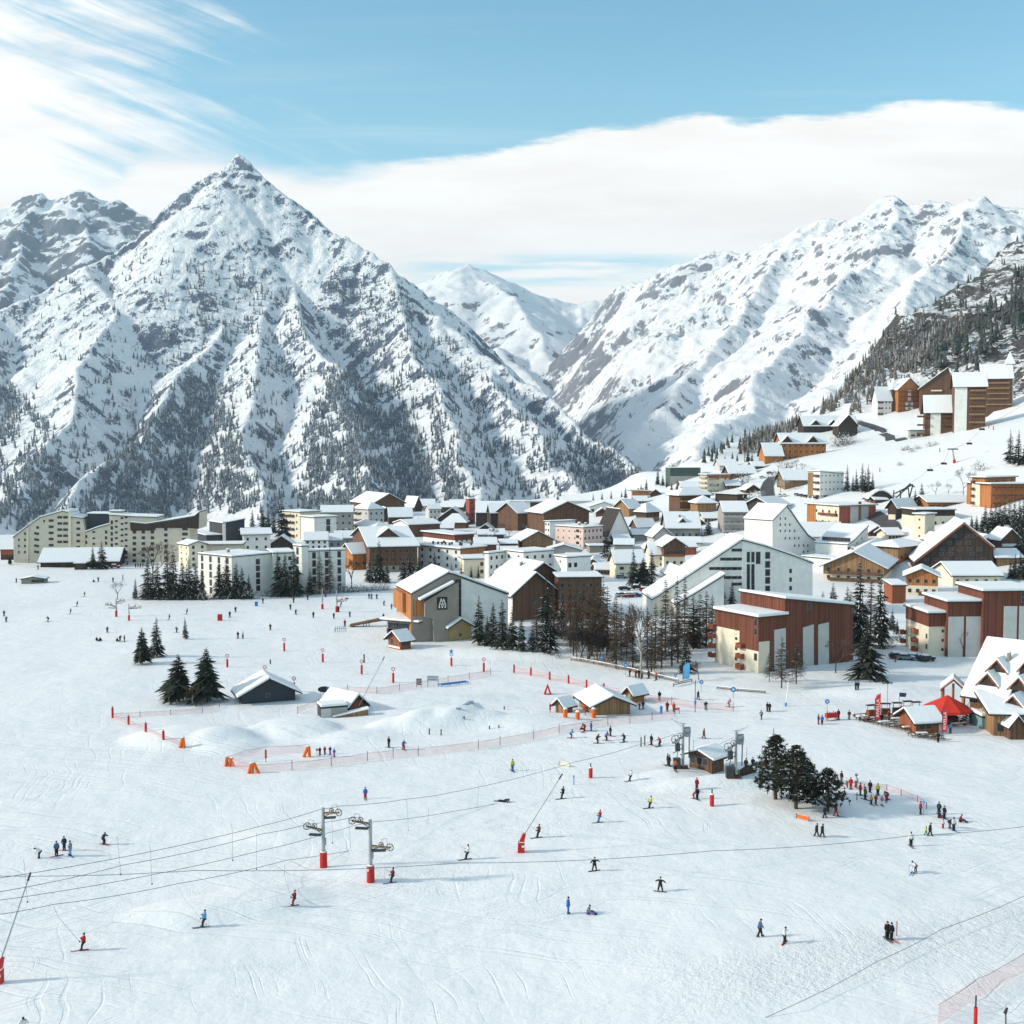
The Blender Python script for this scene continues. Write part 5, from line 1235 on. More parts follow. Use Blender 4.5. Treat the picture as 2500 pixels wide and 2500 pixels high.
for px, h in ((985, 62), (1003, 74), (1024, 66)):
 T_('snowy', px, 1416, h, 'snowy dark spruce in the clump behind the roof of the grey building', 'clump behind the grey building', wide=1.2)
T_('spruce', 1061, 1404, 58, 'lone spruce before the white block with chimney pots')
for px, h in ((1087, 34), (1102, 40), (1126, 48), (1150, 32), (1168, 36)):
 T_('slim', px, 1412, h, 'small spruce peeping over the ridge of the grey emblem building', 'small spruces behind the grey building')
for i, px in enumerate(range(348, 512, 13)):
 T_('greenbush', px, 1463 + R.uniform(-2, 2), R.uniform(20, 30), 'low dark bush under the spruces of the left hedge', 'bushes along the dark hedge', wide=1.0)
for i, px in enumerate(range(524, 625, 13)):
 T_('greenbush', px, 1462 + R.uniform(-2, 2), R.uniform(18, 28), 'low dark bush at the foot of the tall white block', 'bushes along the dark hedge', wide=1.0)
for i, px in enumerate(list(range(652, 820, 14)) + list(range(826, 890, 12)) + list(range(895, 952, 13))):
 T_('greenbush' if i % 3 else 'bush', px, 1455 - (px - 650) * .05 + R.uniform(-2, 2), R.uniform(16, 26), 'snow dusted bush on the edge of the piste below the white flat roofs', 'bushes along the piste edge', wide=1.0)
# the grove in the middle
G2 = 'trees of the grove in the middle'
T_('snowy', 1169, 1574, 124, 'slender snow flecked spruce right beside the entrance porch')
for px, py, h in ((1204, 1579, 112), (1226, 1584, 124), (1250, 1586, 108), (1190, 1577, 78), (1272, 1589, 92)):
 T_('spruce', px, py, h, 'dark spruce with snow flecks in the left part of the grove', G2)
for px, py, h in ((1325, 1592, 84), (1343, 1593, 96), (1300, 1590, 66)):
 T_('snowy', px, py, h, 'low snow laden spruce in the left part of the grove', G2, wide=1.15)
T_('white', 1372, 1560, 130, 'narrow spruce striped white with snow, tallest white one in the grove')
T_('spruce', 1334, 1574, 168, 'dark spruce left of the narrow white striped one')
for px, py, h in ((1352, 1566, 140), (1392, 1580, 160), (1408, 1560, 150), (1422, 1574, 168), (1438, 1590, 170), (1452, 1572, 160), (1462, 1592, 178), (1482, 1600, 172), (1400, 1600, 120), (1445, 1602, 120), (1500, 1608, 150), (1516, 1600, 130), (1310, 1578, 120), (1530, 1612, 110)):
 T_('larch', px, py, h, 'bare brown larch in the thick middle of the grove', G2, wide=1.25)
T_('spruce', 1472, 1588, 176, 'dark spruce standing out of the bare larches', wide=.9)
for px, py, h, w in ((1410, 1610, 84, 1.1), (1432, 1612, 88, 1.1), (1458, 1612, 74, 1.0)):
 T_('clump', px, py, h, 'dark many stemmed leafless tree at the front of the grove', G2, wide=w)
T_('snowy', 1537, 1566, 92, 'snowy spruce between the bare larches and the parked cars')
T_('larch', 1504, 1632, 178, 'tall larch with a long bare trunk near the rail fence')
T_('birch', 1563, 1646, 186, 'tall pale trunked birch beside the waiting skiers')
for px, py, h in ((1580, 1630, 150), (1600, 1620, 150), (1545, 1630, 118), (1590, 1645, 120), (1615, 1632, 140), (1640, 1626, 150), (1655, 1618, 140)):
 T_('larch', px, py, h, 'bare larch in the right part of the grove', G2, wide=1.2)
T_('larch', 1624, 1598, 190, 'tall larch whose tip crosses the white ramp roof, left of two twins', wide=.9)
T_('larch', 1652, 1590, 188, 'left one of two thin larches before the white ramp roof', wide=.8)
T_('larch', 1671, 1585, 184, 'right one of two thin larches before the white ramp roof', wide=.8)
for px, py, h in ((1692, 1580, 130), (1708, 1584, 140), (1724, 1578, 138), (1738, 1570, 120)):
 T_('larch' if px % 3 else 'spruce', px, py, h, 'larch at the right end of the grove by the red brown slab', G2, wide=1.3)
T_('spruce', 1757, 1506, 112, 'dark spruce before the window bands of the white ramp building')
T_('spruce', 1787, 1508, 94, 'smaller spruce right of the one before the window bands')
T_('snowy', 1674, 1644, 96, 'snow laden spruce next to the blue feather flag', wide=1.25)
T_('bare', 1705, 1660, 46, 'small leafless bush tree right of the blue feather flag', wide=1.2)
for px, py, h in ((1350, 1600, 14), (1365, 1606, 16), (1480, 1622, 26), (1522, 1628, 22), (1540, 1634, 24), (1612, 1650, 20)):
 T_('bush', px, py, h, 'small bare bush in the snow under the grove', 'bushes under the grove')
# right of the grove
T_('snowlarch', 1878, 1664, 74, 'low dark larch, left of three before the red brown slab', wide=1.2)
T_('snowlarch', 1908, 1680, 128, 'tall larch with snow lined boughs, middle of three before the red brown slab', wide=1.1)
T_('snowlarch', 1944, 1670, 112, 'larch with wide snow lined boughs, right of three before the red brown slab', wide=1.2)
T_('bare', 2040, 1643, 92, 'brown leafless tree at the right end of the red brown slab', wide=.9)
T_('spruce', 2116, 1655, 146, 'huge spruce with white tipped boughs beside the red brown slab', wide=1.75)
T_('snowy', 2098, 1590, 236, 'very tall snowy spruce, left of two behind the huge one', wide=.75)
T_('snowy', 2148, 1580, 196, 'very tall snowy spruce, right of two behind the huge one', wide=.75)
T_('snowy', 2033, 1500, 80, 'snowy spruce before the balconied chalet', wide=1.2)
for px, py, h in ((2068, 1520, 90), (2008, 1512, 70), (2075, 1560, 120), (2125, 1560, 150)):
 T_('larch', px, py, h, 'brown larch between the tall snowy spruces and the balconied chalet', 'larches by the balconied chalet', wide=1.4)
for px, py, h in ((2160, 1556, 60), (2178, 1540, 56), (2190, 1548, 40), (2170, 1580, 24), (2192, 1566, 26)):
 T_('bush' if h < 30 else 'snowy', px, py, h, 'snowy young growth at the gate of the stepped red brown building', 'young growth by the stepped building', wide=1.1)
T_('bare', 2351, 1604, 66, 'leafless tree against the white panels of the stepped building', wide=.9)
T_('bare', 2316, 1590, 30, 'thin leafless shrub by the wall of the stepped building')
# group of four pines on the piste
T_('pine', 1893, 1951, 160, 'leftmost pine of four on the piste, with the tall top', wide=1.4)
T_('pine', 1943, 1974, 158, 'second pine of four on the piste, with the thickest trunk', wide=1.4)
T_('pine', 1972, 1957, 100, 'short pine standing behind between the others of four', wide=1.6)
T_('pine', 2021, 1982, 110, 'rightmost low pine of four on the piste', wide=1.6)
# in the village
T_('spruce', 1546, 1430, 96, 'dark spruce before the cream cottage with red shutters')
T_('round', 1570, 1429, 70, 'rounded dark tree in the middle of three beside the cream cottage', wide=1.1)
T_('spruce', 1590, 1430, 90, 'dark spruce, right of three beside the cream cottage', wide=1.1)
T_('snowy', 1480, 1362, 66, 'snowy tree between the pink block and the cream cottage', wide=1.3)
T_('greenbush', 1490, 1370, 30, 'snowy bush under the tree by the pink block')
T_('snowy', 1730, 1306, 42, 'round snowy tree right of the huge smooth roof', wide=1.7)
T_('bush', 1712, 1310, 22, 'snowy shrub by the garden of the huge smooth roof')
for px, py, h in ((1186, 1330, 28), (1205, 1320, 34), (1170, 1340, 22), (1225, 1302, 26), (1243, 1312, 24), (1290, 1300, 24)):
 T_('bare' if px % 2 else 'bush', px, py, h, 'brown garden shrub between the houses near the brick tower', 'garden shrubs near the brick tower', wide=1.2)
for px, py, h in ((1022, 1290, 30), (1030, 1288, 24)):
 T_('spruce', px, py, h, 'dark spruce before the dark chalet with two snow dormers', 'spruces before the dormer chalet')
for px, py, h in ((641, 1296, 66), (655, 1300, 62), (668, 1302, 52), (617, 1300, 58), (688, 1330, 120), (700, 1326, 70), (648, 1310, 40)):
 T_('spruce', px, py, h, 'dark spruce left of the stepped block with the round lift house', 'spruces by the stepped block')
for px, py, h in ((735, 1296, 46), (800, 1290, 36), (836, 1300, 50), (852, 1302, 44), (890, 1284, 36)):
 T_('bare' if px % 2 else 'spruce', px, py, h, 'tree between the stair window block and the hipped hotel', 'trees between the far hotels')
for px, top, b in ((361, 1246, 1276), (394, 1244, 1276), (372, 1258, 1278), (408, 1256, 1277), (440, 1262, 1280), (500, 1250, 1290), (523, 1225, 1288), (540, 1226, 1286), (556, 1238, 1285), (574, 1224, 1284), (590, 1236, 1282), (606, 1242, 1280), (625, 1250, 1278), (482, 1258, 1290), (680, 1211, 1262), (695, 1226, 1260), (713, 1218, 1260), (738, 1230, 1256), (752, 1224, 1254), (820, 1222, 1252), (832, 1219, 1250), (846, 1222, 1250)):
 T_('spruce', px, b, b - top, 'dark spruce on the rim of the plateau behind the left hotels', 'spruces on the plateau rim, left', wide=1.0)
for px, top, b in ((1019, 1187, 1224), (1047, 1192, 1224), (1089, 1193, 1226), (1101, 1205, 1226), (1138, 1205, 1232), (1362, 1198, 1222), (1062, 1206, 1224), (1250, 1206, 1224), (1527, 1186, 1216), (1518, 1196, 1214), (1470, 1200, 1220), (1492, 1196, 1218), (1448, 1204, 1222)):
 T_('slim', px, b, b - top, 'pointed spruce on the far rim of the plateau behind the middle of the village', 'spruces on the plateau rim, middle', wide=1.2)
for px, top, b in ((1578, 1168, 1200), (1606, 1143, 1184), (1618, 1156, 1186), (1654, 1168, 1196), (1565, 1180, 1204), (1640, 1176, 1196), (1628, 1170, 1190)):
 T_('spruce', px, b, b - top, 'spruce near the dark flat topped modern block', 'spruces by the dark modern block')
for px, top, b in ((1788, 1102, 1124), (1800, 1106, 1126), (1817, 1082, 1128), (1826, 1092, 1128), (1836, 1104, 1128), (1770, 1110, 1126)):
 T_('bare' if px % 2 else 'spruce', px, b, b - top, 'tree on the slope left of the orange chalet hotel', 'trees left of the orange chalet hotel')
for px, py, h in ((1842, 1236, 40), (1852, 1228, 34), (1898, 1190, 44), (1906, 1202, 36), (1892, 1176, 30), (1930, 1150, 26), (1945, 1146, 28), (1958, 1152, 24), (1920, 1142, 22), (1900, 1148, 26), (2046, 1090, 26), (2058, 1086, 30), (2070, 1080, 28), (1812, 1176, 26), (1826, 1182, 24)):
 T_('frost' if px % 3 else 'greenbush', px, py, h, 'snow dusted shrub on the banks of the hillside road', 'shrubs along the hillside road', wide=1.2)
for px, top, b in ((2068, 1133, 1200), (2090, 1144, 1200), (2105, 1128, 1200), (2119, 1132, 1200), (2112, 1146, 1202), (2130, 1152, 1198), (2082, 1158, 1200)):
 T_('slim', px, b, b - top, 'tall spruce in the stand right of the white six storey tower', 'spruces by the white tower', wide=1.1)
T_('spruce', 2249, 1236, 58, 'dark spruce right of the chairlift station on the hill', wide=1.1)
T_('spruce', 2234, 1236, 42, 'smaller dark spruce beside the chairlift station on the hill', wide=1.1)
T_('frost', 2284, 1212, 40, 'frosted bare tree left of three above the orange chalet row')
T_('frost', 2315, 1211, 34, 'thin frosted tree in the middle above the orange chalet row', wide=.8)
T_('frost', 2352, 1212, 78, 'tall frosted tree above the orange chalet row', wide=.6)
T_('frost', 2372, 1200, 56, 'slim frosted tree beside the tall orange hotel', wide=.5)
T_('bush', 2391, 1148, 26, 'round grey shrub on the snow above the tall orange hotel', wide=1.0)
for px, py, h in ((2405, 1290, 60), (2418, 1296, 66), (2430, 1300, 76), (2440, 1292, 70), (2452, 1296, 78), (2464, 1300, 84), (2476, 1298, 80), (2488, 1304, 88), (2498, 1300, 90), (2396, 1302, 46), (2412, 1306, 50), (2446, 1306, 56), (2470, 1312, 60), (2492, 1316, 66), (2384, 1296, 40), (2372, 1290, 34)):
 T_('snowy', px, py, h, 'snowy fir in the little wood below the orange hotels', 'firs below the orange hotels', wide=1.0)
for px, py, h in ((2478, 1410, 60), (2490, 1414, 72), (2500, 1412, 70), (2466, 1412, 44), (2486, 1352, 60), (2498, 1356, 66)):
 T_('spruce', px, py, h, 'dark fir at the right edge among the small chalets', 'dark firs at the right edge', wide=1.1)
T_('slim', 2466, 1132, 84, 'tall pointed fir, left of two on the hill snow at the right edge', wide=1.3)
T_('slim', 2486, 1136, 88, 'tall pointed fir, right of two on the hill snow at the right edge', wide=1.3)
T_('spruce', 2503, 1136, 70, 'fir cut off by the right edge beside the two pointed ones')
for px, py, h in ((2196, 1136, 12), (2215, 1098, 14), (2226, 1104, 12), (2240, 1096, 13), (2270, 1090, 14), (2284, 1086, 10), (2205, 1100, 12)):
 T_('bush', px, py, h, 'small brown bush on the open ski hill', 'bushes on the ski hill')
# ---------------------------------------------------------------- far woods: nobody could count these trees
def inpoly(px, py, poly):
 c = np.zeros(len(px), bool); n = len(poly)
 for i in range(n):
  x0, y0 = poly[i]; x1, y1 = poly[(i + 1) % n]
  k = ((y0 > py) != (y1 > py)) & (px < (x1 - x0) * (py - y0) / (y1 - y0 + 1e-9) + x0)
  c ^= k
 return c
def cones(name, X, Y, Z, h, m, wide=.17, tiers=3, lab=None):
 n = len(X); rs = np.random.RandomState(5)
 vs, fs = [], []
 base = 0; k = 5
 for t in range(tiers):
  f0 = .08 + .26 * t; f1 = min(1.0, f0 + .52 - .04 * t); r = wide * (1 - .27 * t)
  a = rs.rand(n, 1) * 6.28 + np.arange(k)[None] * 6.283 / k
  rr = r * h[:, None] * (0.75 + .5 * rs.rand(n, k))
  ring = np.stack([X[:, None] + rr * np.cos(a), Y[:, None] + rr * np.sin(a), Z[:, None] + h[:, None] * (f0 + .06 * rs.rand(n, k))], -1)
  tip = np.stack([X + (rs.rand(n) - .5) * .04 * h, Y, Z + h * f1], -1)[:, None]
  v = np.concatenate([ring, tip], 1).reshape(-1, 3)
  i = base + np.arange(n)[:, None] * (k + 1)
  f = np.stack([np.stack([i[:, 0] + j, i[:, 0] + (j + 1) % k, i[:, 0] + k], -1) for j in range(k)], 1).reshape(-1, 3)
  vs.append(v); fs.append(f); base += len(v)
 o = link(name, mesh_np(name, np.concatenate(vs), np.concatenate(fs)), m)
 return tag(o, lab, 'forest', None, 'stuff')
def wood_mat(name, col, frost):
 m = bpy.data.materials.new(name); m.use_nodes = True
 t = NT(m.node_tree); b = t.n['Principled BSDF']
 tc = t.new('ShaderNodeTexCoord').outputs['Object']
 n = t.noise(tc, .06, 4, .7); n2 = t.noise(tc, .5, 3, .7)
 nz = t.sep(t.new('ShaderNodeNewGeometry').outputs['Normal'])[2]
 f = t.math('ADD', t.math('MULTIPLY', n, .6), t.math('MULTIPLY', n2, .5))
 f = t.smooth(f, .48, .74, 0.0, frost)
 t.l.new(t.mix(f, tuple(c for c in col) + (1,), (.62, .66, .70, 1)), b.inputs['Base Color'])
 b.inputs['Roughness'].default_value = .9
 return m
rs = np.random.RandomState(11)
def scatter(hf, poly, n, y0, y1, clump=0.0, cs=45, hmin=12, hmax=24):
 xs = [p[0] for p in poly]; ys = [p[1] for p in poly]
 px = rs.uniform(min(xs), max(xs), n); py = rs.uniform(min(ys), max(ys), n)
 k = inpoly(px + 38 * fbm(px / 60, py / 60, 3, .6, 61) + 9 * rs.randn(n), py + 38 * fbm(px / 60, py / 60, 3, .6, 62) + 9 * rs.randn(n), poly)
 if clump: k &= (fbm(px / cs, py / cs, 4, .6, 77) + .25 * rs.randn(n) * .4) > clump
 px, py = px[k], py[k]
 if hf is None:
  v = (1250 - py) / F; dy = CP + v * SP; dx = (px - 1250) / F / dy; dz = (-SP + v * CP) / dy
  Yr = np.full(len(px), np.nan); al = np.ones(len(px), bool)
  for Y in np.arange(y0, y1, 6.0):
   hit = (CAMZ + dz * Y < ground_z(dx * Y, np.full(len(px), Y))) & al
   Yr[hit] = Y; al &= ~hit
  X = dx * Yr
 else: X, Yr = hf.hit(px, py, y0, y1)
 ok = ~np.isnan(Yr); X, Yr = X[ok], Yr[ok]
 Z = ground_z(X, Yr) if hf is None else hf.sample(X, Yr)
 return X, Yr, Z, rs.uniform(hmin, hmax, len(X))
A = []
A.append(scatter(M1, [(489, 925), (540, 985), (585, 1080), (628, 1240), (130, 1300), (250, 1160), (360, 1040), (430, 965)], 10000, 1700, 4300, -.06, 42))
A.append(scatter(M1, [(812, 895), (862, 905), (972, 1012), (1060, 1110), (1150, 1245), (725, 1290), (732, 1120), (760, 1000)], 10000, 1700, 4300, -.06, 42))
A.append(scatter(M1, [(0, 900), (80, 980), (150, 1130), (130, 1300), (0, 1300), (-60, 1000)], 3800, 1700, 4300, .02, 40))
A.append(scatter(M1, [(150, 1000), (330, 860), (430, 800), (480, 900), (360, 1030), (200, 1200), (120, 1240)], 2600, 1700, 4300, .14, 35))
A.append(scatter(M1, [(440, 640), (560, 650), (700, 700), (800, 860), (720, 1000), (640, 1160), (560, 980), (490, 880)], 3600, 1700, 4300, .13, 30))
A.append(scatter(M1, [(760, 640), (960, 700), (1120, 850), (1240, 960), (1400, 1060), (1460, 1240), (1160, 1240), (980, 1000), (860, 880)], 7500, 1700, 4300, .04, 35))
A.append(scatter(M1, [(620, 1160), (640, 1060), (700, 1060), (735, 1280), (640, 1290)], 900, 1700, 4300, .12, 30))
A.append(scatter(M1, [(0, 640), (480, 560), (480, 700), (300, 900), (0, 900)], 1500, 1700, 4300, .22, 28))
A.append(scatter(M1, [(1380, 1075), (1440, 1090), (1500, 1120), (1620, 1190), (1620, 1240), (1450, 1240)], 1500, 1700, 4300, -.1, 30))
X, Y, Z, h = [np.concatenate(k) for k in zip(*A)]
cones('mountain_forest', X, Y, Z - 1, h * .95, wood_mat('frosted_forest', (.040, .052, .066), .9), .17, 3, 'dark frosted conifer forest on the lower flanks of the pointed peak')
A = [scatter(None, [(2000, 1010), (2030, 900), (2150, 830), (2260, 800), (2370, 780), (2345, 830), (2250, 900), (2190, 940), (2150, 985), (2080, 1015)], 4200, 640, 1900, -.06, 30, 6, 11)]
A.append(scatter(None, [(1810, 1090), (1850, 1030), (1900, 1000), (1960, 1005), (1950, 1040), (1900, 1085), (1840, 1110)], 1500, 640, 1900, -.15, 30, 8, 13))
X, Y, Z, h = [np.concatenate(k) for k in zip(*A)]
cones('bare_wood', X, Y, Z - .5, h, wood_mat('bare_hill_wood', (.11, .085, .062), .6), .15, 3, 'brown leafless wood on the hillside above the hill hotel')
A = [scatter(None, [(1985, 890), (2080, 790), (2200, 730), (2330, 640), (2500, 530), (2500, 690), (2400, 740), (2330, 790), (2200, 830), (2080, 880), (2010, 960)], 900, 640, 2000, .06, 40, 6, 12)]
A.append(scatter(None, [(1690, 1130), (1780, 1085), (1880, 1010), (1960, 960), (1990, 1000), (1900, 1060), (1800, 1120), (1740, 1140)], 400, 640, 1900, .0, 30, 6, 12))
A.append(scatter(None, [(2250, 900), (2350, 820), (2420, 760), (2500, 740), (2500, 800), (2440, 850), (2380, 905), (2300, 915)], 420, 640, 1900, -.1, 40, 9, 17))
A.append(scatter(None, [(2480, 690), (2540, 640), (2540, 800), (2500, 830), (2440, 800)], 160, 640, 1900, -.2, 40, 9, 17))
X, Y, Z, h = [np.concatenate(k) for k in zip(*A)]
cones('conifer_wood', X, Y, Z - .5, h, wood_mat('hill_conifers', (.030, .036, .026), .22), .19, 3, 'scattered dark conifers among the rocks of the right hand hillside')
# ---------------------------------------------------------------- roads, cars, posts, fences
M_ROAD = mat('asphalt', (.07, .07, .075), .9, .3, .3)
M_REDPAD = mat('red_pad', (.48, .022, .02), .6, .15, 2.0)
M_ORANGE = mat('orange_pad', (.75, .14, .02), .6, .15, 2.0)
M_BLACK = mat('black_paint', (.02, .02, .022), .6, .2)
M_BLUE = mat('blue_paint', (.05, .22, .52), .5, .15)
M_WHITE = mat('white_paint', (.78, .78, .76), .6, .08)
M_STEEL = mat('grey_steel', (.30, .32, .34), .5, .15, 2.0, metal=.3)
M_CABLE = mat('steel_rope', (.16, .16, .17), .6, .2)
M_POST = mat('dark_stake', (.06, .05, .05), .8, .3)
M_LOG = mat('log', (.16, .10, .06), .8, .35, 3.0)
def net_mat(name, col, a):
 m = bpy.data.materials.new(name); m.use_nodes = True
 t = NT(m.node_tree); b = t.n['Principled BSDF']
 b.inputs['Base Color'].default_value = col + (1,); b.inputs['Roughness'].default_value = .8
 tc = t.new('ShaderNodeTexCoord').outputs['Object']
 tr = t.new('ShaderNodeBsdfTransparent'); mx = t.new('ShaderNodeMixShader')
 n = t.noise(tc, .6, 3, .6)
 t.l.new(t.math('MULTIPLY_ADD', n, .15, a - .07), mx.inputs[0])
 t.l.new(tr.outputs[0], mx.inputs[1]); t.l.new(b.outputs[0], mx.inputs[2]); t.l.new(mx.outputs[0], t.n['Material Output'].inputs[0])
 return m
M_NET = net_mat('pink_netting', (.75, .30, .28), .22)
def road(name, pts, w):
 P = [gp(*p) for p in pts]; Q = []
 for a, b in zip(P[:-1], P[1:]):
  n = max(2, int((b - a).length / 4))
  for i in range(n): Q.append(a.lerp(b, i / n))
 Q.append(P[-1]); v = []; f = []
 for i, p in enumerate(Q):
  d = (Q[min(i + 1, len(Q) - 1)] - Q[max(i - 1, 0)]); d = Vector((d.x, d.y, 0)).normalized(); s = Vector((-d.y, d.x, 0))
  for k in range(5):
   q = p + s * w * (k / 4 - .5); v.append((q.x, q.y, float(ground_z(q.x, q.y)) + .35))
 for i in range(len(Q) - 1):
  for k in range(4): f.append((i * 5 + k, (i + 1) * 5 + k, (i + 1) * 5 + k + 1, i * 5 + k + 1))
 tag(link(name, mesh_np(name, np.array(v), f), M_ROAD), kind='structure')
road('road', [(1876, 1216), (1873, 1204), (1872, 1190), (1878, 1176), (1890, 1164)], 7)
road('road', [(2128, 1254), (2146, 1266), (2170, 1280), (2178, 1294), (2150, 1306)], 8)
road('road', [(2095, 1032), (2125, 1040), (2150, 1052), (2172, 1066), (2200, 1076)], 7)
def car_meshes():
 b = MB()
 prof = [(-2.1, .35), (2.1, .35), (2.15, .75), (1.9, .92), (.95, 1.0), (.45, 1.42), (-1.35, 1.45), (-1.95, .98), (-2.15, .9)]
 b.prism([(x, -.85, z) for x, z in prof], (0, 1.7, 0))
 g = MB()
 for s in (-1, 1): g.prism([(.80, s * .86, 1.02), (.42, s * .86, 1.36), (-1.25, s * .86, 1.38), (-1.72, s * .86, 1.02)], (0, s * .02, 0))
 g.prism([(.98, -.7, 1.03), (.98, .7, 1.03), (.52, .66, 1.42), (.52, -.66, 1.42)], (.05, 0, .03)); g.prism([(-1.9, -.7, 1.03), (-1.9, .7, 1.03), (-1.42, .66, 1.42), (-1.42, -.66, 1.42)], (-.05, 0, .03))
 s = MB(); s.prism([(.40, -.8, 1.45), (-1.35, -.8, 1.47), (-1.3, -.75, 1.72), (.3, -.75, 1.70)], (0, 1.6, 0)); s.prism([(2.0, -.78, .93), (1.0, -.78, 1.02), (1.05, -.7, 1.16), (1.9, -.7, 1.08)], (0, 1.5, 0))
 w = MB(); w.tube((0, -.12, 0), (0, .12, 0), .33, n=12)
 return b.mesh('body'), g.mesh('window'), s.mesh('snow_cover'), w.mesh('wheel')
CARM = car_meshes(); CARM[1].materials.append(M_GLASS); CARM[2].materials.append(MATS['snow']); CARM[3].materials.append(M_BLACK)
def Car(px, py, deg, col, label, group):
 r = empty('parked_car', gp(px, py), math.radians(deg), label, 'car', group)
 o = link('body', CARM[0], None, r)
 if not CARM[0].materials: CARM[0].materials.append(None)
 o.material_slots[0].link = 'OBJECT'; o.material_slots[0].material = mat('car_' + col, {'black': (.02, .02, .025), 'red': (.35, .03, .03), 'grey': (.18, .19, .2), 'white': (.7, .7, .7), 'blue': (.04, .07, .16)}[col], .35, .1)
 for k in (1, 2): link(CARM[k].name.split('.')[0], CARM[k], None, r)
 for x in (-1.3, 1.3):
  for y in (-.8, .8): link('wheel', CARM[3], None, r).location = (x, y, .33)
g = 'cars parked behind the grove'
for px, py, d, c, l in ((1525, 1441, 10, 'black', 'black parked car under snow, left of two below the round crowned trees'), (1556, 1438, 6, 'black', 'black parked car under snow, right of two below the round crowned trees'), (1575, 1444, 0, 'red', 'dark red parked car by the low end of the ramp roof'), (1518, 1457, 20, 'grey', 'snow covered grey car, first of three nose to the low wall behind the grove'),
      (1534, 1458, 20, 'red', 'snow covered red car, middle of three nose to the low wall behind the grove'), (1551, 1457, 20, 'blue', 'snow covered blue car, last of three nose to the low wall behind the grove'), (1517, 1412, 0, 'grey', 'grey car parked by the corner of the cream cottage')):
 Car(px, py, d, c, l, g)
g = 'cars parked beside the stepped red brown building'
for px, py, d, c, l in ((2193, 1608, -10, 'black', 'black car with snow on top, first of the row beside the stepped building'), (2211, 1611, -12, 'grey', 'grey car with snow on top, second of the row beside the stepped building'), (2232, 1611, -14, 'blue', 'dark blue car with snow on top, third of the row beside the stepped building'), (2262, 1614, 28, 'black', 'black car standing apart with a full hood of snow beside the stepped building')):
 Car(px, py, d, c, l, g)
g = 'cars parked on the hillside street'
for px, py, d, c, l in ((1903, 1212, 85, 'white', 'white van like car, left of two facing down the hillside street'), (1914, 1212, 85, 'white', 'white van like car, right of two facing down the hillside street'), (1945, 1210, 60, 'grey', 'grey car under snow, first of the slanting row below the white six storey tower'), (1956, 1212, 60, 'blue', 'blue car under snow, second of the slanting row below the white six storey tower'), (1968, 1214, 60, 'black', 'black car under snow, third of the slanting row below the white six storey tower'), (1980, 1216, 60, 'grey', 'grey car under snow, fourth of the slanting row below the white six storey tower'), (1992, 1218, 60, 'black', 'black car under snow, last of the slanting row below the white six storey tower'),
      (1861, 1168, 15, 'white', 'white car at the inner side of the road bend on the hill'), (1880, 1157, 5, 'grey', 'grey car at the top of the road bend on the hill')):
 Car(px, py, d, c, l, g)
Car(252, 1388, 5, 'black', 'black car parked before the firs at the long low hall', 'cars at the long low hall'); Car(281, 1387, 5, 'red', 'red car parked at the right end of the long low hall', 'cars at the long low hall')
T_('spruce', 227, 1388, 58, 'shorter dark fir in front of the roof of the long low hall'); T_('spruce', 249, 1389, 72, 'taller dark fir in front of the roof of the long low hall', wide=1.2)
T_('round', 24, 1378, 22, 'small dark shrub like fir at the far left below the rusty house'); T_('slim', 70, 1374, 40, 'thin dark tree at the left end of the long low hall')
def px_m(P): return F * CP / P.y      # pixels per metre at a place
def post(name, px, py, top, label, cat, group, parts, P=None, lean=0.0):
 """upright thing; parts: (name, z0, z1, r, material) with z as fractions of the height"""
 P = P or gp(px, py); h = (py - top) / px_m(P)
 r = empty(name, P, 0, label, cat, group); r.rotation_euler = (0, lean, 0)
 for (n, a, b, rad, m) in parts:
  q = MB(); q.tube((0, 0, a * h - (.3 if a == 0 else 0)), (0, 0, b * h), rad, n=8); q.build(n, m, r)
 return r, h
def disc_post(px, py, top, label, blue=False):
 r, h = post('marker_post', px, py, top, label, 'marker post', 'round headed marker posts of the slow zone', [('pole', 0, .97, .06, M_STEEL), ('pad', 0.02, .60, .24, M_REDPAD)])
 m = MB(); m.mat(0).tube((0, -.06, h * .86), (0, -.10, h * .86), .42, n=14); m.mat(1).tube((0, -.10, h * .86), (0, -.115, h * .86), .30, n=14)
 m.build('sign_disc', [M_BLUE if blue else M_REDPAD, M_WHITE], r)
 if blue:
  m = MB()
  for k in range(5):
   a = math.pi / 2 + k * 2 * math.pi / 5
   m.prism([(math.cos(a) * .6, -.06, h * 1.08 + math.sin(a) * .6), (math.cos(a + .63) * .25, -.06, h * 1.08 + math.sin(a + .63) * .25), (0, -.06, h * 1.08), (math.cos(a - .63) * .25, -.06, h * 1.08 + math.sin(a - .63) * .25)], (0, .05, 0))
  m.build('star', M_BLUE, r)
for px, py, tp, l in ((555, 1629, 1596, 'red padded post with a round white sign, furthest left in its row'), (694, 1590, 1556, 'red padded post with round sign, highest up the slope beside the dug holes'), (788, 1617, 1582, 'red padded post with round sign, middle of the upper slope'), (647, 1654, 1624, 'red padded post with round sign right behind the dark green hut'), (718, 1690, 1650, 'post of which only the round red sign shows over the dark green hut'),
     (883, 1646, 1609, 'dark red padded post with round sign above the long snow lance'), (960, 1667, 1627, 'dark red padded post with round sign left of the info boards'), (1181, 1640, 1604, 'dark red padded post with round sign, rightmost below the grey building')):
 disc_post(px, py, tp, l)
disc_post(1102, 1626, 1592, 'padded post with blue star and blue round sign below the grey building', True)
g = 'padded posts of the long net fence'
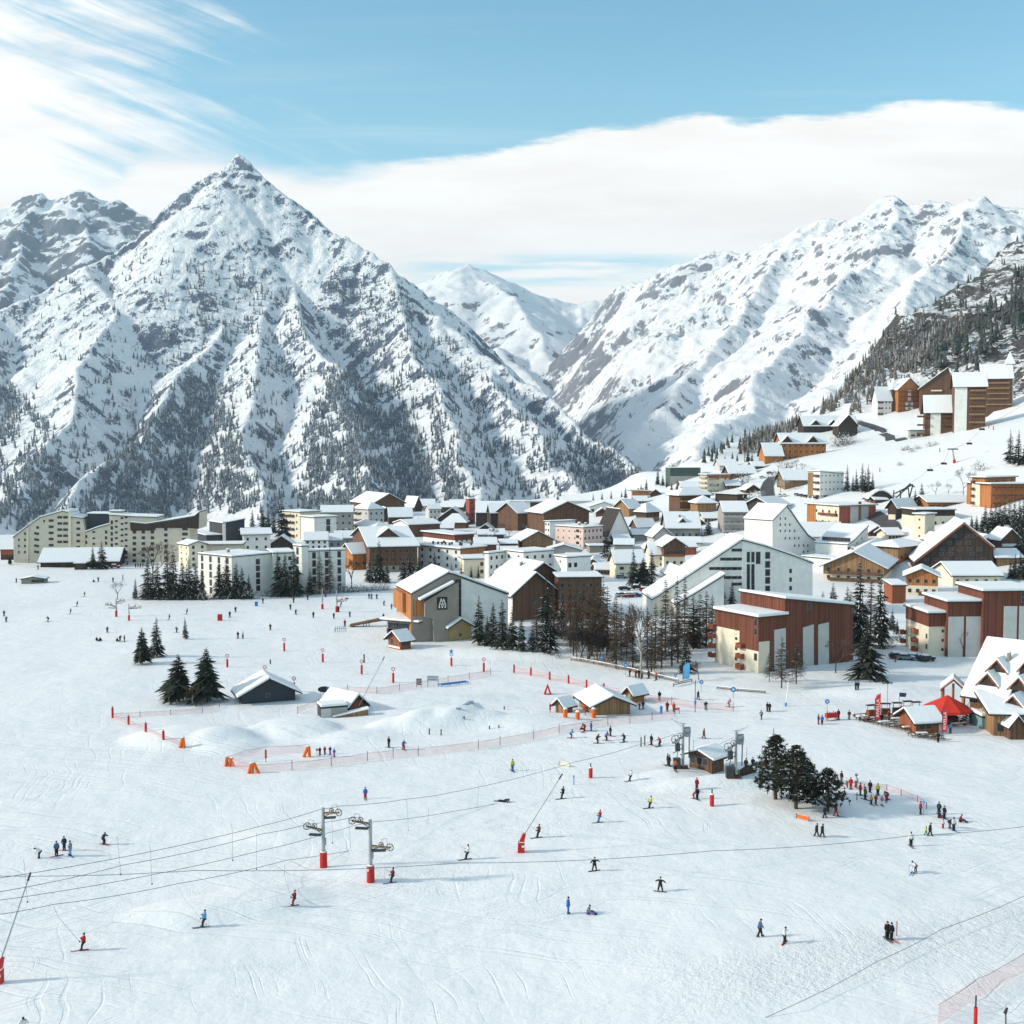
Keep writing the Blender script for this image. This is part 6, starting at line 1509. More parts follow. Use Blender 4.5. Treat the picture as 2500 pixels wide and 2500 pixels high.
for i, (px, py) in enumerate(((1255, 1643), (1296, 1650), (1342, 1660), (1388, 1669), (1432, 1680), (1474, 1689))):
 post('padded_post', px, py, py - 22, '%s red padded post of the net line above the small hut, counted from the grove' % ('first', 'second', 'third', 'fourth', 'fifth', 'last')[i], 'padded post', g, [('pole', 0, 1, .05, M_POST), ('pad', .05, .92, .20, M_REDPAD)])
g = 'padded posts left of the fun park'
for i, (px, py, tp) in enumerate(((275, 1753, 1722), (314, 1769, 1744), (356, 1787, 1761), (399, 1806, 1780))):
 post('padded_post', px, py, tp, '%s red padded post in the slanting row on the left snow' % ('topmost', 'second', 'third', 'lowest')[i], 'padded post', g, [('pole', 0, 1, .05, M_POST), ('pad', .03, .85, .22, M_REDPAD)])
def a_pad(px, py, hp, wp, label, legs):
 P = gp(px, py); s = 1 / px_m(P); r = empty('crash_pad', P, 0, label, 'crash pad', 'orange crash pads of the net corner')
 for (x0, x1) in legs:
  m = MB(); m.tube((x0 * s, 0, -.1), (x1 * s, 0, hp * s), .26, n=8); m.build('pad', M_ORANGE if hp > 18 else M_REDPAD, r)
 m = MB(); x1 = legs[0][1]; m.ball((x1 * s, 0, hp * s), .3, 8, 4, .5); m.build('snow_cover', MATS['snow'], r)
a_pad(446, 1825, 25, 12, 'red crash pad leaning like a letter A, below the slanting row of posts', [(-6, 0), (4, 1)])
a_pad(616, 1888, 26, 30, 'big orange crash pad with three legs and snow on top at the net corner', [(-9, -2), (0, 0), (16, 4)])
a_pad(563, 1871, 22, 16, 'crossed orange pads at the left end of the pink net', [(-4, 3), (8, -2), (-12, -9)])
a_pad(754, 1848, 27, 16, 'leaning orange pad pair beside the small ski class', [(-13, -2), (2, 0)])
for px, py, tp, l in ((649, 1860, 1828, 'tall dark red pole inside the pink net corner'), (1429, 1745, 1718, 'dark red post before the small brown hut with the barrier'), (1400, 1724, 1698, 'dark red flag post between the small and the wide brown hut'), (1343, 1740, 1716, 'red padded post left of the small brown hut with red barrier')):
 post('padded_post', px, py, tp, l, 'padded post', 'single red posts', [('pole', 0, 1, .06, M_POST), ('pad', .3, .9, .17, M_REDPAD)])
for px, py, tp, l in ((1442, 1899, 1862, 'fat red marker with white cap and black tip between the drag lift riders'), (1738, 1968, 1925, 'fat red marker with black tip left of the four pines')):
 r, h = post('padded_post', px, py, tp, l, 'padded post', 'fat red markers on the piste', [('pole', 0, 1, .09, M_BLACK), ('pad', .02, .68, .30, M_REDPAD)])
 m = MB(); m.tube((0, 0, h * .68), (0, 0, h * .75), .31, .2, 8); m.build('snow_cover', MATS['snow'], r)
post('marker_post', 1401, 1916, 1893, 'thin blue and black marker stick beside a drag lift rider', 'marker post', None, [('pole', 0, 1, .07, M_BLUE), ('tip', .8, 1.02, .09, M_BLACK)])
for px, py, tp, l in ((1565, 1823, 1799, 'left one of two dark stakes near the drive station'), (1574, 1820, 1795, 'right one of two dark stakes near the drive station')):
 post('stake', px, py, tp, l, 'stake', None, [('pole', 0, 1, .10, M_POST)])
for px, py, hp, l in ((1380, 1751, 21, 'upright orange roll with snow cap at the corner of the small brown hut'), (1410, 1756, 19, 'upright red roll between the two brown huts'), (1449, 1752, 22, 'upright orange roll with snow cap at the corner of the wide brown hut')):
 P = gp(px, py); h = hp / px_m(P); r = empty('foam_roll', P, 0, l, 'foam roll', 'orange foam rolls by the brown huts')
 m = MB(); m.tube((0, 0, -.1), (0, 0, h), .42, n=12); m.build('pad', M_ORANGE, r)
 m = MB(); m.tube((0, 0, h), (0, 0, h + .25), .43, .25, 12); m.build('snow_cover', MATS['snow'], r)
P = gp(1337, 1694); r = empty('warning_tent', P, 0, 'red and black triangular warning tent on the snow left of the small brown hut', 'warning sign')
m = MB(); h = 26 / px_m(P); m.mat(0); b = h * .36
apx = (0, 0, h); c = [(-b, -b, 0), (b, -b, 0), (b, b, 0), (-b, b, 0)]
for i in range(4): m.poly([c[i], c[(i + 1) % 4], apx])
m.build('canvas', M_REDPAD, r); m = MB(); m.prism([(-b * .45, -b * .86, h * .12), (b * .45, -b * .86, h * .12), (0, -b * .36, h * .62)], (0, -.05, .01)); m.build('panel', M_WHITE, r)
# ---- fences of stakes and netting
def net_fence(label, pts, hgt, stakes=True, group='net fences of the fun park', name='net_fence', netm=None, tall=None, tops=True):
 P = [gp(*p) for p in pts]
 r = empty(name, P[0], 0, label, 'fence', group)
 if stakes:
  for i, p in enumerate(P):
   q = p - P[0]; m = MB(); m.tube((q.x, q.y, q.z - .3), (q.x, q.y, q.z + hgt * (1.25 if tall is None else tall)), .05, n=5); m.build('stake', M_POST, r)
 m = MB()
 for a, b in zip(P[:-1], P[1:]):
  n = max(1, int((b - a).length / 6)); prev = None
  for i in range(n + 1):
   q = a.lerp(b, i / n); z = float(ground_z(q.x, q.y)); q = Vector((q.x, q.y, z)) - P[0]
   sag = .12 * math.sin(math.pi * i / n)
   cur = ((q.x, q.y, q.z + .05), (q.x, q.y, q.z + hgt - sag))
   if prev: m.poly([prev[0], cur[0], cur[1], prev[1]])
   prev = cur
 if m.f:
  m.build('net', netm or M_NET, r)
 if tops:
  m = MB()
  for a, b in zip(P[:-1], P[1:]):
   a2 = a - P[0] + Vector((0, 0, hgt)); b2 = b - P[0] + Vector((0, 0, hgt)); c = (a2 + b2) / 2 - Vector((0, 0, .12)); m.path([a2, c, b2], .018, 3)
  m.build('rope', M_POST, r)
 return r
net_fence('long pink net fence along the lower edge of the fun park', [(557, 1869), (616, 1887), (713, 1881), (809, 1871), (897, 1858), (960, 1850), (1021, 1846), (1168, 1829), (1221, 1820), (1303, 1805), (1365, 1790), (1484, 1771), (1538, 1766), (1592, 1759), (1648, 1749)], 1.3)
net_fence('faint pink net behind the ski class at the net corner', [(557, 1868), (600, 1852), (649, 1843), (754, 1838)], 1.4, False)
net_fence('pink net along the row of padded posts above the small brown hut', [(1255, 1643), (1296, 1650), (1342, 1660), (1388, 1669), (1432, 1680), (1474, 1689), (1514, 1697)], 1.3, False)
net_fence('pink net around the waiting area right of the ticket hut', [(1575, 1712), (1640, 1722), (1697, 1730), (1790, 1737)], 1.4, True)
net_fence('thin stake line on the snow above the big jump', [(275, 1753), (342, 1750), (417, 1746), (494, 1740), (536, 1726)], .9, True)
net_fence('stake line with sagging cord from the rust red hut towards the grove', [(727, 1743), (849, 1690), (920, 1694), (975, 1686), (1094, 1666), (1146, 1658), (1198, 1648)], 1.2, True)
net_fence('slanting net between the red padded posts on the left snow', [(275, 1753), (314, 1769), (356, 1787), (399, 1806), (446, 1824)], .8, False)
net_fence('low cord fence curving behind the queue at the four pines', [(2066, 1920), (2110, 1928), (2165, 1930), (2200, 1942), (2240, 1958), (2262, 1975)], .9, True, tall=1.0)
# red net with one red post at the lower right corner
r = net_fence('long pink red net at the lower right corner', [(2290, 2505), (2384, 2440), (2445, 2408), (2520, 2360)], 1.9, False, None, netm=net_mat('red_netting', (.70, .16, .16), .20))
r, h = post('padded_post', 2381, 2515, 2426, 'tall red padded post with black tip at the lower right corner', 'padded post', None, [('pole', 0, 1, .07, M_BLACK), ('pad', .05, .66, .17, M_REDPAD)])
P = gp(2456, 2500); r = empty('snow_gun', P, 0, 'dark snow gun head on a stand, cut off at the lower right edge', 'snow gun')
m = MB(); m.tube((0, 0, -.2), (-.05, 0, 1.0), .06, n=6); m.build('stand', M_DARKM, r); m = MB(); m.tube((-.15, -.1, 1.0), (.15, .2, 1.35), .16, .10, 10); m.build('barrel', M_DARKM, r)
# long overhead and edge ropes
def rope(pts, rad, label, group, name='steel_rope', cat='cable', m=None):
 Q = [Vector(at_depth(*p)) for p in pts]; mm = MB()
 for a, b in zip(Q[:-1], Q[1:]):
  n = 8; L = (b - a).length
  mm.path([a.lerp(b, i / n) - Vector((0, 0, .0012 * L * 4 * (i / n) * (1 - i / n) * 10)) for i in range(n + 1)], rad, 4)
 o = mm.build(name, m or M_CABLE, None); return tag(o, label, cat, group)
rope([(-60, 2138, 118), (480, 2125, 124), (1120, 2107, 131), (1740, 2077, 139), (2223, 2040, 147), (2560, 2010, 152)], .032, 'long single overhead cable crossing the whole snow field', None)
P1 = gp(1860, 2500); rope([(1780, 2520, gp(1780, 2499).y), (1940, 2452, gp(1940, 2470).y), (2140, 2348, gp(2140, 2370).y), (2300, 2268, gp(2300, 2290).y), (2540, 2168, gp(2540, 2195).y)], .03, 'dark cord strung low over the rutted snow at the lower right', None)
# rail fences
def rail(label, pts, hgt=.75):
 P = [gp(*p) for p in pts]; r = empty('rail_fence', P[0], 0, label, 'fence', 'log rail fences'); m = MB(); s = MB(); q = MB()
 for a, b in zip(P[:-1], P[1:]):
  n = max(1, int((b - a).length / 3))
  for i in range(n + 1):
   c = a.lerp(b, i / n) - P[0]; c.z = float(ground_z(c.x + P[0].x, c.y + P[0].y)) - P[0].z
   q.tube(c - Vector((0, 0, .2)), c + Vector((0, 0, hgt)), .09, n=6)
  for z in (hgt * .5, hgt): m.tube(a - P[0] + Vector((0, 0, z)), b - P[0] + Vector((0, 0, z)), .09, n=6)
  s.tube(a - P[0] + Vector((0, 0, hgt + .12)), b - P[0] + Vector((0, 0, hgt + .12)), .10, n=6)
 q.build('posts', M_LOG, r); m.build('rail', M_LOG, r); s.build('snow_cover', MATS['snow'], r)
rail('snow topped log rail along the front of the grove', [(1394, 1613), (1450, 1622), (1540, 1640), (1610, 1657), (1656, 1668)])
rail('short log rail below the blue feather flag', [(1644, 1677), (1689, 1666)])
rail('thin dark rail on the snow before the three snow lined larches', [(1751, 1682), (1800, 1688), (1868, 1693)], .5)
rail('low snow capped wall like rail in front of the cars behind the grove', [(1502, 1462), (1572, 1456)], 1.0)
# ---- boards, signs and flags
def board(px, py, top, wpx, hpx, label, m1, m2, name='notice_board', legs=2, az=0, cat='sign', rows=3):
 P = gp(px, py); s = 1 / px_m(P); H = (py - top) * s; w = wpx * s; h = hpx * s
 r = empty(name, P, math.radians(az), label, cat)
 m = MB()
 for x in ([-w * .45, w * .45] if legs == 2 else [0]): m.tube((x, 0, -.2), (x, 0, H - h * .1), .05, n=6)
 m.build('pole', M_POST, r)
 m = MB(); m.mat(0).box(-w / 2, w / 2, -.09, -.05, H - h, H); m.mat(1)
 for k in range(rows):
  z = H - h * (.25 + .5 * k / max(1, rows - 1) if rows > 1 else .5); m.box(-w * .40, w * (.40 - .1 * (k % 2)), -.10, -.088, z - h * .045, z + h * .045)
 m.build('panel', [m1, m2], r); return r
M_BOARD = mat('board_brown', (.16, .08, .06), .7, .2); M_PALEB = mat('board_pale', (.42, .44, .50), .7, .2)
board(1023, 1678, 1656, 13, 16, 'small reddish notice board on the fun park fence, left one', M_BOARD, M_PALEB)
board(1057, 1676, 1649, 28, 13, 'wide notice board with pale writing on the fun park fence, right one', M_PALEB, M_BOARD, rows=2)
def disc(px, py, top, label, m1=None, rad=.45):
 r, h = post('road_sign', px, py, top, label, 'sign', 'round blue signs on poles', [('pole', 0, 1, .05, M_STEEL)])
 m = MB(); m.mat(0).tube((0, -.05, h - rad), (0, -.09, h - rad), rad, n=16); m.mat(1).tube((0, -.09, h - rad), (0, -.10, h - rad), rad * .5, n=4); m.build('sign_disc', [m1 or M_BLUE, M_WHITE], r)
disc(1712, 1689, 1659, 'round blue sign on a pole right of the blue feather flag')
disc(1790, 1706, 1676, 'round blue sign on a pole before the low white wall of the red brown slab', rad=.55)
disc(2019, 1740, 1706, 'blue sign on a pole left of the terrace')
disc(1469, 1624, 1600, 'small blue sign on a pole at the rail before the clump trees'); disc(1527, 1648, 1618, 'blue topped pole beside the waiting skiers'); disc(1649, 1664, 1644, 'small blue sign on a stick left of the blue feather flag', rad=.35)
post('pole', 1697, 1739, 1660, 'tall thin dark pole with a blue box right of the waiting area', 'pole', None, [('pole', 0, 1, .07, M_POST), ('box', .24, .36, .22, M_BLUE)])
post('lamp_post', 1918, 1724, 1664, 'slightly leaning white pole before the snow lined larches', 'pole', None, [('pole', 0, 1, .10, M_WHITE), ('foot', 0, .14, .22, M_BLUE)], lean=.10)
r, h = post('street_lamp', 2166, 1728, 1668, 'street lamp with two heads behind the terrace', 'street lamp', None, [('pole', 0, 1, .06, M_STEEL)])
m = MB()
for s in (-1, 1): m.tube((0, 0, h), (s * .7, 0, h + .1), .04, n=5); m.ball((s * .8, 0, h + .1), .2, 8, 4, .6)
m.build('lamp_head', M_DARKM, r)
r, h = post('street_lamp', 1420, 1409, 1378, 'white street lamp in front of the right white flat roofed block', 'street lamp', None, [('pole', 0, 1, .07, M_WHITE)])
m = MB(); m.ball((0, 0, h), .35, 8, 5, .6); m.build('lamp_head', M_WHITE, r)
post('flag_mast', 1272, 1292, 1250, 'white mast beside the brown gable with pale roof slope', 'mast', None, [('pole', 0, 1, .16, M_WHITE)])
r, h = post('flag', 2195, 1735, 1690, 'small dark flag on a thin pole behind the terrace', 'flag', None, [('pole', 0, 1, .05, M_STEEL)])
m = MB(); m.prism([(0, 0, h), (1.4, .1, h - .1), (1.3, .2, h - .9), (0, 0, h - .8)], (0, .03, 0)); m.build('cloth', mat('flag_cloth', (.10, .12, .22), .8, .3), r)
def feather(px, py, top, wpx, label, col, txt=None, az=-10):
 P = gp(px, py); s = 1 / px_m(P); h = (py - top) * s; w = wpx * s
 r = empty('feather_flag', P, math.radians(az), label, 'flag')
 m = MB(); m.tube((0, 0, -.2), (0, 0, h * .8), .05, n=6); m.path([(0, 0, h * .8), (w * .3, 0, h * .93), (w, 0, h)], .035, 5); m.build('pole', M_POST, r)
 m = MB(); m.prism([(.05, -.02, h * .12), (w * .95, -.02, h * .14), (w, -.02, h * .98), (w * .35, -.02, h * .92), (.05, -.02, h * .8)], (0, .04, 0)); cl = m.build('cloth', col, r)
 if txt:
  c = bpy.data.curves.new('lettering', 'FONT'); c.body = txt; c.size = w * .80; c.extrude = .008; c.align_y = 'CENTER'; c.align_x = 'LEFT'
  L = text_mesh(c); wd = max(v.co.x for v in L.vertices); k = h * .60 / wd
  o = link('lettering', L, M_WHITE, cl); o.rotation_euler = (math.pi / 2, -math.pi / 2, 0); o.location = (w * .5, -.035, h * .20); o.scale = (k, w * .62 / (w * .58) * .95, 1)
 return r
def text_mesh(c):
 o = bpy.data.objects.new('tmp', c); C.objects.link(o)
 dg = bpy.context.evaluated_depsgraph_get(); me = bpy.data.meshes.new_from_object(o.evaluated_get(dg)); bpy.data.objects.remove(o)
 return me
M_FLAG = mat('red_flag', (.62, .03, .04), .7, .12); M_BFLAG = mat('blue_flag', (.10, .36, .62), .7, .25, .8)
feather(2136, 1766, 1690, 13, 'tall red feather flag with pale lettering at the left end of the terrace', M_FLAG, 'RIVELLA')
feather(2300, 1796, 1721, 12, 'red feather flag with pale lettering right of the small bar hut', M_FLAG, 'RIVELLA')
feather(1667, 1664, 1616, 17, 'blue feather flag in front of the snow laden spruce of the grove', M_BFLAG)
def banner(pts, hgt, label, m, legs=True):
 A, B = gp(*pts[0]), gp(*pts[1]); r = empty('banner', A, 0, label, 'banner'); d = B - A
 q = MB(); n = Vector((-d.y, d.x, 0)).normalized() * .04
 q.prism([(0, 0, .15), (d.x, d.y, d.z + .15), (d.x, d.y, d.z + hgt), (0, 0, hgt)], tuple(n)); q.build('cloth', m, r)
 q = MB(); q.tube((0, 0, -.2), (0, 0, hgt + .1), .04, n=5); q.tube((d.x, d.y, d.z - .2), (d.x, d.y, d.z + hgt + .1), .04, n=5); q.build('pole', M_POST, r)
banner([(1944, 1998), (1975, 2006)], .62, 'orange banner stretched on the snow below the four pines', M_ORANGE)
banner([(1365, 1868), (1391, 1873)], .55, 'white and yellow banner on the snow above the long snow lance', mat('banner_pale', (.62, .56, .36), .8, .4, 1.5))
# oval tent sign, slide rail, small park furniture
P = gp(792, 1697); s = 1 / px_m(P); r = empty('oval_sign', P, 0, 'black and blue oval target board on thin legs behind the rust red hut', 'sign')
for i, (a, b, mm) in enumerate(((-16, 6, M_BLACK), (6, 16, M_BLUE))):
 m = MB(); n = 10; up = []; dn = []
 for k in range(n + 1):
  x = a + (b - a) * k / n; y = 7.5 * math.sqrt(max(0, 1 - (x / 16.5) ** 2)); up.append((x * s, 0, (14 + y) * s)); dn.append((x * s, 0, (14 - y) * s))
 m.prism(dn + up[::-1], (0, .15, 0)); m.build('panel', mm, r)
m = MB()
for x in (-9, -2, 4, 9): m.tube((x * s, .07, -.2), (x * s, .07, 9 * s), .04, n=5)
m.build('legs', M_STEEL, r)
A, B = gp(1074, 1676), gp(1140, 1668); r = empty('slide_rail', A, 0, 'blue slide rail box of the fun park lying on the snow', 'slide rail'); d = B - A
m = MB(); n = Vector((-d.y, d.x, 0)).normalized() * .5
for k in (-1, 1): m.tube(n * k + Vector((0, 0, .4)), d + n * k + Vector((0, 0, .4)), .12, n=6)
for t in (0, .33, .66, 1):
 for k in (-1, 1): m.tube(d * t + n * k - Vector((0, 0, .2)), d * t + n * k + Vector((0, 0, .4)), .07, n=5)
m.build('frame', M_BLUE, r)
A, B = gp(1118, 1733), gp(1152, 1715); d = B - A; r = empty('slide_rail', A, 0, 'grey blue slide box dug into the snow right of the snow waves', 'slide rail')
m = MB(); n = Vector((-d.y, d.x, 0)).normalized() * .35; m.hexa([tuple(-n), tuple(d - n), tuple(d + n), tuple(n)] + [tuple(q + Vector((0, 0, .35))) for q in (-n, d - n, d + n, n)]); m.build('frame', mat('slide_grey', (.22, .32, .42), .5, .2), r)
for px, py, tp, l in ((1048, 1793, 1778, 'left of two short grey pegs in the fun park'), (1077, 1795, 1780, 'right of two short grey pegs in the fun park'), (1133, 1755, 1748, 'tiny dark peg under the slide box'), (1195, 1780, 1772, 'left of two tiny dark pegs by the flat box'), (1218, 1777, 1770, 'right of two tiny dark pegs by the flat box'), (1231, 1732, 1724, 'tiny dark peg near the net line'), (300, 1417, 1403, 'thin dark pole in the far left snow'), (660, 1621, 1610, 'short stick between the marker posts'), (889, 1618, 1597, 'thin stick above the upper marker posts')):
 post('stake', px, py, tp, l, 'stake', None, [('pole', 0, 1, .11 if tp > 1700 else .16, M_POST)])
# low red block and blue mat on the far slope
for px, py, w, h, m1, l, nm in ((537, 1515, 11, 16, M_REDPAD, 'big red foam block standing alone on the far slope', 'foam_block'), (626, 1480, 7, 12, M_BLUE, 'small blue mat upright on the snow before the tall white block', 'foam_block'), (847, 1462, 8, 3, M_REDPAD, 'small red banner lying near the far drag lift pylons', 'foam_block')):
 P = gp(px, py); s = 1 / px_m(P); r = empty(nm, P, .1, l, 'foam block'); m = MB(); m.box(-w / 2 * s, w / 2 * s, -.4, .4, -.1, h * s); m.build('pad', m1, r)
 m = MB(); m.box(-w / 2 * s, w / 2 * s, -.4, .4, h * s + .002, h * s + .12); m.build('snow_cover', MATS['snow'], r)
# ---- snow lances
def lance(px, py, bw, bh, tx, ty, label, base=True):
 P = gp(px, py); s = 1 / px_m(P); r = empty('snow_lance', P, 0, label, 'snow lance', 'snow lances')
 T = Vector(at_depth(tx, ty, P.y + 1)) - P
 if base:
  m = MB(); m.mat(0); w = bw * s / 2
  m.prism([(-w, -w, -.2), (w, -w, -.2), (w * 1.05, -w, bh * s * .55), (-w * .85, -w, bh * s * .55)], (0, 2 * w, 0)); m.build('pad', M_REDPAD, r)
  m = MB(); m.prism([(-w * .6, -w * .8, bh * s * .56), (w * .9, -w * .8, bh * s * .56), (w * 1.4, -w * .8, bh * s), (w * .55, -w * .8, bh * s)], (0, 1.6 * w, 0)); m.build('pad', M_REDPAD, r)
  m = MB(); m.box(w * .2, w * .95, -w - .03, -w, bh * s * .30, bh * s * .42); m.box(-w * .6, w, -w * .9, w * .9, bh * s * .552, bh * s * .60); m.build('panel', M_WHITE, r)
 m = MB(); a = Vector((bw * s * .2, 0, bh * s * .8)); m.tube(a, T, .075, .06, 8); m.build('lance', M_STEEL, r)
 m = MB(); d = (T - a).normalized(); m.tube(T, T + d * .8, .11, .09, 8); m.build('nozzle', M_DARKM, r)
lance(1272, 2080, 17, 46, 1365, 1902, 'red based snow lance slanting up to the right in the middle of the snow field')
lance(-3, 2400, 19, 64, 68, 2150, 'red based snow lance cut off by the left edge')
lance(874, 1736, 6, 14, 934, 1612, 'long snow lance with a dark green base by the rust red hut', False)
lance(553, 1467, 3, 4, 563, 1447, 'pale slanting lance before the bushes of the tall white block', False)
P = gp(855, 1750); r = empty('wooden_ramp', P, .25, 'small snow covered wooden ramp in front of the rust red hut', 'ramp')
m = MB(); m.prism([(-3.2, 0, 0), (3.4, 0, 0), (3.4, 0, 1.1), (2.6, 0, 1.1)], (0, 1.6, 0)); m.build('frame', W_('tan'), r)
m = MB(); m.prism([(-3.2, -.1, .12), (3.5, -.1, 1.25), (3.5, -.1, 1.45), (-3.2, -.1, .3)], (0, 1.8, 0)); m.build('snow_cover', MATS['snow'], r)
P = gp(915, 1532); r = empty('footbridge', P, 0, 'brown wooden footbridge leading to the ski shop', 'footbridge'); s = 1 / px_m(P)
m = MB(); A, B = Vector((-62 * s, 0, .3)), Vector((48 * s, 4, 2.0))
for k in (0, 1.8): m.tube(A + Vector((0, k, .2)), B + Vector((0, k, .6)), .28, n=6)
m.build('rail', W_('tan'), r); m = MB()
for t in (.3, .36, .42, .85): m.tube(A.lerp(B, t) - Vector((0, 0, 2)), A.lerp(B, t), .12, n=6)
m.build('posts', W_('brown'), r)
m = MB(); m.prism([tuple(A + Vector((0, .1, -.1))), tuple(B + Vector((0, .1, -.1))), tuple(B + Vector((0, .1, .1))), tuple(A + Vector((0, .1, .1)))], (0, 1.6, 0)); m.build('deck', W_('brown'), r)
P = gp(834, 1543); r = empty('ski_rack', P, .2, 'dark ski rack with a few skis at the end of the footbridge', 'ski rack')
m = MB(); m.tube((-1.8, 0, -.1), (-1.8, 0, 1.2), .05, n=5); m.tube((1.2, 0, -.1), (1.2, 0, 1.2), .05, n=5); m.tube((-1.8, 0, 1.0), (1.2, 0, 1.0), .05, n=5); m.build('frame', M_DARKM, r)
m = MB()
for k in range(6): m.hexa([(-1.6 + k * .5 + dx, dy, z) for z in (0, 1.7) for dx, dy in ((-.05, -.1), (.05, -.1), (.05, -.05), (-.05, -.05))])
m.build('skis', M_BLACK, r)
# ---------------------------------------------------------------- drag lifts
M_ARM = mat('lift_arm', (.30, .19, .10), .6, .25, 2.0)
def wheel(parent, c, axis, r, name='wheel'):
 m = MB(); m.ring(c, axis, r, .05, 14, 5); m.tube(Vector(c) - Vector(axis) * .06, Vector(c) + Vector(axis) * .06, .10, n=8)
 q = Vector(axis).to_track_quat('Z', 'Y')
 for k in range(5):
  a = k * 2 * math.pi / 5; m.tube(c, Vector(c) + q @ Vector((r * math.cos(a), r * math.sin(a), 0)), .022, n=4)
 return m.build(name, M_DARKM, parent)
def lift_arm(r, z, side, L, tilt):
 """carrying arm with rope wheels, a walkway and guard hoops"""
 d = Vector((side * math.cos(tilt), -.25, math.sin(tilt))).normalized(); a = Vector((0, 0, z)); e = a + d * L
 m = MB(); m.mat(0)
 m.tube(a + Vector((0, .15, 0)), e + Vector((0, .15, 0)), .075, n=6); m.tube(a + Vector((0, -.15, -.1)), e + Vector((0, -.15, 0)), .075, n=6)
 for k in range(4): m.tube(a.lerp(e, k / 3) + Vector((0, .15, 0)), a.lerp(e, min(1, k / 3 + .2)) + Vector((0, -.15, 0)), .04, n=4)
 m.mat(1); p0 = a + Vector((side * .2, -.35, -.55)); p1 = p0 + Vector((side * L * .7, -.15, .12))
 n = Vector((0, .35, 0)); m.prism([tuple(p0 - n), tuple(p1 - n), tuple(p1 + n), tuple(p0 + n)], (0, 0, .12))
 m.tube(a + Vector((0, 0, -.5)), a.lerp(e, .6), .05, n=5)
 o = m.build('arm', [M_ARM, M_DARKM], r)
 wheel(o, tuple(e + Vector((0, 0, .05))), (side * .35, 1, 0), .42); wheel(o, tuple(a.lerp(e, .55) + Vector((0, 0, .25))), (side * .35, 1, 0), .30)
 h = MB(); c = a.lerp(e, .62); h.path([c + Vector((0, 0, .2)), c + Vector((-.1 * side, 0, .9)), c + Vector((.5 * side, 0, 1.0)), c + Vector((.55 * side, 0, .3))], .03, 5); h.tube(e, e + Vector((side * .55, 0, .45)), .025, n=4); h.build('guard_hoop', M_STEEL, o)
 return e
def pylon(px, py, top, label, arms, far=False, padpx=40):
 P = gp(px, py); s = 1 / px_m(P); H = (py - top) * s
 r = empty('lift_pylon', P, 0, label, 'lift pylon', 'drag lift pylons')
 k = H / 7.4
 m = MB(); m.tube((0, 0, padpx * s), (0, 0, H), .24 * k, .20 * k, 10); m.build('pole', M_METAL, r)
 m = MB(); m.tube((0, 0, -.3), (0, 0, padpx * s), .47 * k, .45 * k, 12); pd = m.build('pad', M_REDPAD, r)
 m = MB(); m.tube((0, 0, padpx * s + .002), (0, 0, padpx * s + .10), .44 * k, .30 * k, 12); m.build('snow_cover', MATS['snow'], pd)
 m = MB(); m.tube((.26 * k, -.1, H * .38), (.26 * k, -.1, H * .50), .12, n=8); m.build('control_box', M_STEEL, r)
 for (zpx, side, L, tilt) in arms: lift_arm(r, zpx * s, side, L, tilt)
 return r
pylon(790, 2118, 1967, 'silver drag lift pylon with red padded foot, left of the near pair', [(138, 1, 2.0, .08), (95, -1, 2.0, .30)])
r = pylon(905, 2153, 1996, 'silver drag lift pylon with red padded foot, right of the near pair', [(148, -1, 2.1, .22), (92, 1, 2.4, -.03)], padpx=42)
m = MB(); s = 1 / px_m(r.location); m.box(-.45, -.15, -.49, -.46, 30 * s, 36 * s); m.build('panel', M_WHITE, r)
FA = dict(padpx=16)
pylon(284, 1506, 1460, 'far drag lift pylon with red foot before the frosted little tree', [(38, 1, 2.6, .1), (26, -1, 2.6, .25)], **FA)
pylon(315, 1515, 1474, 'far drag lift pylon with a big wheel arm, right of the frosted little tree', [(34, 1, 3.6, .0)], padpx=14)
pylon(787, 1487, 1436, 'far drag lift pylon with red foot before the white row blocks, left of two', [(46, -1, 2.6, .2)], padpx=13)
pylon(822, 1494, 1440, 'far drag lift pylon with a wheel arm before the white row blocks, right of two', [(30, 1, 3.0, .0)], padpx=15)
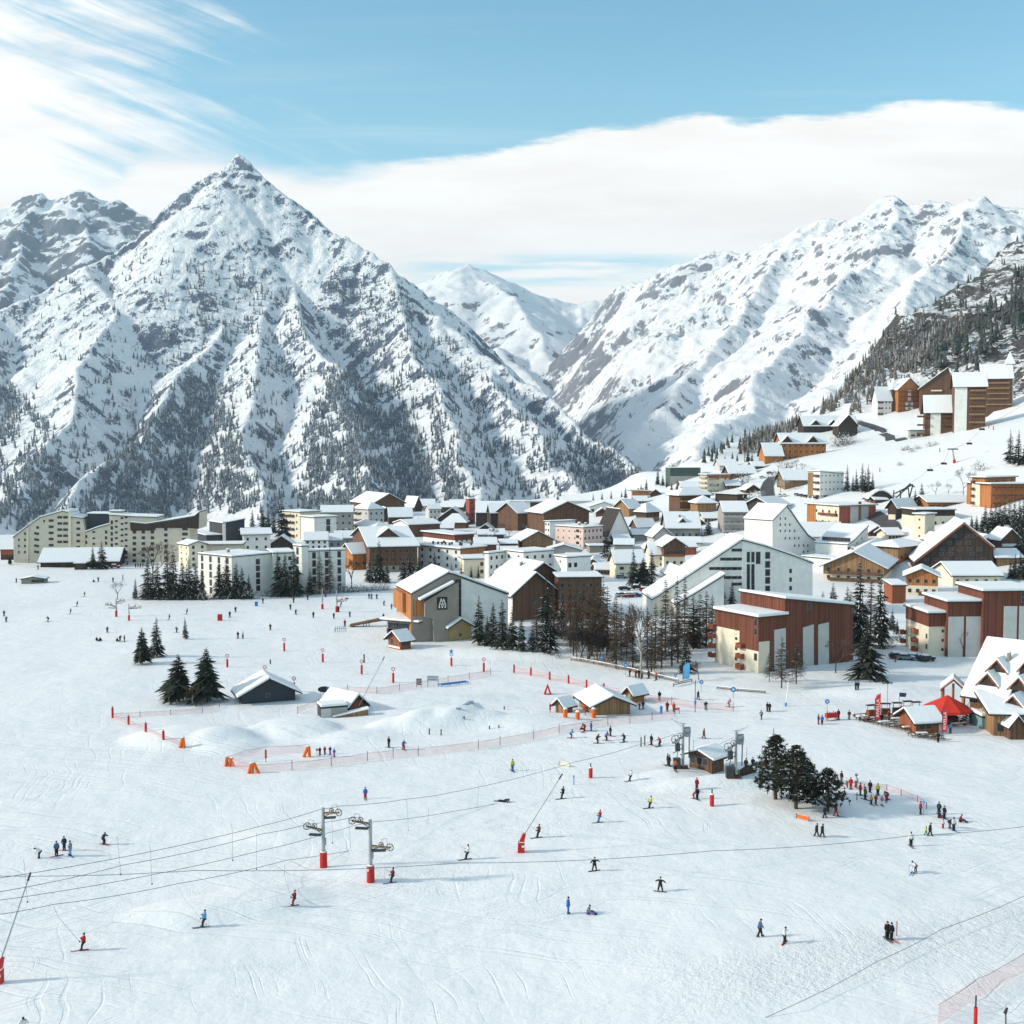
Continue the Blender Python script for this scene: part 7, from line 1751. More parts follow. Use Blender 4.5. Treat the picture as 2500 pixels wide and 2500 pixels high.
def station(px, py, top, label, mirror=False):
 P = gp(px, py); s = 1 / px_m(P); H = (py - top) * s; r = empty('lift_station', P, 0, label, 'lift station', 'drive stations of the drag lifts')
 m = MB(); m.tube((0, 0, -.3), (0, 0, H), .24, .18, 10); m.build('pole', M_METAL, r)
 k = -1 if mirror else 1
 m = MB(); A = Vector((-1.7, -.6, H * .58)); B = Vector((1.1, .5, H * .80))
 for y in (-.25, .25): m.tube(A + Vector((0, y, 0)), B + Vector((0, y, 0)), .10, n=6)
 for t in (.1, .35, .6, .85): m.tube(A.lerp(B, t) + Vector((0, -.25, 0)), A.lerp(B, t) + Vector((0, .25, 0)), .06, n=5)
 m.tube((0, 0, H * .5), A.lerp(B, .2), .06, n=5); o = m.build('arm', M_STEEL, r)
 wheel(o, tuple(A.lerp(B, .15) + Vector((0, -.35, .45))), (.1, 1, .1), .62); wheel(o, tuple(A.lerp(B, .45) + Vector((0, -.35, .5))), (.1, 1, .1), .42)
 m = MB(); c = A.lerp(B, .85) + Vector((0, 0, .5)); m.tube(c - Vector((.5, 0, 0)), c + Vector((.5, 0, .1)), .55, .5, 12); m.box(c.x - .35, c.x + .45, c.y - .4, c.y + .4, c.z - .95, c.z - .4); m.build('motor', M_STEEL, r)
 m = MB(); m.path([(0, 0, H * .93), (-1.6 * k, 0, H + .6), (-1.9 * k, 0, H + .8)], .04, 5); m.path([(0, 0, H), (-1.2 * k, 0, H + .45)], .03, 4); m.tube((-.4, 0, H), (.5, 0, H + .05), .04, n=4); m.build('bracket', M_METAL, r)
 m = MB(); m.tube((1.0, .5, H * .22), (1.05, .5, H * .84), .09, n=6); m.tube((1.7, .4, H * .35), (1.7, .4, H * .62), .03, n=4); m.build('hanger', M_DARKM, r)
 m = MB(); m.box(-1.2, -.5, -.5, .3, H * .40, H * .56); m.box(-1.5, -.4, -.7, .2, 0, H * .24); m.tube((-1.6, -.5, H * .36), (-.2, -.3, H * .46), .07, n=5); m.tube((-1.0, -.2, H * .2), (-.6, -.2, H * .6), .06, n=5); m.build('machinery', M_DARKM, r)
 m = MB(); m.box(-.9, .8, -.5, .5, -.2, .35); m.build('foot', W_('brown'), r)
 return r
station(1667, 1876, 1764, 'drag lift drive station left of the brown lift cabin, with bull wheel and motor')
station(1796, 1897, 1781, 'drag lift drive station right of the brown lift cabin, with boarded barrier', True)
P = gp(1810, 1896); r = empty('boarded_barrier', P, 0, 'dark curved board barrier of the lift queue left of the four pines', 'barrier'); s = 1 / px_m(P)
m = MB(); Q = [(-6, 0, 18), (6, 1, 26), (18, 3, 30), (26, 5, 26), (36, 7, 30), (47, 10, 31)]
for a, b in zip(Q[:-1], Q[1:]):
 x0, y0, h0 = a[0] * s, a[1] * .25, a[2] * s * .85; x1, y1, h1 = b[0] * s, b[1] * .25, b[2] * s * .85
 m.prism([(x0, y0, -.2), (x1, y1, -.2), (x1, y1, h1), (x0, y0, h0)], (0, .12, 0))
m.build('boards', W_('dark'), r); m = MB(); m.box(32 * s, 38 * s, 1.2, 1.3, 12 * s, 20 * s); m.build('sign', M_WHITE, r)
for px, py, w, h, l in ((1868, 1905, 17, 50, 'open frame gate with a board on top behind the first of the four pines'),):
 P = gp(px, py + 0); s = 1 / px_m(P); r = empty('gate', P, 0, l, 'gate'); m = MB()
 for x in (-w / 2, w / 2): m.tube((x * s, 0, -.2), (x * s, 0, (h + 34) * s), .06, n=5)
 m.tube((-w / 2 * s, 0, (h + 34) * s), (w / 2 * s, 0, (h + 34) * s), .1, n=5); m.build('frame', M_STEEL, r)
P = gp(1900, 1960); s = 1 / px_m(P); r = empty('notice_board', P + Vector((0, 3.5, 0)), 0, 'dark red tall board on a pole seen through the top of the first pine', 'sign')
m = MB(); m.tube((0, 0, -.2), (0, 0, 172 * s), .07, n=6); m.build('pole', M_STEEL, r); m = MB(); m.box(-4 * s, 7 * s, -.12, -.05, 132 * s, 158 * s); m.build('panel', M_BOARD, r)
# ropes of the two lifts (px, py, depth)
def Yc(px): return 142 + (px - 790) * (.056 if px > 790 else .043)
def lr(pts, label): return rope([(x, y, Yc(x)) for x, y in pts], .030, label, 'hauling ropes of the drag lifts')
lr([(-30, 2148), (640, 2016), (785, 1975), (830, 1968), (992, 1951), (1100, 1935), (1400, 1861), (1564, 1817), (1655, 1790)], 'upper hauling rope of the drag lift passing the top of the left pylon')
lr([(-30, 2202), (640, 2076), (798, 2034), (869, 2014), (914, 2006), (1100, 1982), (1400, 1916), (1590, 1871), (1660, 1850)], 'lower hauling rope of the drag lift passing the top of the right pylon')
lr([(-30, 2182), (300, 2112), (640, 2036), (752, 2012), (850, 1998), (880, 1994)], 'faint hauling rope between the lower arm of the left pylon and the left edge')
lr([(-30, 2236), (130, 2208), (435, 2157), (700, 2100), (955, 2055), (1105, 2024), (1275, 1989), (1421, 1954), (1552, 1918), (1650, 1890)], 'hauling rope carrying the skiers up, below the lower arm of the right pylon')
rope([(1703, 1838, 196), (1792, 1800, 188)], .03, 'short rope behind the cabin roof to the right drive station', 'hauling ropes of the drag lifts')
def hanger(a, b, label, rider=False):
 Ya = Yc(a[0]); A = Vector(at_depth(a[0], a[1], Ya)); Bq = Vector(at_depth(b[0], b[1], Ya))
 r = empty('drag_bar', A, 0, label, 'drag bar', 'drag bars of the ski lifts')
 d = Bq - A; m = MB()
 if rider:
  g = gp(*rider); Bq = g + Vector((-.25, -.1, .95)); d = Bq - A; m.path([(0, 0, 0), tuple(d * .25 + Vector((-.18, 0, -.25))), tuple(d)], .022, 4)
 else: m.path([(0, 0, 0), (.08, 0, -.5), tuple(d)], .020, 4)
 m.build('pole', M_STEEL, r); q = MB(); q.ball(tuple(d), .09, 6, 4); q.build('seat', M_BLACK, r)
for i, (a, b) in enumerate((((57, 2098), (67, 2202)), ((285, 2042), (295, 2135)), ((365, 2063), (371, 2158)), ((565, 2012), (568, 2100)), ((625, 2031), (626, 2122)), ((808, 1975), (812, 2058)), ((850, 1998), (857, 2081)), ((992, 1951), (997, 2028)), ((1045, 1972), (1039, 2050)), ((1168, 1917), (1163, 1987)), ((1325, 1885), (1326, 1951)), ((1378, 1915), (1380, 1984)), ((1519, 1889), (1517, 1951)), ((1643, 1852), (1643, 1920)), ((1228, 1958), (1234, 2017)))):
 w = ('empty drag bar at the left edge next to the snow lance', 'empty drag bar, second from the left edge', 'empty drag bar with black button above the blue jacketed rider', 'empty drag bar on the upper rope left of the left pylon', 'empty drag bar on the lower rope left of the left pylon', 'empty drag bar right behind the left pylon', 'empty drag bar between the two pylons', 'empty drag bar on the upper rope right of the pylons', 'empty drag bar on the lower rope right of the pylons', 'empty drag bar left of the lying skier', 'empty drag bar above the black clad rider', 'empty drag bar just right of the black clad rider', 'empty drag bar below the rider in white', 'empty drag bar hanging under the left drive station', 'empty drag bar below the lying skier')[i]
 hanger(a, b, w)
RIDE = [((130, 2210), (202, 2320), 'red jacketed'), ((435, 2160), (497, 2263), 'blue jacketed'), ((694, 2112), (717, 2211), 'all red'), ((919, 2070), (957, 2155), 'dark red'), ((1105, 2025), (1140, 2098), 'white jacketed long haired'), ((1275, 1990), (1314, 2045), 'brown red'), ((1421, 1955), (1463, 2008), 'red and jeans'), ((1511, 1851), (1539, 1907), 'white topped'), ((1552, 1919), (1587, 1973), 'yellow and black'), ((1343, 1892), (1373, 1950), 'all black')]
for a, p, w in RIDE: hanger(a, p, 'drag bar pulling the %s rider up the slope' % w, p)
# chairlift on the hill
P = gp(2330, 1130); s = 1 / px_m(P); r = empty('lift_pylon', P, 0, 'T shaped chairlift pylon with red foot on the hill', 'lift pylon')
m = MB(); m.tube((0, 0, 0), (-5 * s, 0, 35 * s), .5, .35, 8); m.build('pole', M_METAL, r); m = MB(); m.tube((0, 0, -.3), (-.5 * s, 0, 8 * s), .8, .75, 8); m.build('pad', M_REDPAD, r)
m = MB(); m.box(-17 * s, 8 * s, -.4, .4, 32 * s, 35 * s); m.build('arm', M_DARKM, r)
YH = P.y
for px, py, l in ((2271, 1149, 'lowest hanging'), (2305, 1133, 'second'), (2367, 1084, 'third'), (2398, 1049, 'topmost')):
 Q = Vector(at_depth(px, py, YH - 10 + (px - 2330) * .4)); s = 1 / px_m(Q); r = empty('lift_chair', Q, 0, '%s dark chair of the chairlift over the hill snow' % l, 'lift chair', 'chairs of the hill lift')
 m = MB(); m.box(-1.4, 1.4, -.4, .4, -.25, .1); m.box(-1.4, 1.4, .3, .4, .1, .8); m.build('seat', M_BLACK, r); m = MB(); m.path([(0, 0, .1), (0, .5, 1.2), (0, 0, 2.6)], .06, 5); m.build('hanger', M_STEEL, r)
ch = [(2271, 1143), (2305, 1127), (2318, 1098), (2367, 1078), (2398, 1043), (2540, 960)]
rope([(2225, 1178, YH - 60)] + [(x, y, YH - 10 + (x - 2330) * .4) for x, y in ch], .06, 'thin rope of the chairlift over the hill snow', None)
P = gp(2206, 1219); s = 1 / px_m(P); r = empty('lift_station', P, 0, 'steel gantry of the chairlift valley station with a rounded snow roof beside it', 'lift station')
m = MB()
for x0, z0, x1, z1 in ((-22, 14, 24, 36), (-18, 4, 12, 30), (-24, 22, -24, 0), (22, 36, 16, 4), (10, 34, 16, 2), (-8, 20, -6, 0), (0, 24, 18, 38), (-14, 18, 10, 26), (14, 38, 28, 30)): m.tube((x0 * s, 0, z0 * s), (x1 * s, 1, z1 * s), .32, n=6)
m.build('frame', M_DARKM, r)
P = gp(2152, 1224); s = 1 / px_m(P); r = empty('lift_shelter', P, 0, 'arched snow covered shelter left of the steel gantry on the hill', 'shelter')
arc = [(-32 + 64 * k / 8, 20 * math.sin(math.pi * k / 8) + 6) for k in range(9)]
m = MB(); m.prism([(x * s, 0, z * s) for x, z in arc] + [(30 * s, 0, 4 * s), (-30 * s, 0, 4 * s)], (0, 6, 0)); m.build('roof', M_DECK, r)
m = MB(); m.prism([(x * s, -.1, z * s + .05) for x, z in arc] + [(x * s, -.1, z * s + .8) for x, z in arc[::-1]], (0, 6.2, 0)); m.build('snow_cover', MATS['snow'], r)
m = MB()
for x in (-28, -10, 10, 28): m.tube((x * s, .3, -.3), (x * s, .3, 8 * s), .2, n=5); m.tube((x * s, 5.6, -.3), (x * s, 5.6, 8 * s), .2, n=5)
m.build('posts', M_STEEL, r)
for px, py, tp, l in ((2148, 1152, 1142, 'red padded post on the hill right of the spruce stand'), (2330, 1128, 1118, 'red padded post upper right on the hill near the chairlift pylon'), (2294, 1104, 1094, 'thin red stake on the hill above the chairlift pylon'), (2414, 1046, 1036, 'thin dark stake under the hill hotel'), (2425, 1050, 1040, 'red and dark lift part on the hill under the hill hotel')):
 post('padded_post', px, py, tp, l, 'padded post', None, [('pole', 0, 1, .25, M_REDPAD)])
# ---------------------------------------------------------------- the terrace of the restaurant
P = gp(2312, 1763); s = 1 / px_m(P); r = empty('parasol_bar', P, .2, 'huge red octagonal parasol bar on the restaurant terrace', 'parasol')
Rm = 57 * s; zr, za = 2.7, 5.0; m = MB(); n = 8
for i in range(n):
 a, b = 2 * math.pi * i / n, 2 * math.pi * (i + 1) / n
 A, B = Vector((Rm * math.cos(a), Rm * math.sin(a), zr)), Vector((Rm * math.cos(b), Rm * math.sin(b), zr)); T = Vector((0, 0, za)); Mi = (A + B) / 2 + Vector((0, 0, -.12))
 m.poly([A, Mi, T]); m.poly([Mi, B, T]); m.poly([A - Vector((0, 0, .45)), Mi - Vector((0, 0, .45)), Mi, A]); m.poly([Mi - Vector((0, 0, .45)), B - Vector((0, 0, .45)), B, Mi])
o = m.build('canopy', mat('red_canopy', (.55, .035, .02), .7, .12, .4), r); so = o.modifiers.new('thick', 'SOLIDIFY'); so.thickness = .04
m = MB(); m.tube((0, 0, -.2), (0, 0, za - .1), .14, n=8)
for i in range(n): a = 2 * math.pi * i / n; m.tube((Rm * .9 * math.cos(a), Rm * .9 * math.sin(a), -.2), (Rm * .9 * math.cos(a), Rm * .9 * math.sin(a), zr), .06, n=6)
m.build('pole', M_STEEL, r)
m = MB(); m.tube((0, 0, -.2), (0, 0, 1.1), Rm * .5, n=8); m.build('counter', W_('dark'), r)
def table(px, py, deg, label, snow=True):
 r = empty('picnic_table', gp(px, py), math.radians(deg), label, 'picnic table', 'picnic tables of the terrace')
 m = MB(); m.box(-1, 1, -.4, .4, .70, .76); m.build('table_top', M_LOG, r)
 for y in (-.75, .75):
  m = MB(); m.box(-1, 1, y - .14, y + .14, .40, .46); m.build('bench', M_LOG, r)
 m = MB()
 for x in (-.8, .8): m.tube((x, -.75, -.1), (x, -.25, .7), .05, n=5); m.tube((x, .75, -.1), (x, .25, .7), .05, n=5); m.tube((x, -.8, .38), (x, .8, .38), .045, n=5)
 m.build('legs', M_POST, r)
 if snow: m = MB(); m.box(-.97, .97, -.37, .37, .764, .90); m.build('snow_cover', MATS['snow'], r)
k = 0
for px, py in ((2104, 1759), (2122, 1763), (2140, 1768), (2158, 1772), (2178, 1776), (2198, 1780), (2216, 1785), (2150, 1757), (2170, 1760), (2190, 1764), (2212, 1769), (2180, 1752), (2204, 1756), (2224, 1760), (2232, 1798), (2250, 1800), (2270, 1803), (2290, 1806)):
 table(px, py, 8 + R.uniform(-8, 8), 'dark picnic table on the crowded terrace', k % 3 == 0); k += 1
for i, (px, py, c) in enumerate(((2162, 1744, 'brown'), (2190, 1742, 'dark'), (2215, 1738, 'red'), (2236, 1740, 'tan'), (2126, 1748, 'rust'))):
 P = gp(px, py); r = empty('snack_stand', P, .1 * i, 'small dark %s boarded stand between the tables of the terrace' % ('brown', 'black', 'red', 'ochre', 'orange')[i], 'stand')
 m = MB(); m.box(-.8, .8, -.4, .4, -.1, 1.1); m.build('counter', W_(c), r); m = MB(); m.box(-.95, .95, -.5, .5, 2.0, 2.12); m.build('roof', W_('dark'), r)
 m = MB()
 for x in (-.75, .75): m.tube((x, 0, 1.1), (x, 0, 2.0), .06, n=5)
 m.build('posts', W_(c), r)
for i, (px, py) in enumerate(((2100, 1748), (2232, 1778), (2340, 1772))):
 P = gp(px, py); r = empty('wood_bench', P, .3, 'orange brown plank bench, %s of the terrace' % ('at the left end', 'beside the bar hut', 'right of the feather flag')[i], 'bench')
 m = MB(); m.box(-1.6, 1.6, -.25, .25, .4, .5); m.build('seat', W_('orange'), r); m = MB()
 for x in (-1.3, 1.3): m.box(x - .15, x + .15, -.2, .2, -.1, .4)
 m.build('legs', W_('brown'), r); m = MB(); m.box(-1.55, 1.55, -.22, .22, .504, .62); m.build('snow_cover', MATS['snow'], r)
P = gp(2374, 1762); s = 1 / px_m(P); r = empty('stairway', P, 0, 'wooden stairway with grey railings rising to the restaurant door', 'stairs')
A, B = Vector((-30 * s, -1, .2)), Vector((24 * s, 2.5, 2.6)); m = MB()
for i in range(9):
 c = A.lerp(B, i / 9); m.box(c.x, c.x + .5, c.y, c.y + 1.6, c.z - .1, c.z)
m.build('steps', W_('brown'), r); m = MB()
for y in (0, 1.6):
 m.tube(A + Vector((0, y, 1.0)), B + Vector((0, y, 1.0)), .06, n=5); m.tube(A + Vector((0, y, .5)), B + Vector((0, y, .5)), .04, n=5)
 for i in range(5): c = A.lerp(B, i / 4); m.tube(c + Vector((0, y, -2 if i else -.4)), c + Vector((0, y, 1.0)), .05, n=5)
m.build('railing', M_STEEL, r)
P = gp(2326, 1742); s = 1 / px_m(P); r = empty('wooden_gateway', P, -.35, 'gabled shelter on thick orange posts behind the red parasol', 'shelter'); w = 24 * s; h = 62 * s
m = MB()
for x in (-w, w):
 for y in (0, 3): m.tube((x, y, -.2), (x, y, h * .92), .32, n=8)
m.tube((0, 0, h * .5), (0, 0, h * 1.2), .22, n=8); m.build('posts', W_('orange'), r)
m = MB()
for k in (-1, 1): m.prism([(k * w * 1.25, -.6, h * .88), (0, -.6, h * 1.32), (0, -.6, h * 1.40), (k * w * 1.25, -.6, h * .96)], (0, 4.2, 0))
ro_ = m.build('roof', W_('rust'), r); m = MB()
for k in (-1, 1): m.prism([(k * w * 1.25, -.5, h * .965), (0, -.5, h * 1.405), (0, -.5, h * 1.50), (k * w * 1.25, -.5, h * 1.05)], (0, 4.0, 0))
m.build('snow_cover', MATS['snow'], ro_)
# lettering board on the restaurant wall
M = RS.matrix_basis; Bd = RS['dims'][1]; zc = RS['dims'][2]
sg = empty('lettering_sign', M @ Vector((-.14, Bd * .42, zc * .40)), RS.rotation_euler.z - math.pi / 2, 'brown restaurant sign with three lines of white lettering under the eaves', 'sign')
m = MB(); m.box(-Bd * .34, Bd * .30, -.06, .05, -zc * .06, zc * .46); m.build('board', W_('brown'), sg)
for i, (t, wd) in enumerate((('HOTEL', .26), ('BAR', .16), ('RESTAURANT', .46))):
 c = bpy.data.curves.new('lettering', 'FONT'); c.body = t; c.size = 1.0; c.extrude = .02; c.align_x = 'CENTER'
 L = text_mesh(c); ww = max(v.co.x for v in L.vertices) - min(v.co.x for v in L.vertices); q = link('lettering', L, M_WHITE, sg)
 hgt = zc * .105; q.rotation_euler = (math.pi / 2, 0, 0); q.location = (-.02 * Bd, -.09, zc * (.33 - .155 * i)); q.scale = (Bd * wd / ww, hgt / .70, 1)
# ---------------------------------------------------------------- people
def skin(name, nodes, edges, root=0, sub=1, k=1.0):
 """one continuous surface grown round a skeleton; nodes: (x, y, z, radius)"""
 me = bpy.data.meshes.new(name); me.from_pydata([n[:3] for n in nodes], edges, []); o = bpy.data.objects.new('tmp', me); C.objects.link(o)
 o.modifiers.new('s', 'SKIN')
 for i, n in enumerate(nodes):
  v = me.skin_vertices[0].data[i]; r = n[3]; r = r if isinstance(r, tuple) else (r, r); v.radius = (r[0] * k, r[1] * k); v.use_root = (i == root)
 ss = o.modifiers.new('d', 'SUBSURF'); ss.levels = sub; ss.render_levels = sub
 dg = bpy.context.evaluated_depsgraph_get(); ev = o.evaluated_get(dg); out = bpy.data.meshes.new_from_object(ev); out.name = name
 bpy.data.objects.remove(o)
 out.polygons.foreach_set('use_smooth', [True] * len(out.polygons)); return out
def make_pose(name, hip=(0, 0, .93), lean=0.0, legs=None, arms=None, head=0.0):
 """figure 1.75 m tall looking towards -y. legs: (knee, foot) offsets; arms: (elbow, hand) offsets from the shoulder"""
 legs = legs or [((.10, -.02, .50), (.11, 0, .08)), ((-.10, -.02, .50), (-.11, 0, .08))]
 arms = arms or [((.08, -.03, -.29), (.06, -.16, -.50)), ((-.08, -.03, -.29), (-.06, -.16, -.50))]
 h = Vector(hip); L = Matrix.Rotation(lean, 3, 'X')
 def up(z, y=0.0, x=0.0): return h + L @ Vector((x, y, z))
 wst, chs, nck, hd0, hd1 = up(.16), up(.40), up(.58), up(.68, -.02 - head), up(.77, -.03 - head)
 n = [(*h, .135), (*wst, .13), (*chs, (.165, .12)), (*nck, .06), (*hd0, .085), (*hd1, .085)]; e = [(0, 1), (1, 2), (2, 3), (3, 4), (4, 5)]
 jn = [(*up(-.09), .15), (*wst, .155), (*chs, (.195, .15)), (*up(.54), .10)]; je = [(0, 1), (1, 2), (2, 3)]
 hands = []
 for s, (el, ha) in zip((1, -1), arms):
  sh = up(.50, 0, .19 * s); E = sh + Vector(el); Hn = sh + Vector(ha); mid = E.lerp(Hn, .85); fin = Hn + (Hn - E).normalized() * .09
  b = len(n); n += [(*sh, .062), (*E, .045), (*Hn, .034), (*fin, .022)]; e += [(2, b), (b, b + 1), (b + 1, b + 2), (b + 2, b + 3)]
  th = Hn + (fin - Hn) * .3 + Vector((-.04 * s, -.03, 0)); n.append((*th, .014)); e.append((b + 2, len(n) - 1))
  b = len(jn); jn += [(*sh, .085), (*E, .068), (*mid, .056)]; je += [(2, b), (b, b + 1), (b + 1, b + 2)]
 tn = [(*up(.12), .150)]; te = []; feet = []
 for s, (kn, ft) in zip((1, -1), legs):
  hp = h + Vector((.09 * s, 0, -.06)); K = Vector(kn); Fo = Vector(ft); toe = Fo + Vector((0, -.16, -.03)); feet.append(Fo)
  b = len(n); n += [(*hp, .085), (*K, .058), (*Fo, .045), (*toe, .04)]; e += [(0, b), (b, b + 1), (b + 1, b + 2), (b + 2, b + 3)]
  b = len(tn); tn += [(*hp, .108), (*K, .080), (*(K.lerp(Fo, .92)), .078)]; te += [(0, b), (b, b + 1), (b + 1, b + 2)]
 body = skin('person', n, e, k=.92); jac = skin('jacket', jn, je, k=1.40); tro = skin('trousers', tn, te, k=1.38)
 m = MB(); c = hd1 + Vector((0, .012, .025)); m.ball(tuple(c), .112, 10, 6, .95)
 face = hd1 + Vector((0, -.085, -.03)); m2 = MB(); m2.mat(0); m2.hexa([tuple(face + Vector(q)) for q in ((-.075, .03, .0), (-.065, -.035, .0), (.065, -.035, .0), (.075, .03, .0), (-.08, .03, .055), (-.065, -.04, .055), (.065, -.04, .055), (.08, .03, .055))])
 bm = bmesh.new(); bm.from_mesh(body)
 q = hd0 + Vector((0, -.088, .035)); v1 = [bm.verts.new(q + Vector(k)) for k in ((-.016, .02, -.02), (.016, .02, -.02), (0, .02, .03), (0, -.025, -.018))]
 for f in ((0, 3, 2), (3, 1, 2), (0, 1, 3)): bm.faces.new([v1[i] for i in f])
 bm.to_mesh(body); bm.free()
 b2 = MB()
 for Fo in feet:
  b2.hexa([(Fo.x + x, Fo.y + y, Fo.z + z) for z in (-.08, .06) for x, y in ((-.06, -.20), (.06, -.20), (.055, .10), (-.055, .10))])
 return dict(body=body, jacket=jac, trousers=tro, hat=m.mesh('hat', True), goggles=m2.mesh('goggles'), boots=b2.mesh('boots'), feet=feet)
POSE = {
 'stand': make_pose('stand'),
 'ski': make_pose('ski', (0, .08, .82), .42, [((.13, -.16, .46), (.14, 0, .08)), ((-.13, -.16, .46), (-.14, 0, .08))], [((.16, -.14, -.22), (.15, -.40, -.22)), ((-.16, -.14, -.22), (-.15, -.40, -.22))]),
 'walk': make_pose('walk', (0, 0, .92), .10, [((.09, -.16, .52), (.10, -.24, .08)), ((-.09, .06, .50), (-.10, .26, .10))], [((.08, .10, -.27), (.07, .10, -.50)), ((-.08, -.12, -.26), (-.07, -.28, -.44))]),
 'spread': make_pose('spread', (0, 0, .88), .12, [((.20, -.06, .47), (.27, 0, .08)), ((-.20, -.06, .47), (-.27, 0, .08))], [((.24, -.05, -.15), (.48, -.12, -.26)), ((-.24, -.05, -.15), (-.42, -.12, -.34))]),
 'drag': make_pose('drag', (0, .10, .90), -.12, [((.09, -.08, .50), (.10, -.10, .08)), ((-.09, -.08, .50), (-.10, -.10, .08))], [((.04, -.20, -.20), (-.06, -.36, -.10)), ((-.04, -.20, -.20), (.02, -.36, -.14))]),
 'sit': make_pose('sit', (0, .1, .16), .22, [((.13, -.34, .34), (.15, -.66, .08)), ((-.13, -.34, .34), (-.15, -.66, .08))], [((.12, .06, -.26), (.14, .10, -.50)), ((-.10, -.12, -.26), (-.08, -.34, -.30))]),
 'bend': make_pose('bend', (0, .12, .86), .95, [((.10, -.06, .48), (.11, 0, .08)), ((-.10, -.06, .48), (-.11, 0, .08))], [((.05, -.06, -.28), (.04, -.16, -.46)), ((-.05, -.06, -.28), (-.04, -.16, -.46))]),
 'lie': make_pose('lie', (0, .0, .15), 1.15, [((.12, .42, .14), (.20, .84, .10)), ((-.12, .42, .14), (-.20, .80, .10))], [((.10, -.10, -.22), (.12, -.26, -.34)), ((-.10, -.10, -.22), (-.12, -.26, -.34))]),
}
M_SKINC = mat('skin', (.45, .26, .18), .6, .1); M_GOG = mat('goggles', (.05, .05, .06), .3, .3)
CLO = {'black': (.016, .016, .018), 'navy': (.018, .028, .06), 'blue': (.03, .14, .50), 'sky': (.10, .30, .55), 'red': (.42, .018, .022), 'dred': (.17, .022, .025), 'white': (.70, .70, .72), 'grey': (.16, .17, .18), 'brown': (.09, .05, .032), 'yellow': (.55, .58, .04), 'gold': (.58, .36, .03), 'orange': (.65, .10, .02), 'green': (.03, .30, .10), 'pink': (.55, .14, .28), 'purple': (.14, .10, .34), 'jeans': (.07, .13, .24), 'olive': (.10, .10, .05), 'dgreen': (.03, .10, .06)}
def cloth(c): return mat('cloth_' + c, CLO[c], .85, .18, 6.0)
for p in POSE.values():
 for k in ('body', 'jacket', 'trousers', 'hat', 'goggles', 'boots'): p[k].materials.append(M_SKINC if k == 'body' else M_GOG if k in ('goggles', 'boots') else None)
sk = MB(); sk.hexa([(x, y, z) for z in (0, .03) for x, y in ((-.045, -.90), (.045, -.90), (.045, .75), (-.045, .75))]); sk.hexa([(-.04, -.90, .0), (.04, -.90, .0), (.03, -1.02, .09), (-.03, -1.02, .09), (-.04, -.90, .03), (.04, -.90, .03), (.03, -1.02, .11), (-.03, -1.02, .11)])
SKI = sk.mesh('ski'); SKI.materials.append(None)
sb = MB(); sb.hexa([(x, y, z) for z in (0, .03) for x, y in ((-.13, -.70), (.13, -.70), (.13, .70), (-.13, .70))]); sb.tube((0, -.70, .0), (0, -.70, .03), .13, n=10); sb.tube((0, .70, .0), (0, .70, .03), .13, n=10)
SBD = sb.mesh('snowboard'); SBD.materials.append(None)
pl = MB(); pl.tube((0, 0, 0), (.02, -.02, 1.15), .011, n=4); POLE = pl.mesh('ski_pole'); POLE.materials.append(M_BLACK)
NP = [0]
def Pn(px, py, jac, tro, pose, deg, label, kid=False, gear='ski', group=None, hat='black', h=None):
 """a person; deg: 0 looks at the camera, 90 looks right, -90 left, 180 away"""
 p = POSE[pose]; NP[0] += 1; P = gp(px, py); P.z += .02
 s = (.66 if kid else R.uniform(.96, 1.05)) * (h or 1)
 r = link('person', p['body'], None, None); tag(r, label, 'person', group); r.location = P; r.rotation_euler = (0, 0, math.radians(deg)); r.scale = (s, s, s)
 for k, c in (('jacket', jac), ('trousers', tro), ('hat', hat)):
  o = link(k, p[k], None, r); o.material_slots[0].link = 'OBJECT'; o.material_slots[0].material = cloth(c)
 link('goggles', p['goggles'], None, r); link('boots', p['boots'], None, r)
 gc = R.choice(('black', 'navy', 'red', 'grey', 'sky'))
 if gear == 'ski':
  for f in p['feet']:
   o = link('ski', SKI, None, r); o.location = (f.x, f.y - .05, f.z - .09); o.material_slots[0].link = 'OBJECT'; o.material_slots[0].material = cloth(gc)
   if pose == 'sit': o.rotation_euler = (0, 0, .3)
  if pose in ('ski', 'stand', 'walk') and not kid:
   for s2 in (1, -1):
    o = link('ski_pole', POLE, None, r); o.location = (.30 * s2, -.1 if pose != 'ski' else -.25, -.05)
 elif gear == 'board':
  f = (p['feet'][0] + p['feet'][1]) / 2; o = link('snowboard', SBD, None, r); o.location = (f.x, f.y, f.z - .10); o.rotation_euler = (0, 0, math.pi / 2); o.material_slots[0].link = 'OBJECT'; o.material_slots[0].material = cloth(gc)
 return r
# ---- near field
for (a, p, w), (j, t, hc, l) in zip(RIDE, (('red', 'black', 'black', 'skier in red jacket and black trousers pulled up near the lower left'), ('sky', 'black', 'brown', 'skier in bright blue jacket pulled up left of the pylons'), ('dred', 'dred', 'dred', 'skier all in dark red pulled up below the left pylon'), ('dred', 'black', 'black', 'skier in dark red jacket pulled up right beside the right pylon'), ('white', 'black', 'black', 'skier with white jacket and long dark hair pulled up left of the slanting snow lance'),
  ('brown', 'black', 'brown', 'skier in brown red jacket pulled up right above the lance foot'), ('red', 'jeans', 'dred', 'skier in red jacket and blue trousers pulled up under the rutted patch'), ('white', 'navy', 'white', 'skier in white top and dark trousers pulled up highest on the slope'), ('yellow', 'black', 'black', 'skier in yellow and black pulled up over the rutted snow'), ('black', 'black', 'black', 'skier all in black pulled up beside the top of the snow lance'))):
 Pn(p[0], p[1], j, t, 'drag', -70, l, hat=hc)
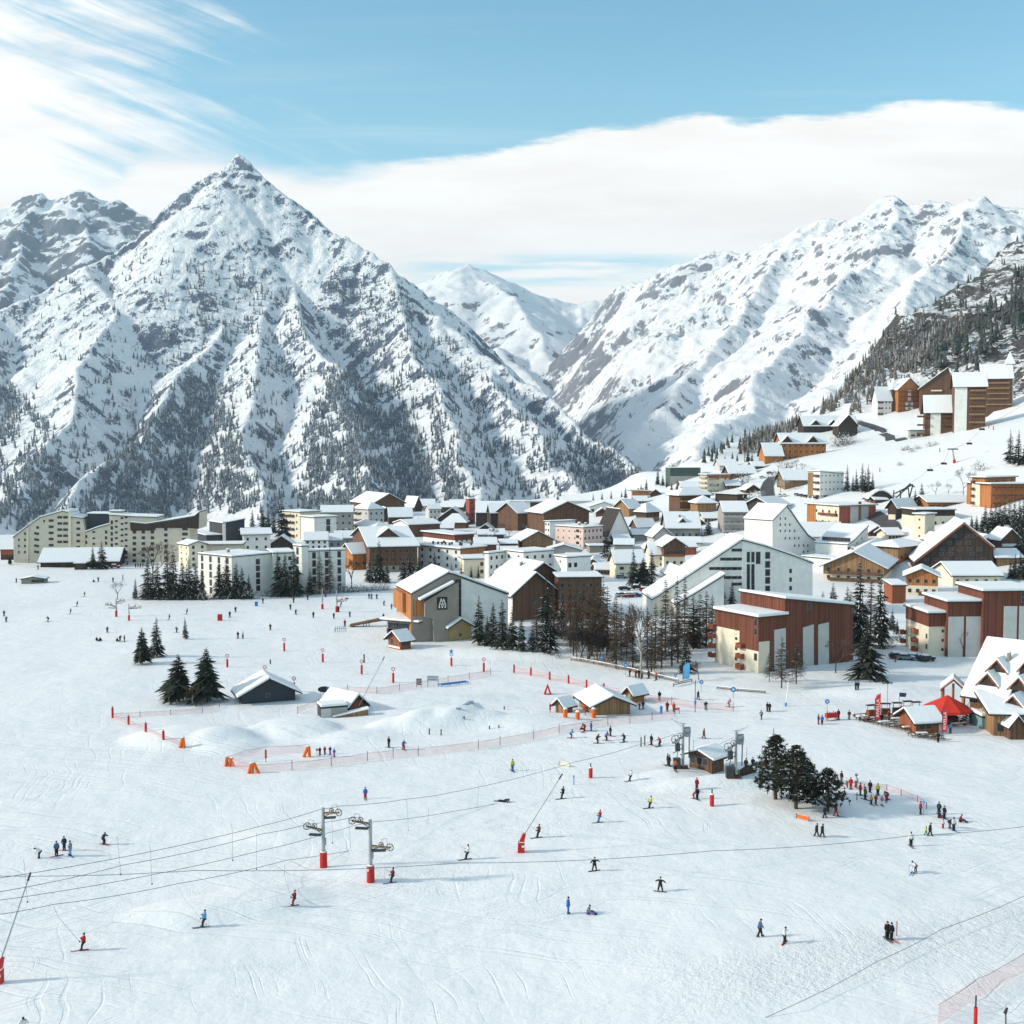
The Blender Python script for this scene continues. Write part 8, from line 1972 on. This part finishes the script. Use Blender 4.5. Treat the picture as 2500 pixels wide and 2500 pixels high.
NF = [
(96, 2095, 'white', 'black', 'bend', -60, 'person in pale jacket bending over on the left snow'), (138, 2090, 'jeans', 'black', 'stand', 40, 'snowboarder in blue grey jacket, left of three standing together'), (157, 2076, 'navy', 'navy', 'stand', 0, 'snowboarder in navy with white chest stripe, middle of three standing together'), (172, 2089, 'grey', 'sky', 'stand', -50, 'snowboarder in grey with light blue trousers, right of three standing together'), (253, 2061, 'navy', 'navy', 'ski', 70, 'skier in dark blue gliding alone near the left drag bars'),
(58, 2527, 'white', 'black', 'ski', 20, 'skier in white jacket and black helmet cut off by the bottom edge'), (892, 1951, 'blue', 'red', 'stand', 10, 'skier in blue jacket and red trousers alone above the two pylons'), (1251, 1882, 'yellow', 'blue', 'stand', 20, 'skier in bright yellow jacket and blue trousers'), (1451, 2126, 'black', 'black', 'spread', 20, 'snowboarder in black with a pale belt reaching one arm out'), (1612, 2177, 'black', 'black', 'spread', 160, 'snowboarder all in black with both arms spread'), (1387, 2231, 'blue', 'blue', 'stand', 80, 'ski instructor like figure all in blue standing'), (1438, 2232, 'grey', 'purple', 'sit', 80, 'person in grey jacket sitting in the snow beside the figure in blue'), (1231, 1958, 'navy', 'black', 'lie', 70, 'fallen skier lying in the snow'),
(1855, 2287, 'jeans', 'black', 'walk', 90, 'person in dull blue jacket walking to the right'), (1915, 2302, 'white', 'black', 'spread', 60, 'snowboarder in white jacket with dark trousers, lower right'), (2166, 2293, 'black', 'black', 'stand', 10, 'left one of two skiers in black standing close together at the lower right'), (2176, 2295, 'black', 'black', 'stand', 30, 'right one of two skiers in black standing close together at the lower right'),
(2224, 2066, 'white', 'black', 'stand', 0, 'skier in white jacket and black trousers standing alone on the right'), (2228, 2132, 'white', 'white', 'ski', -30, 'adult all in white guiding a small child'), (1993, 2042, 'black', 'black', 'walk', 60, 'shorter one of two walkers in black below the orange banner'), (2007, 2044, 'black', 'black', 'walk', 60, 'taller one of two walkers in black below the orange banner'), (2013, 1997, 'black', 'black', 'walk', 90, 'person in dark clothes walking at the trunk of the rightmost pine'), (2040, 1992, 'brown', 'red', 'walk', 60, 'person in dark jacket and red trousers right of the rightmost pine'), (2247, 1988, 'red', 'black', 'stand', 60, 'person in red top and black trousers standing by a small post'), (2270, 2041, 'black', 'black', 'walk', 60, 'adult in black leading a child by the hand'),
(2346, 2007, 'dred', 'black', 'sit', 70, 'person in dark red sitting apart at the right end of the resting group'), (2294, 1997, 'black', 'dred', 'sit', 60, 'person in black sitting at the left of the resting group'), (2292, 1988, 'dgreen', 'navy', 'stand', 0, 'person in dark green standing behind the resting group'), (2305, 1999, 'navy', 'black', 'stand', 30, 'person in navy standing in the middle of the resting group'), (2318, 2022, 'black', 'grey', 'bend', 40, 'person in black bending over in the resting group'), (2328, 2028, 'white', 'black', 'stand', 20, 'person in white jacket in front of the resting group'),
]
for q in NF: Pn(*q, gear='board' if 'snowboarder' in q[6] else None if any(w in q[6] for w in ('walk', 'sitting', 'bending', 'standing by', 'leading', 'all in blue')) else 'ski')
for q in ((2235, 2128, 'dred', 'black', 'ski', -20, 'small child in dark red skiing beside the adult in white'), (2260, 2039, 'yellow', 'green', 'walk', 60, 'child in yellow green led by the adult in black'), (2302, 2022, 'white', 'red', 'stand', 20, 'child in white top and red trousers of the resting group')): Pn(*q, kid=True, gear='ski' if 'skiing' in q[6] else None)
P = gp(2188, 2285); r = empty('planted_skis', P, 0, 'pair of pale skis stuck upright in the snow beside the two skiers in black', 'skis')
for x in (-.06, .06):
 m = MB(); m.hexa([(x + a, b, z) for z in (-.2, 1.6) for a, b in ((-.04, -.03), (.04, -.03), (.04, .0), (-.04, .0))]); m.build('ski', M_WHITE if x < 0 else M_REDPAD, r)
# queue right of the pines
QG = 'queue right of the four pines'
for q in ((2054, 1912, 'dred', 'grey', 'stand', 40, 'person in dark red and pale grey right behind the rightmost pine'), (2077, 1927, 'red', 'red', 'stand', -30, 'person all in red, first of the queue right of the pines'), (2090, 1922, 'white', 'black', 'stand', 0, 'person in white jacket under a small round sign in the queue'), (2100, 1942, 'red', 'brown', 'stand', 60, 'tall person in red jacket and brown trousers in the queue'), (2112, 1952, 'olive', 'black', 'stand', 40, 'person in olive brown before the tall red jacket in the queue'), (2124, 1935, 'black', 'black', 'stand', 0, 'person all in black in the middle of the queue'), (2143, 1942, 'yellow', 'black', 'stand', -30, 'person in yellow and black in the queue'), (2166, 1953, 'olive', 'brown', 'bend', -60, 'adult in brown bending over a child at the end of the queue')):
 Pn(*q, group=QG)
for q in ((2127, 1964, 'gold', 'navy', 'stand', 20, 'child in golden yellow vest at the front of the queue'), (2138, 1963, 'red', 'dred', 'stand', 0, 'small child all in red right of the golden vest'), (2153, 1966, 'pink', 'white', 'stand', 0, 'child in pink red jacket and white trousers in the queue'), (2164, 1958, 'red', 'red', 'stand', -20, 'small child in red held by the bending adult')):
 Pn(*q, kid=True, group=QG, h=1.12)
disc(2090, 1921, 1887, 'small round dark sign on a stick in the queue right of the pines', rad=.22); disc(2254, 1990, 1954, 'thin stick with a small round top beside the person in red and black', rad=.2)
post('stake', 2069, 1924, 1907, 'short dark stake left of the queue', 'stake', None, [('pole', 0, 1, .08, M_POST)]); post('stake', 2092, 1953, 1934, 'short stake in front of the queue', 'stake', None, [('pole', 0, 1, .06, M_POST)])
board(2074, 1966, 1952, 6, 5, 'small dark board on a stick below the rightmost pine', M_BLACK, M_BOARD, legs=1, rows=1); board(2238, 1990, 1984, 7, 4, 'low black and white striped board beside the person in red and black', M_WHITE, M_BLACK, rows=1)
# around the drive stations
for q in ((1634, 1871, 'black', 'black', 'stand', 60, 'skier in black with white bag at the left drive station', None), (1630, 1868, 'navy', 'black', 'stand', 80, 'second skier in dark blue at the left drive station', None), (1649, 1882, 'orange', 'black', 'stand', 0, 'skier in orange jacket before the left drive station', None), (1786, 1897, 'red', 'dred', 'stand', 60, 'person in red at the foot of the right drive station', None), (1790, 1896, 'white', 'grey', 'stand', 20, 'person in pale pink grey beside the red one at the right drive station', None), (1865, 1884, 'red', 'white', 'walk', -40, 'person in red and white left of the first pine', None), (1702, 1952, 'black', 'black', 'stand', 20, 'skier in black trousers with red collar beside a child in red', None), (1701, 1928, 'red', 'dred', 'stand', 20, 'person in red with dark hood just behind the pair left of the fat red marker', None), (1718, 1803, 'dred', 'dred', 'walk', 70, 'skier in dark red above the lift cabin', None), (1611, 1822, 'red', 'black', 'ski', -60, 'skier in red jacket and black trousers left of the left drive station', None), (1590, 1819, 'black', 'navy', 'stand', 40, 'skier in black with white helmet beside the two dark stakes', None), (1821, 1880, 'brown', 'black', 'stand', 160, 'person whose dark upper body shows over the board barrier, left', None), (1838, 1876, 'navy', 'black', 'stand', 160, 'person whose dark upper body shows over the board barrier, right', None)):
 Pn(*q[:7])
for q in ((1803, 1897, 'green', 'green', 'stand', 10, 'child in bright green at the board barrier'), (1693, 1950, 'red', 'red', 'ski', 50, 'child all in red held by the skier left of the fat red marker')): Pn(*q, kid=True)
# above the fun park net
for q in ((1394, 1802, 'sky', 'navy', 'ski', 80, 'skier in light blue below the brown huts'), (1427, 1784, 'red', 'dred', 'bend', -40, 'person in red bending over the one sitting below the orange rolls'), (1420, 1786, 'dred', 'white', 'sit', 10, 'person in dark red sitting in the snow below the orange rolls'), (1443, 1785, 'blue', 'navy', 'stand', 70, 'person in strong blue standing below the wide brown hut'), (1458, 1815, 'black', 'black', 'ski', 70, 'skier all in black, lowest of the loose group below the wide brown hut'), (1480, 1808, 'purple', 'black', 'ski', 60, 'skier in violet blue jacket of the loose group below the wide brown hut'), (1490, 1797, 'black', 'black', 'stand', 60, 'skier in black, highest of the loose group below the wide brown hut'), (1524, 1812, 'black', 'navy', 'ski', -60, 'skier in black bending into a turn near the stakes'),
  (949, 1825, 'black', 'black', 'stand', 60, 'person all in black beside the net left of a blue jacket'), (985, 1830, 'blue', 'red', 'ski', 30, 'skier in blue jacket and red trousers by the fun park net'), (1570, 1731, 'black', 'black', 'walk', -30, 'adult in black holding a child by the ticket hut'), (1610, 1709, 'black', 'grey', 'stand', 0, 'person in black behind the net right of the ticket hut'), (1704, 1708, 'black', 'black', 'walk', 40, 'skier in black beside the tall thin pole'), (1723, 1732, 'black', 'grey', 'ski', 0, 'skier in black jacket and grey trousers right of the tall thin pole'), (1779, 1726, 'pink', 'grey', 'ski', 60, 'skier in faded pink racing past the round blue sign'), (1629, 1736, 'dred', 'dred', 'stand', 0, 'person in rusty red in the waiting area'), (1645, 1737, 'orange', 'red', 'stand', 0, 'person in orange red at the waiting area rail')): Pn(*q)
for q in ((781, 1843, 'black', 'navy', 'stand', 0, 'figure in black, left one of the small ski class'), (793, 1841, 'red', 'dred', 'stand', 0, 'figure in red of the small ski class'), (806, 1841, 'navy', 'blue', 'stand', 0, 'figure in navy of the small ski class'), (816, 1847, 'purple', 'pink', 'stand', 0, 'figure in violet and pink, right one of the small ski class'), (1561, 1732, 'red', 'red', 'stand', 20, 'small child in red beside the adult at the ticket hut')): Pn(*q, kid=True, h=1.15 if px < 0 else 1.1)
disc(774, 1851, 1826, 'round tan sign on a stick left of the small ski class', M_BOARD, .22)
post('padded_post', 1614, 1742, 1722, 'thick blue padded post in the waiting area', 'padded post', None, [('pole', 0, 1, .05, M_POST), ('pad', .05, .9, .26, M_BLUE)])
board(1653, 1742, 1727, 12, 6, 'red table like board on legs in the waiting area', M_REDPAD, M_WHITE, rows=1)
for q in ((1537, 1652, 'navy', 'black', 'stand', 60, 'first of the skiers waiting at the log rail, in dark blue'), (1552, 1654, 'red', 'red', 'stand', 20, 'skier all in red waiting at the log rail'), (1560, 1654, 'black', 'black', 'stand', 0, 'slim skier in black just right of the red one at the log rail'), (1567, 1656, 'grey', 'black', 'stand', -20, 'skier in dark grey near the pale birch trunk'), (1584, 1656, 'black', 'black', 'stand', -50, 'broad figure in black right of the pale birch trunk'), (1602, 1660, 'orange', 'navy', 'stand', -30, 'skier in orange red, last at the log rail')): Pn(*q)
# right middle and terrace
for q in ((1873, 1737, 'black', 'brown', 'stand', 40, 'left one of two dark figures before the snow lined larches'), (1879, 1738, 'black', 'black', 'stand', -30, 'right one of two dark figures before the snow lined larches'), (1859, 1756, 'grey', 'black', 'walk', -40, 'grey figure below the two before the snow lined larches'), (1998, 1768, 'dred', 'dred', 'stand', 60, 'figure in dark red, left of the two near the terrace sledge'), (2007, 1769, 'blue', 'navy', 'stand', -20, 'figure in blue, right of the two near the terrace sledge'), (2047, 1756, 'black', 'black', 'stand', -40, 'dark figure at the rescue sledge left of the terrace'), (2073, 1757, 'brown', 'grey', 'stand', 0, 'figure in brown and grey at the left end of the terrace'), (2186, 1616, 'rust' if 0 else 'dred', 'red', 'walk', -60, 'person in rusty red beside the row of parked cars'), (2089, 1684, 'black', 'navy', 'stand', 30, 'left one of two small dark figures under the huge spruce'), (2095, 1684, 'navy', 'black', 'stand', -30, 'right one of two small dark figures under the huge spruce'),
  (2170, 1758, 'red', 'black', 'stand', 20, 'guest in red standing between the terrace tables'), (2186, 1756, 'navy', 'black', 'stand', 60, 'guest in navy standing between the terrace tables'), (2152, 1766, 'black', 'black', 'stand', 0, 'guest in black near the tall red feather flag'), (2206, 1772, 'dgreen', 'black', 'stand', -40, 'guest in dark green near the bar hut'), (2226, 1774, 'white', 'black', 'stand', 0, 'guest in white jacket left of the bar hut'), (2240, 1752, 'orange', 'black', 'stand', 10, 'guest in orange under the parasol edge'), (2320, 1790, 'sky', 'dgreen', 'stand', 0, 'figure in light blue and green right of the lower feather flag'), (2290, 1812, 'black', 'black', 'stand', 0, 'dark figure at the lower corner of the terrace'), (2200, 1744, 'red', 'black', 'stand', 0, 'guest in red at the back of the terrace')): Pn(*q, gear=None)
for q in ((2100, 1759, 'black', 'black', 'sit', 60, 'guest in black reclining at the left end of the terrace'), (2112, 1762, 'dred', 'black', 'sit', 60, 'guest in dark red reclining at the left end of the terrace'), (2121, 1759, 'red', 'black', 'sit', 40, 'guest in red reclining near the tall feather flag')): Pn(*q, gear=None)
P = gp(2030, 1758); r = empty('rescue_sledge', P, .3, 'red rescue sledge stand with crossed poles left of the terrace', 'sledge')
m = MB(); m.box(-1.2, 1.2, -.4, .4, .5, 1.3); m.build('tray', M_REDPAD, r); m = MB()
for x in (-1, 1): m.tube((x, -.4, -.1), (x * .6, .4, 1.6), .06, n=5); m.tube((x * .6, -.4, 1.6), (x, .4, -.1), .06, n=5)
m.tube((-2.0, -.6, .0), (1.4, -.6, .1), .06, n=5); m.build('frame', M_POST, r)
# far field
FF = ((10, 1504, 'black', 'navy', 'stand', 40, 'upper one of two dark skiers at the far left edge'), (15, 1518, 'navy', 'black', 'ski', 40, 'lower one of two dark skiers at the far left edge'), (118, 1518, 'black', 'black', 'ski', -60, 'dark skier alone on the far left snow below the pulled up row'), (172, 1499, 'navy', 'dred', 'drag', -70, 'far rider with dark red trousers pulled up, lowest of three'), (188, 1481, 'black', 'navy', 'drag', -70, 'far rider in black pulled up, middle of three'), (206, 1457, 'black', 'black', 'drag', -70, 'far rider with orange gloves pulled up, highest of three'), (40, 1422, 'grey', 'black', 'stand', 0, 'tiny grey figure left of the half buried shelter'), (240, 1420, 'navy', 'black', 'stand', 0, 'tiny figure standing right of the half buried shelter'), (276, 1421, 'black', 'black', 'stand', 0, 'tiny dark figure left of the frosted tree pylon'), (93, 1390, 'dred', 'dred', 'stand', 0, 'tiny figure in dark red at the corner of the long low hall'), (262, 1544, 'brown', 'black', 'ski', 30, 'skier in brown above the sitting groups'), (304, 1567, 'navy', 'black', 'stand', -60, 'standing skier of the right sitting group'), (413, 1514, 'black', 'black', 'drag', -70, 'far rider in black pulled up above the fir pair'), (456, 1500, 'navy', 'black', 'drag', -70, 'far rider in dark blue under a long drag bar'), (432, 1544, 'black', 'dgreen', 'ski', -40, 'skier turning left of the lone white spruce'), (561, 1507, 'navy', 'black', 'stand', 10, 'dark skier right of the big red foam block'), (575, 1494, 'navy', 'black', 'ski', 20, 'dark skier up right of the big red foam block'), (581, 1558, 'black', 'grey', 'stand', 0, 'left one of two small figures in the middle of the far slope'), (593, 1558, 'white', 'black', 'stand', 0, 'right one of two small figures in the middle of the far slope'),
(660, 1538, 'black', 'black', 'stand', 0, 'dark figure alone above the dark green hut'), (709, 1488, 'navy', 'black', 'stand', 20, 'dark blue figure left of the far pylon pair'), (717, 1471, 'black', 'navy', 'stand', 0, 'small dark figure at the hedge edge left of the far pylon pair'), (722, 1500, 'navy', 'black', 'ski', 30, 'small skier below the dark blue figure left of the far pylons'), (765, 1508, 'black', 'black', 'stand', 10, 'dark figure below the far pylons, left one'), (815, 1510, 'black', 'navy', 'stand', 10, 'dark figure below the far pylons, middle one'), (827, 1494, 'navy', 'black', 'stand', -40, 'skier in navy touching the right far pylon'), (854, 1506, 'blue', 'navy', 'stand', 10, 'blue figure below the far pylons, right one'), (832, 1482, 'blue', 'black', 'drag', -70, 'far rider in blue right behind the right far pylon'), (642, 1473, 'navy', 'blue', 'stand', 0, 'small blue figure beside the small blue mat'), (751, 1464, 'black', 'black', 'stand', 0, 'dark figure at the bushes left of the far pylon'), (795, 1457, 'dred', 'black', 'stand', 0, 'figure in dark red at the bushes behind the far pylon'), (901, 1461, 'navy', 'black', 'stand', 20, 'left one of three dark figures at the piste edge before the brown hotel'), (907, 1462, 'blue', 'black', 'stand', 0, 'middle one of three dark figures at the piste edge before the brown hotel'), (920, 1462, 'black', 'black', 'stand', -20, 'right one of three dark figures at the piste edge before the brown hotel'), (937, 1478, 'jeans', 'navy', 'ski', 40, 'blue skier left of the orange side wall'), (956, 1487, 'purple', 'grey', 'stand', 0, 'small pale violet figure left of the orange side wall'), (842, 1529, 'dred', 'black', 'stand', 0, 'figure in dark red at the ski rack'), (936, 1512, 'black', 'navy', 'stand', 30, 'dark figure on the footbridge side of the ski shop'),
(295, 1384, 'black', 'navy', 'stand', 0, 'first of the tiny people gathered right of the long low hall'), (311, 1379, 'blue', 'black', 'stand', 0, 'tiny blue figure highest in the gathering right of the long low hall'), (331, 1385, 'black', 'black', 'stand', 0, 'tiny dark figure left in the tight gathering by the hedge'), (337, 1384, 'red', 'black', 'stand', 0, 'tiny red figure in the tight gathering by the hedge'), (343, 1385, 'navy', 'black', 'stand', 0, 'tiny navy figure in the tight gathering by the hedge'), (349, 1384, 'brown', 'black', 'stand', 0, 'tiny brown figure, right one in the tight gathering by the hedge'))
for q in FF: Pn(*q)
for q in ((229, 1421, 'black', 'black', 'sit', 0, 'tiny figure sitting right of the half buried shelter'), (236, 1564, 'black', 'navy', 'sit', 30, 'left one of two people sitting close on the far slope'), (245, 1565, 'black', 'black', 'sit', -20, 'right one of two people sitting close on the far slope'), (286, 1566, 'black', 'black', 'sit', 60, 'person sitting at the left of the standing skier on the far slope'), (293, 1564, 'navy', 'black', 'bend', 40, 'person bending over the one who sits on the far slope')): Pn(*q, gear=None)
# ---------------------------------------------------------------- the air
def haze():
 m = MB(); m.box(-5200, 5200, -400, 9400, -470, 1650); me = m.mesh('haze')
 mt = bpy.data.materials.new('air'); mt.use_nodes = True; t = NT(mt.node_tree); t.n.clear()
 o = t.new('ShaderNodeOutputMaterial'); v = t.new('ShaderNodeVolumePrincipled')
 v.inputs['Color'].default_value = (.62, .80, 1.0, 1); v.inputs['Density'].default_value = 5.5e-5; v.inputs['Anisotropy'].default_value = .2
 t.l.new(v.outputs[0], o.inputs['Volume'])
 tag(link('haze', me, mt), None, None, None, 'stuff')
haze()
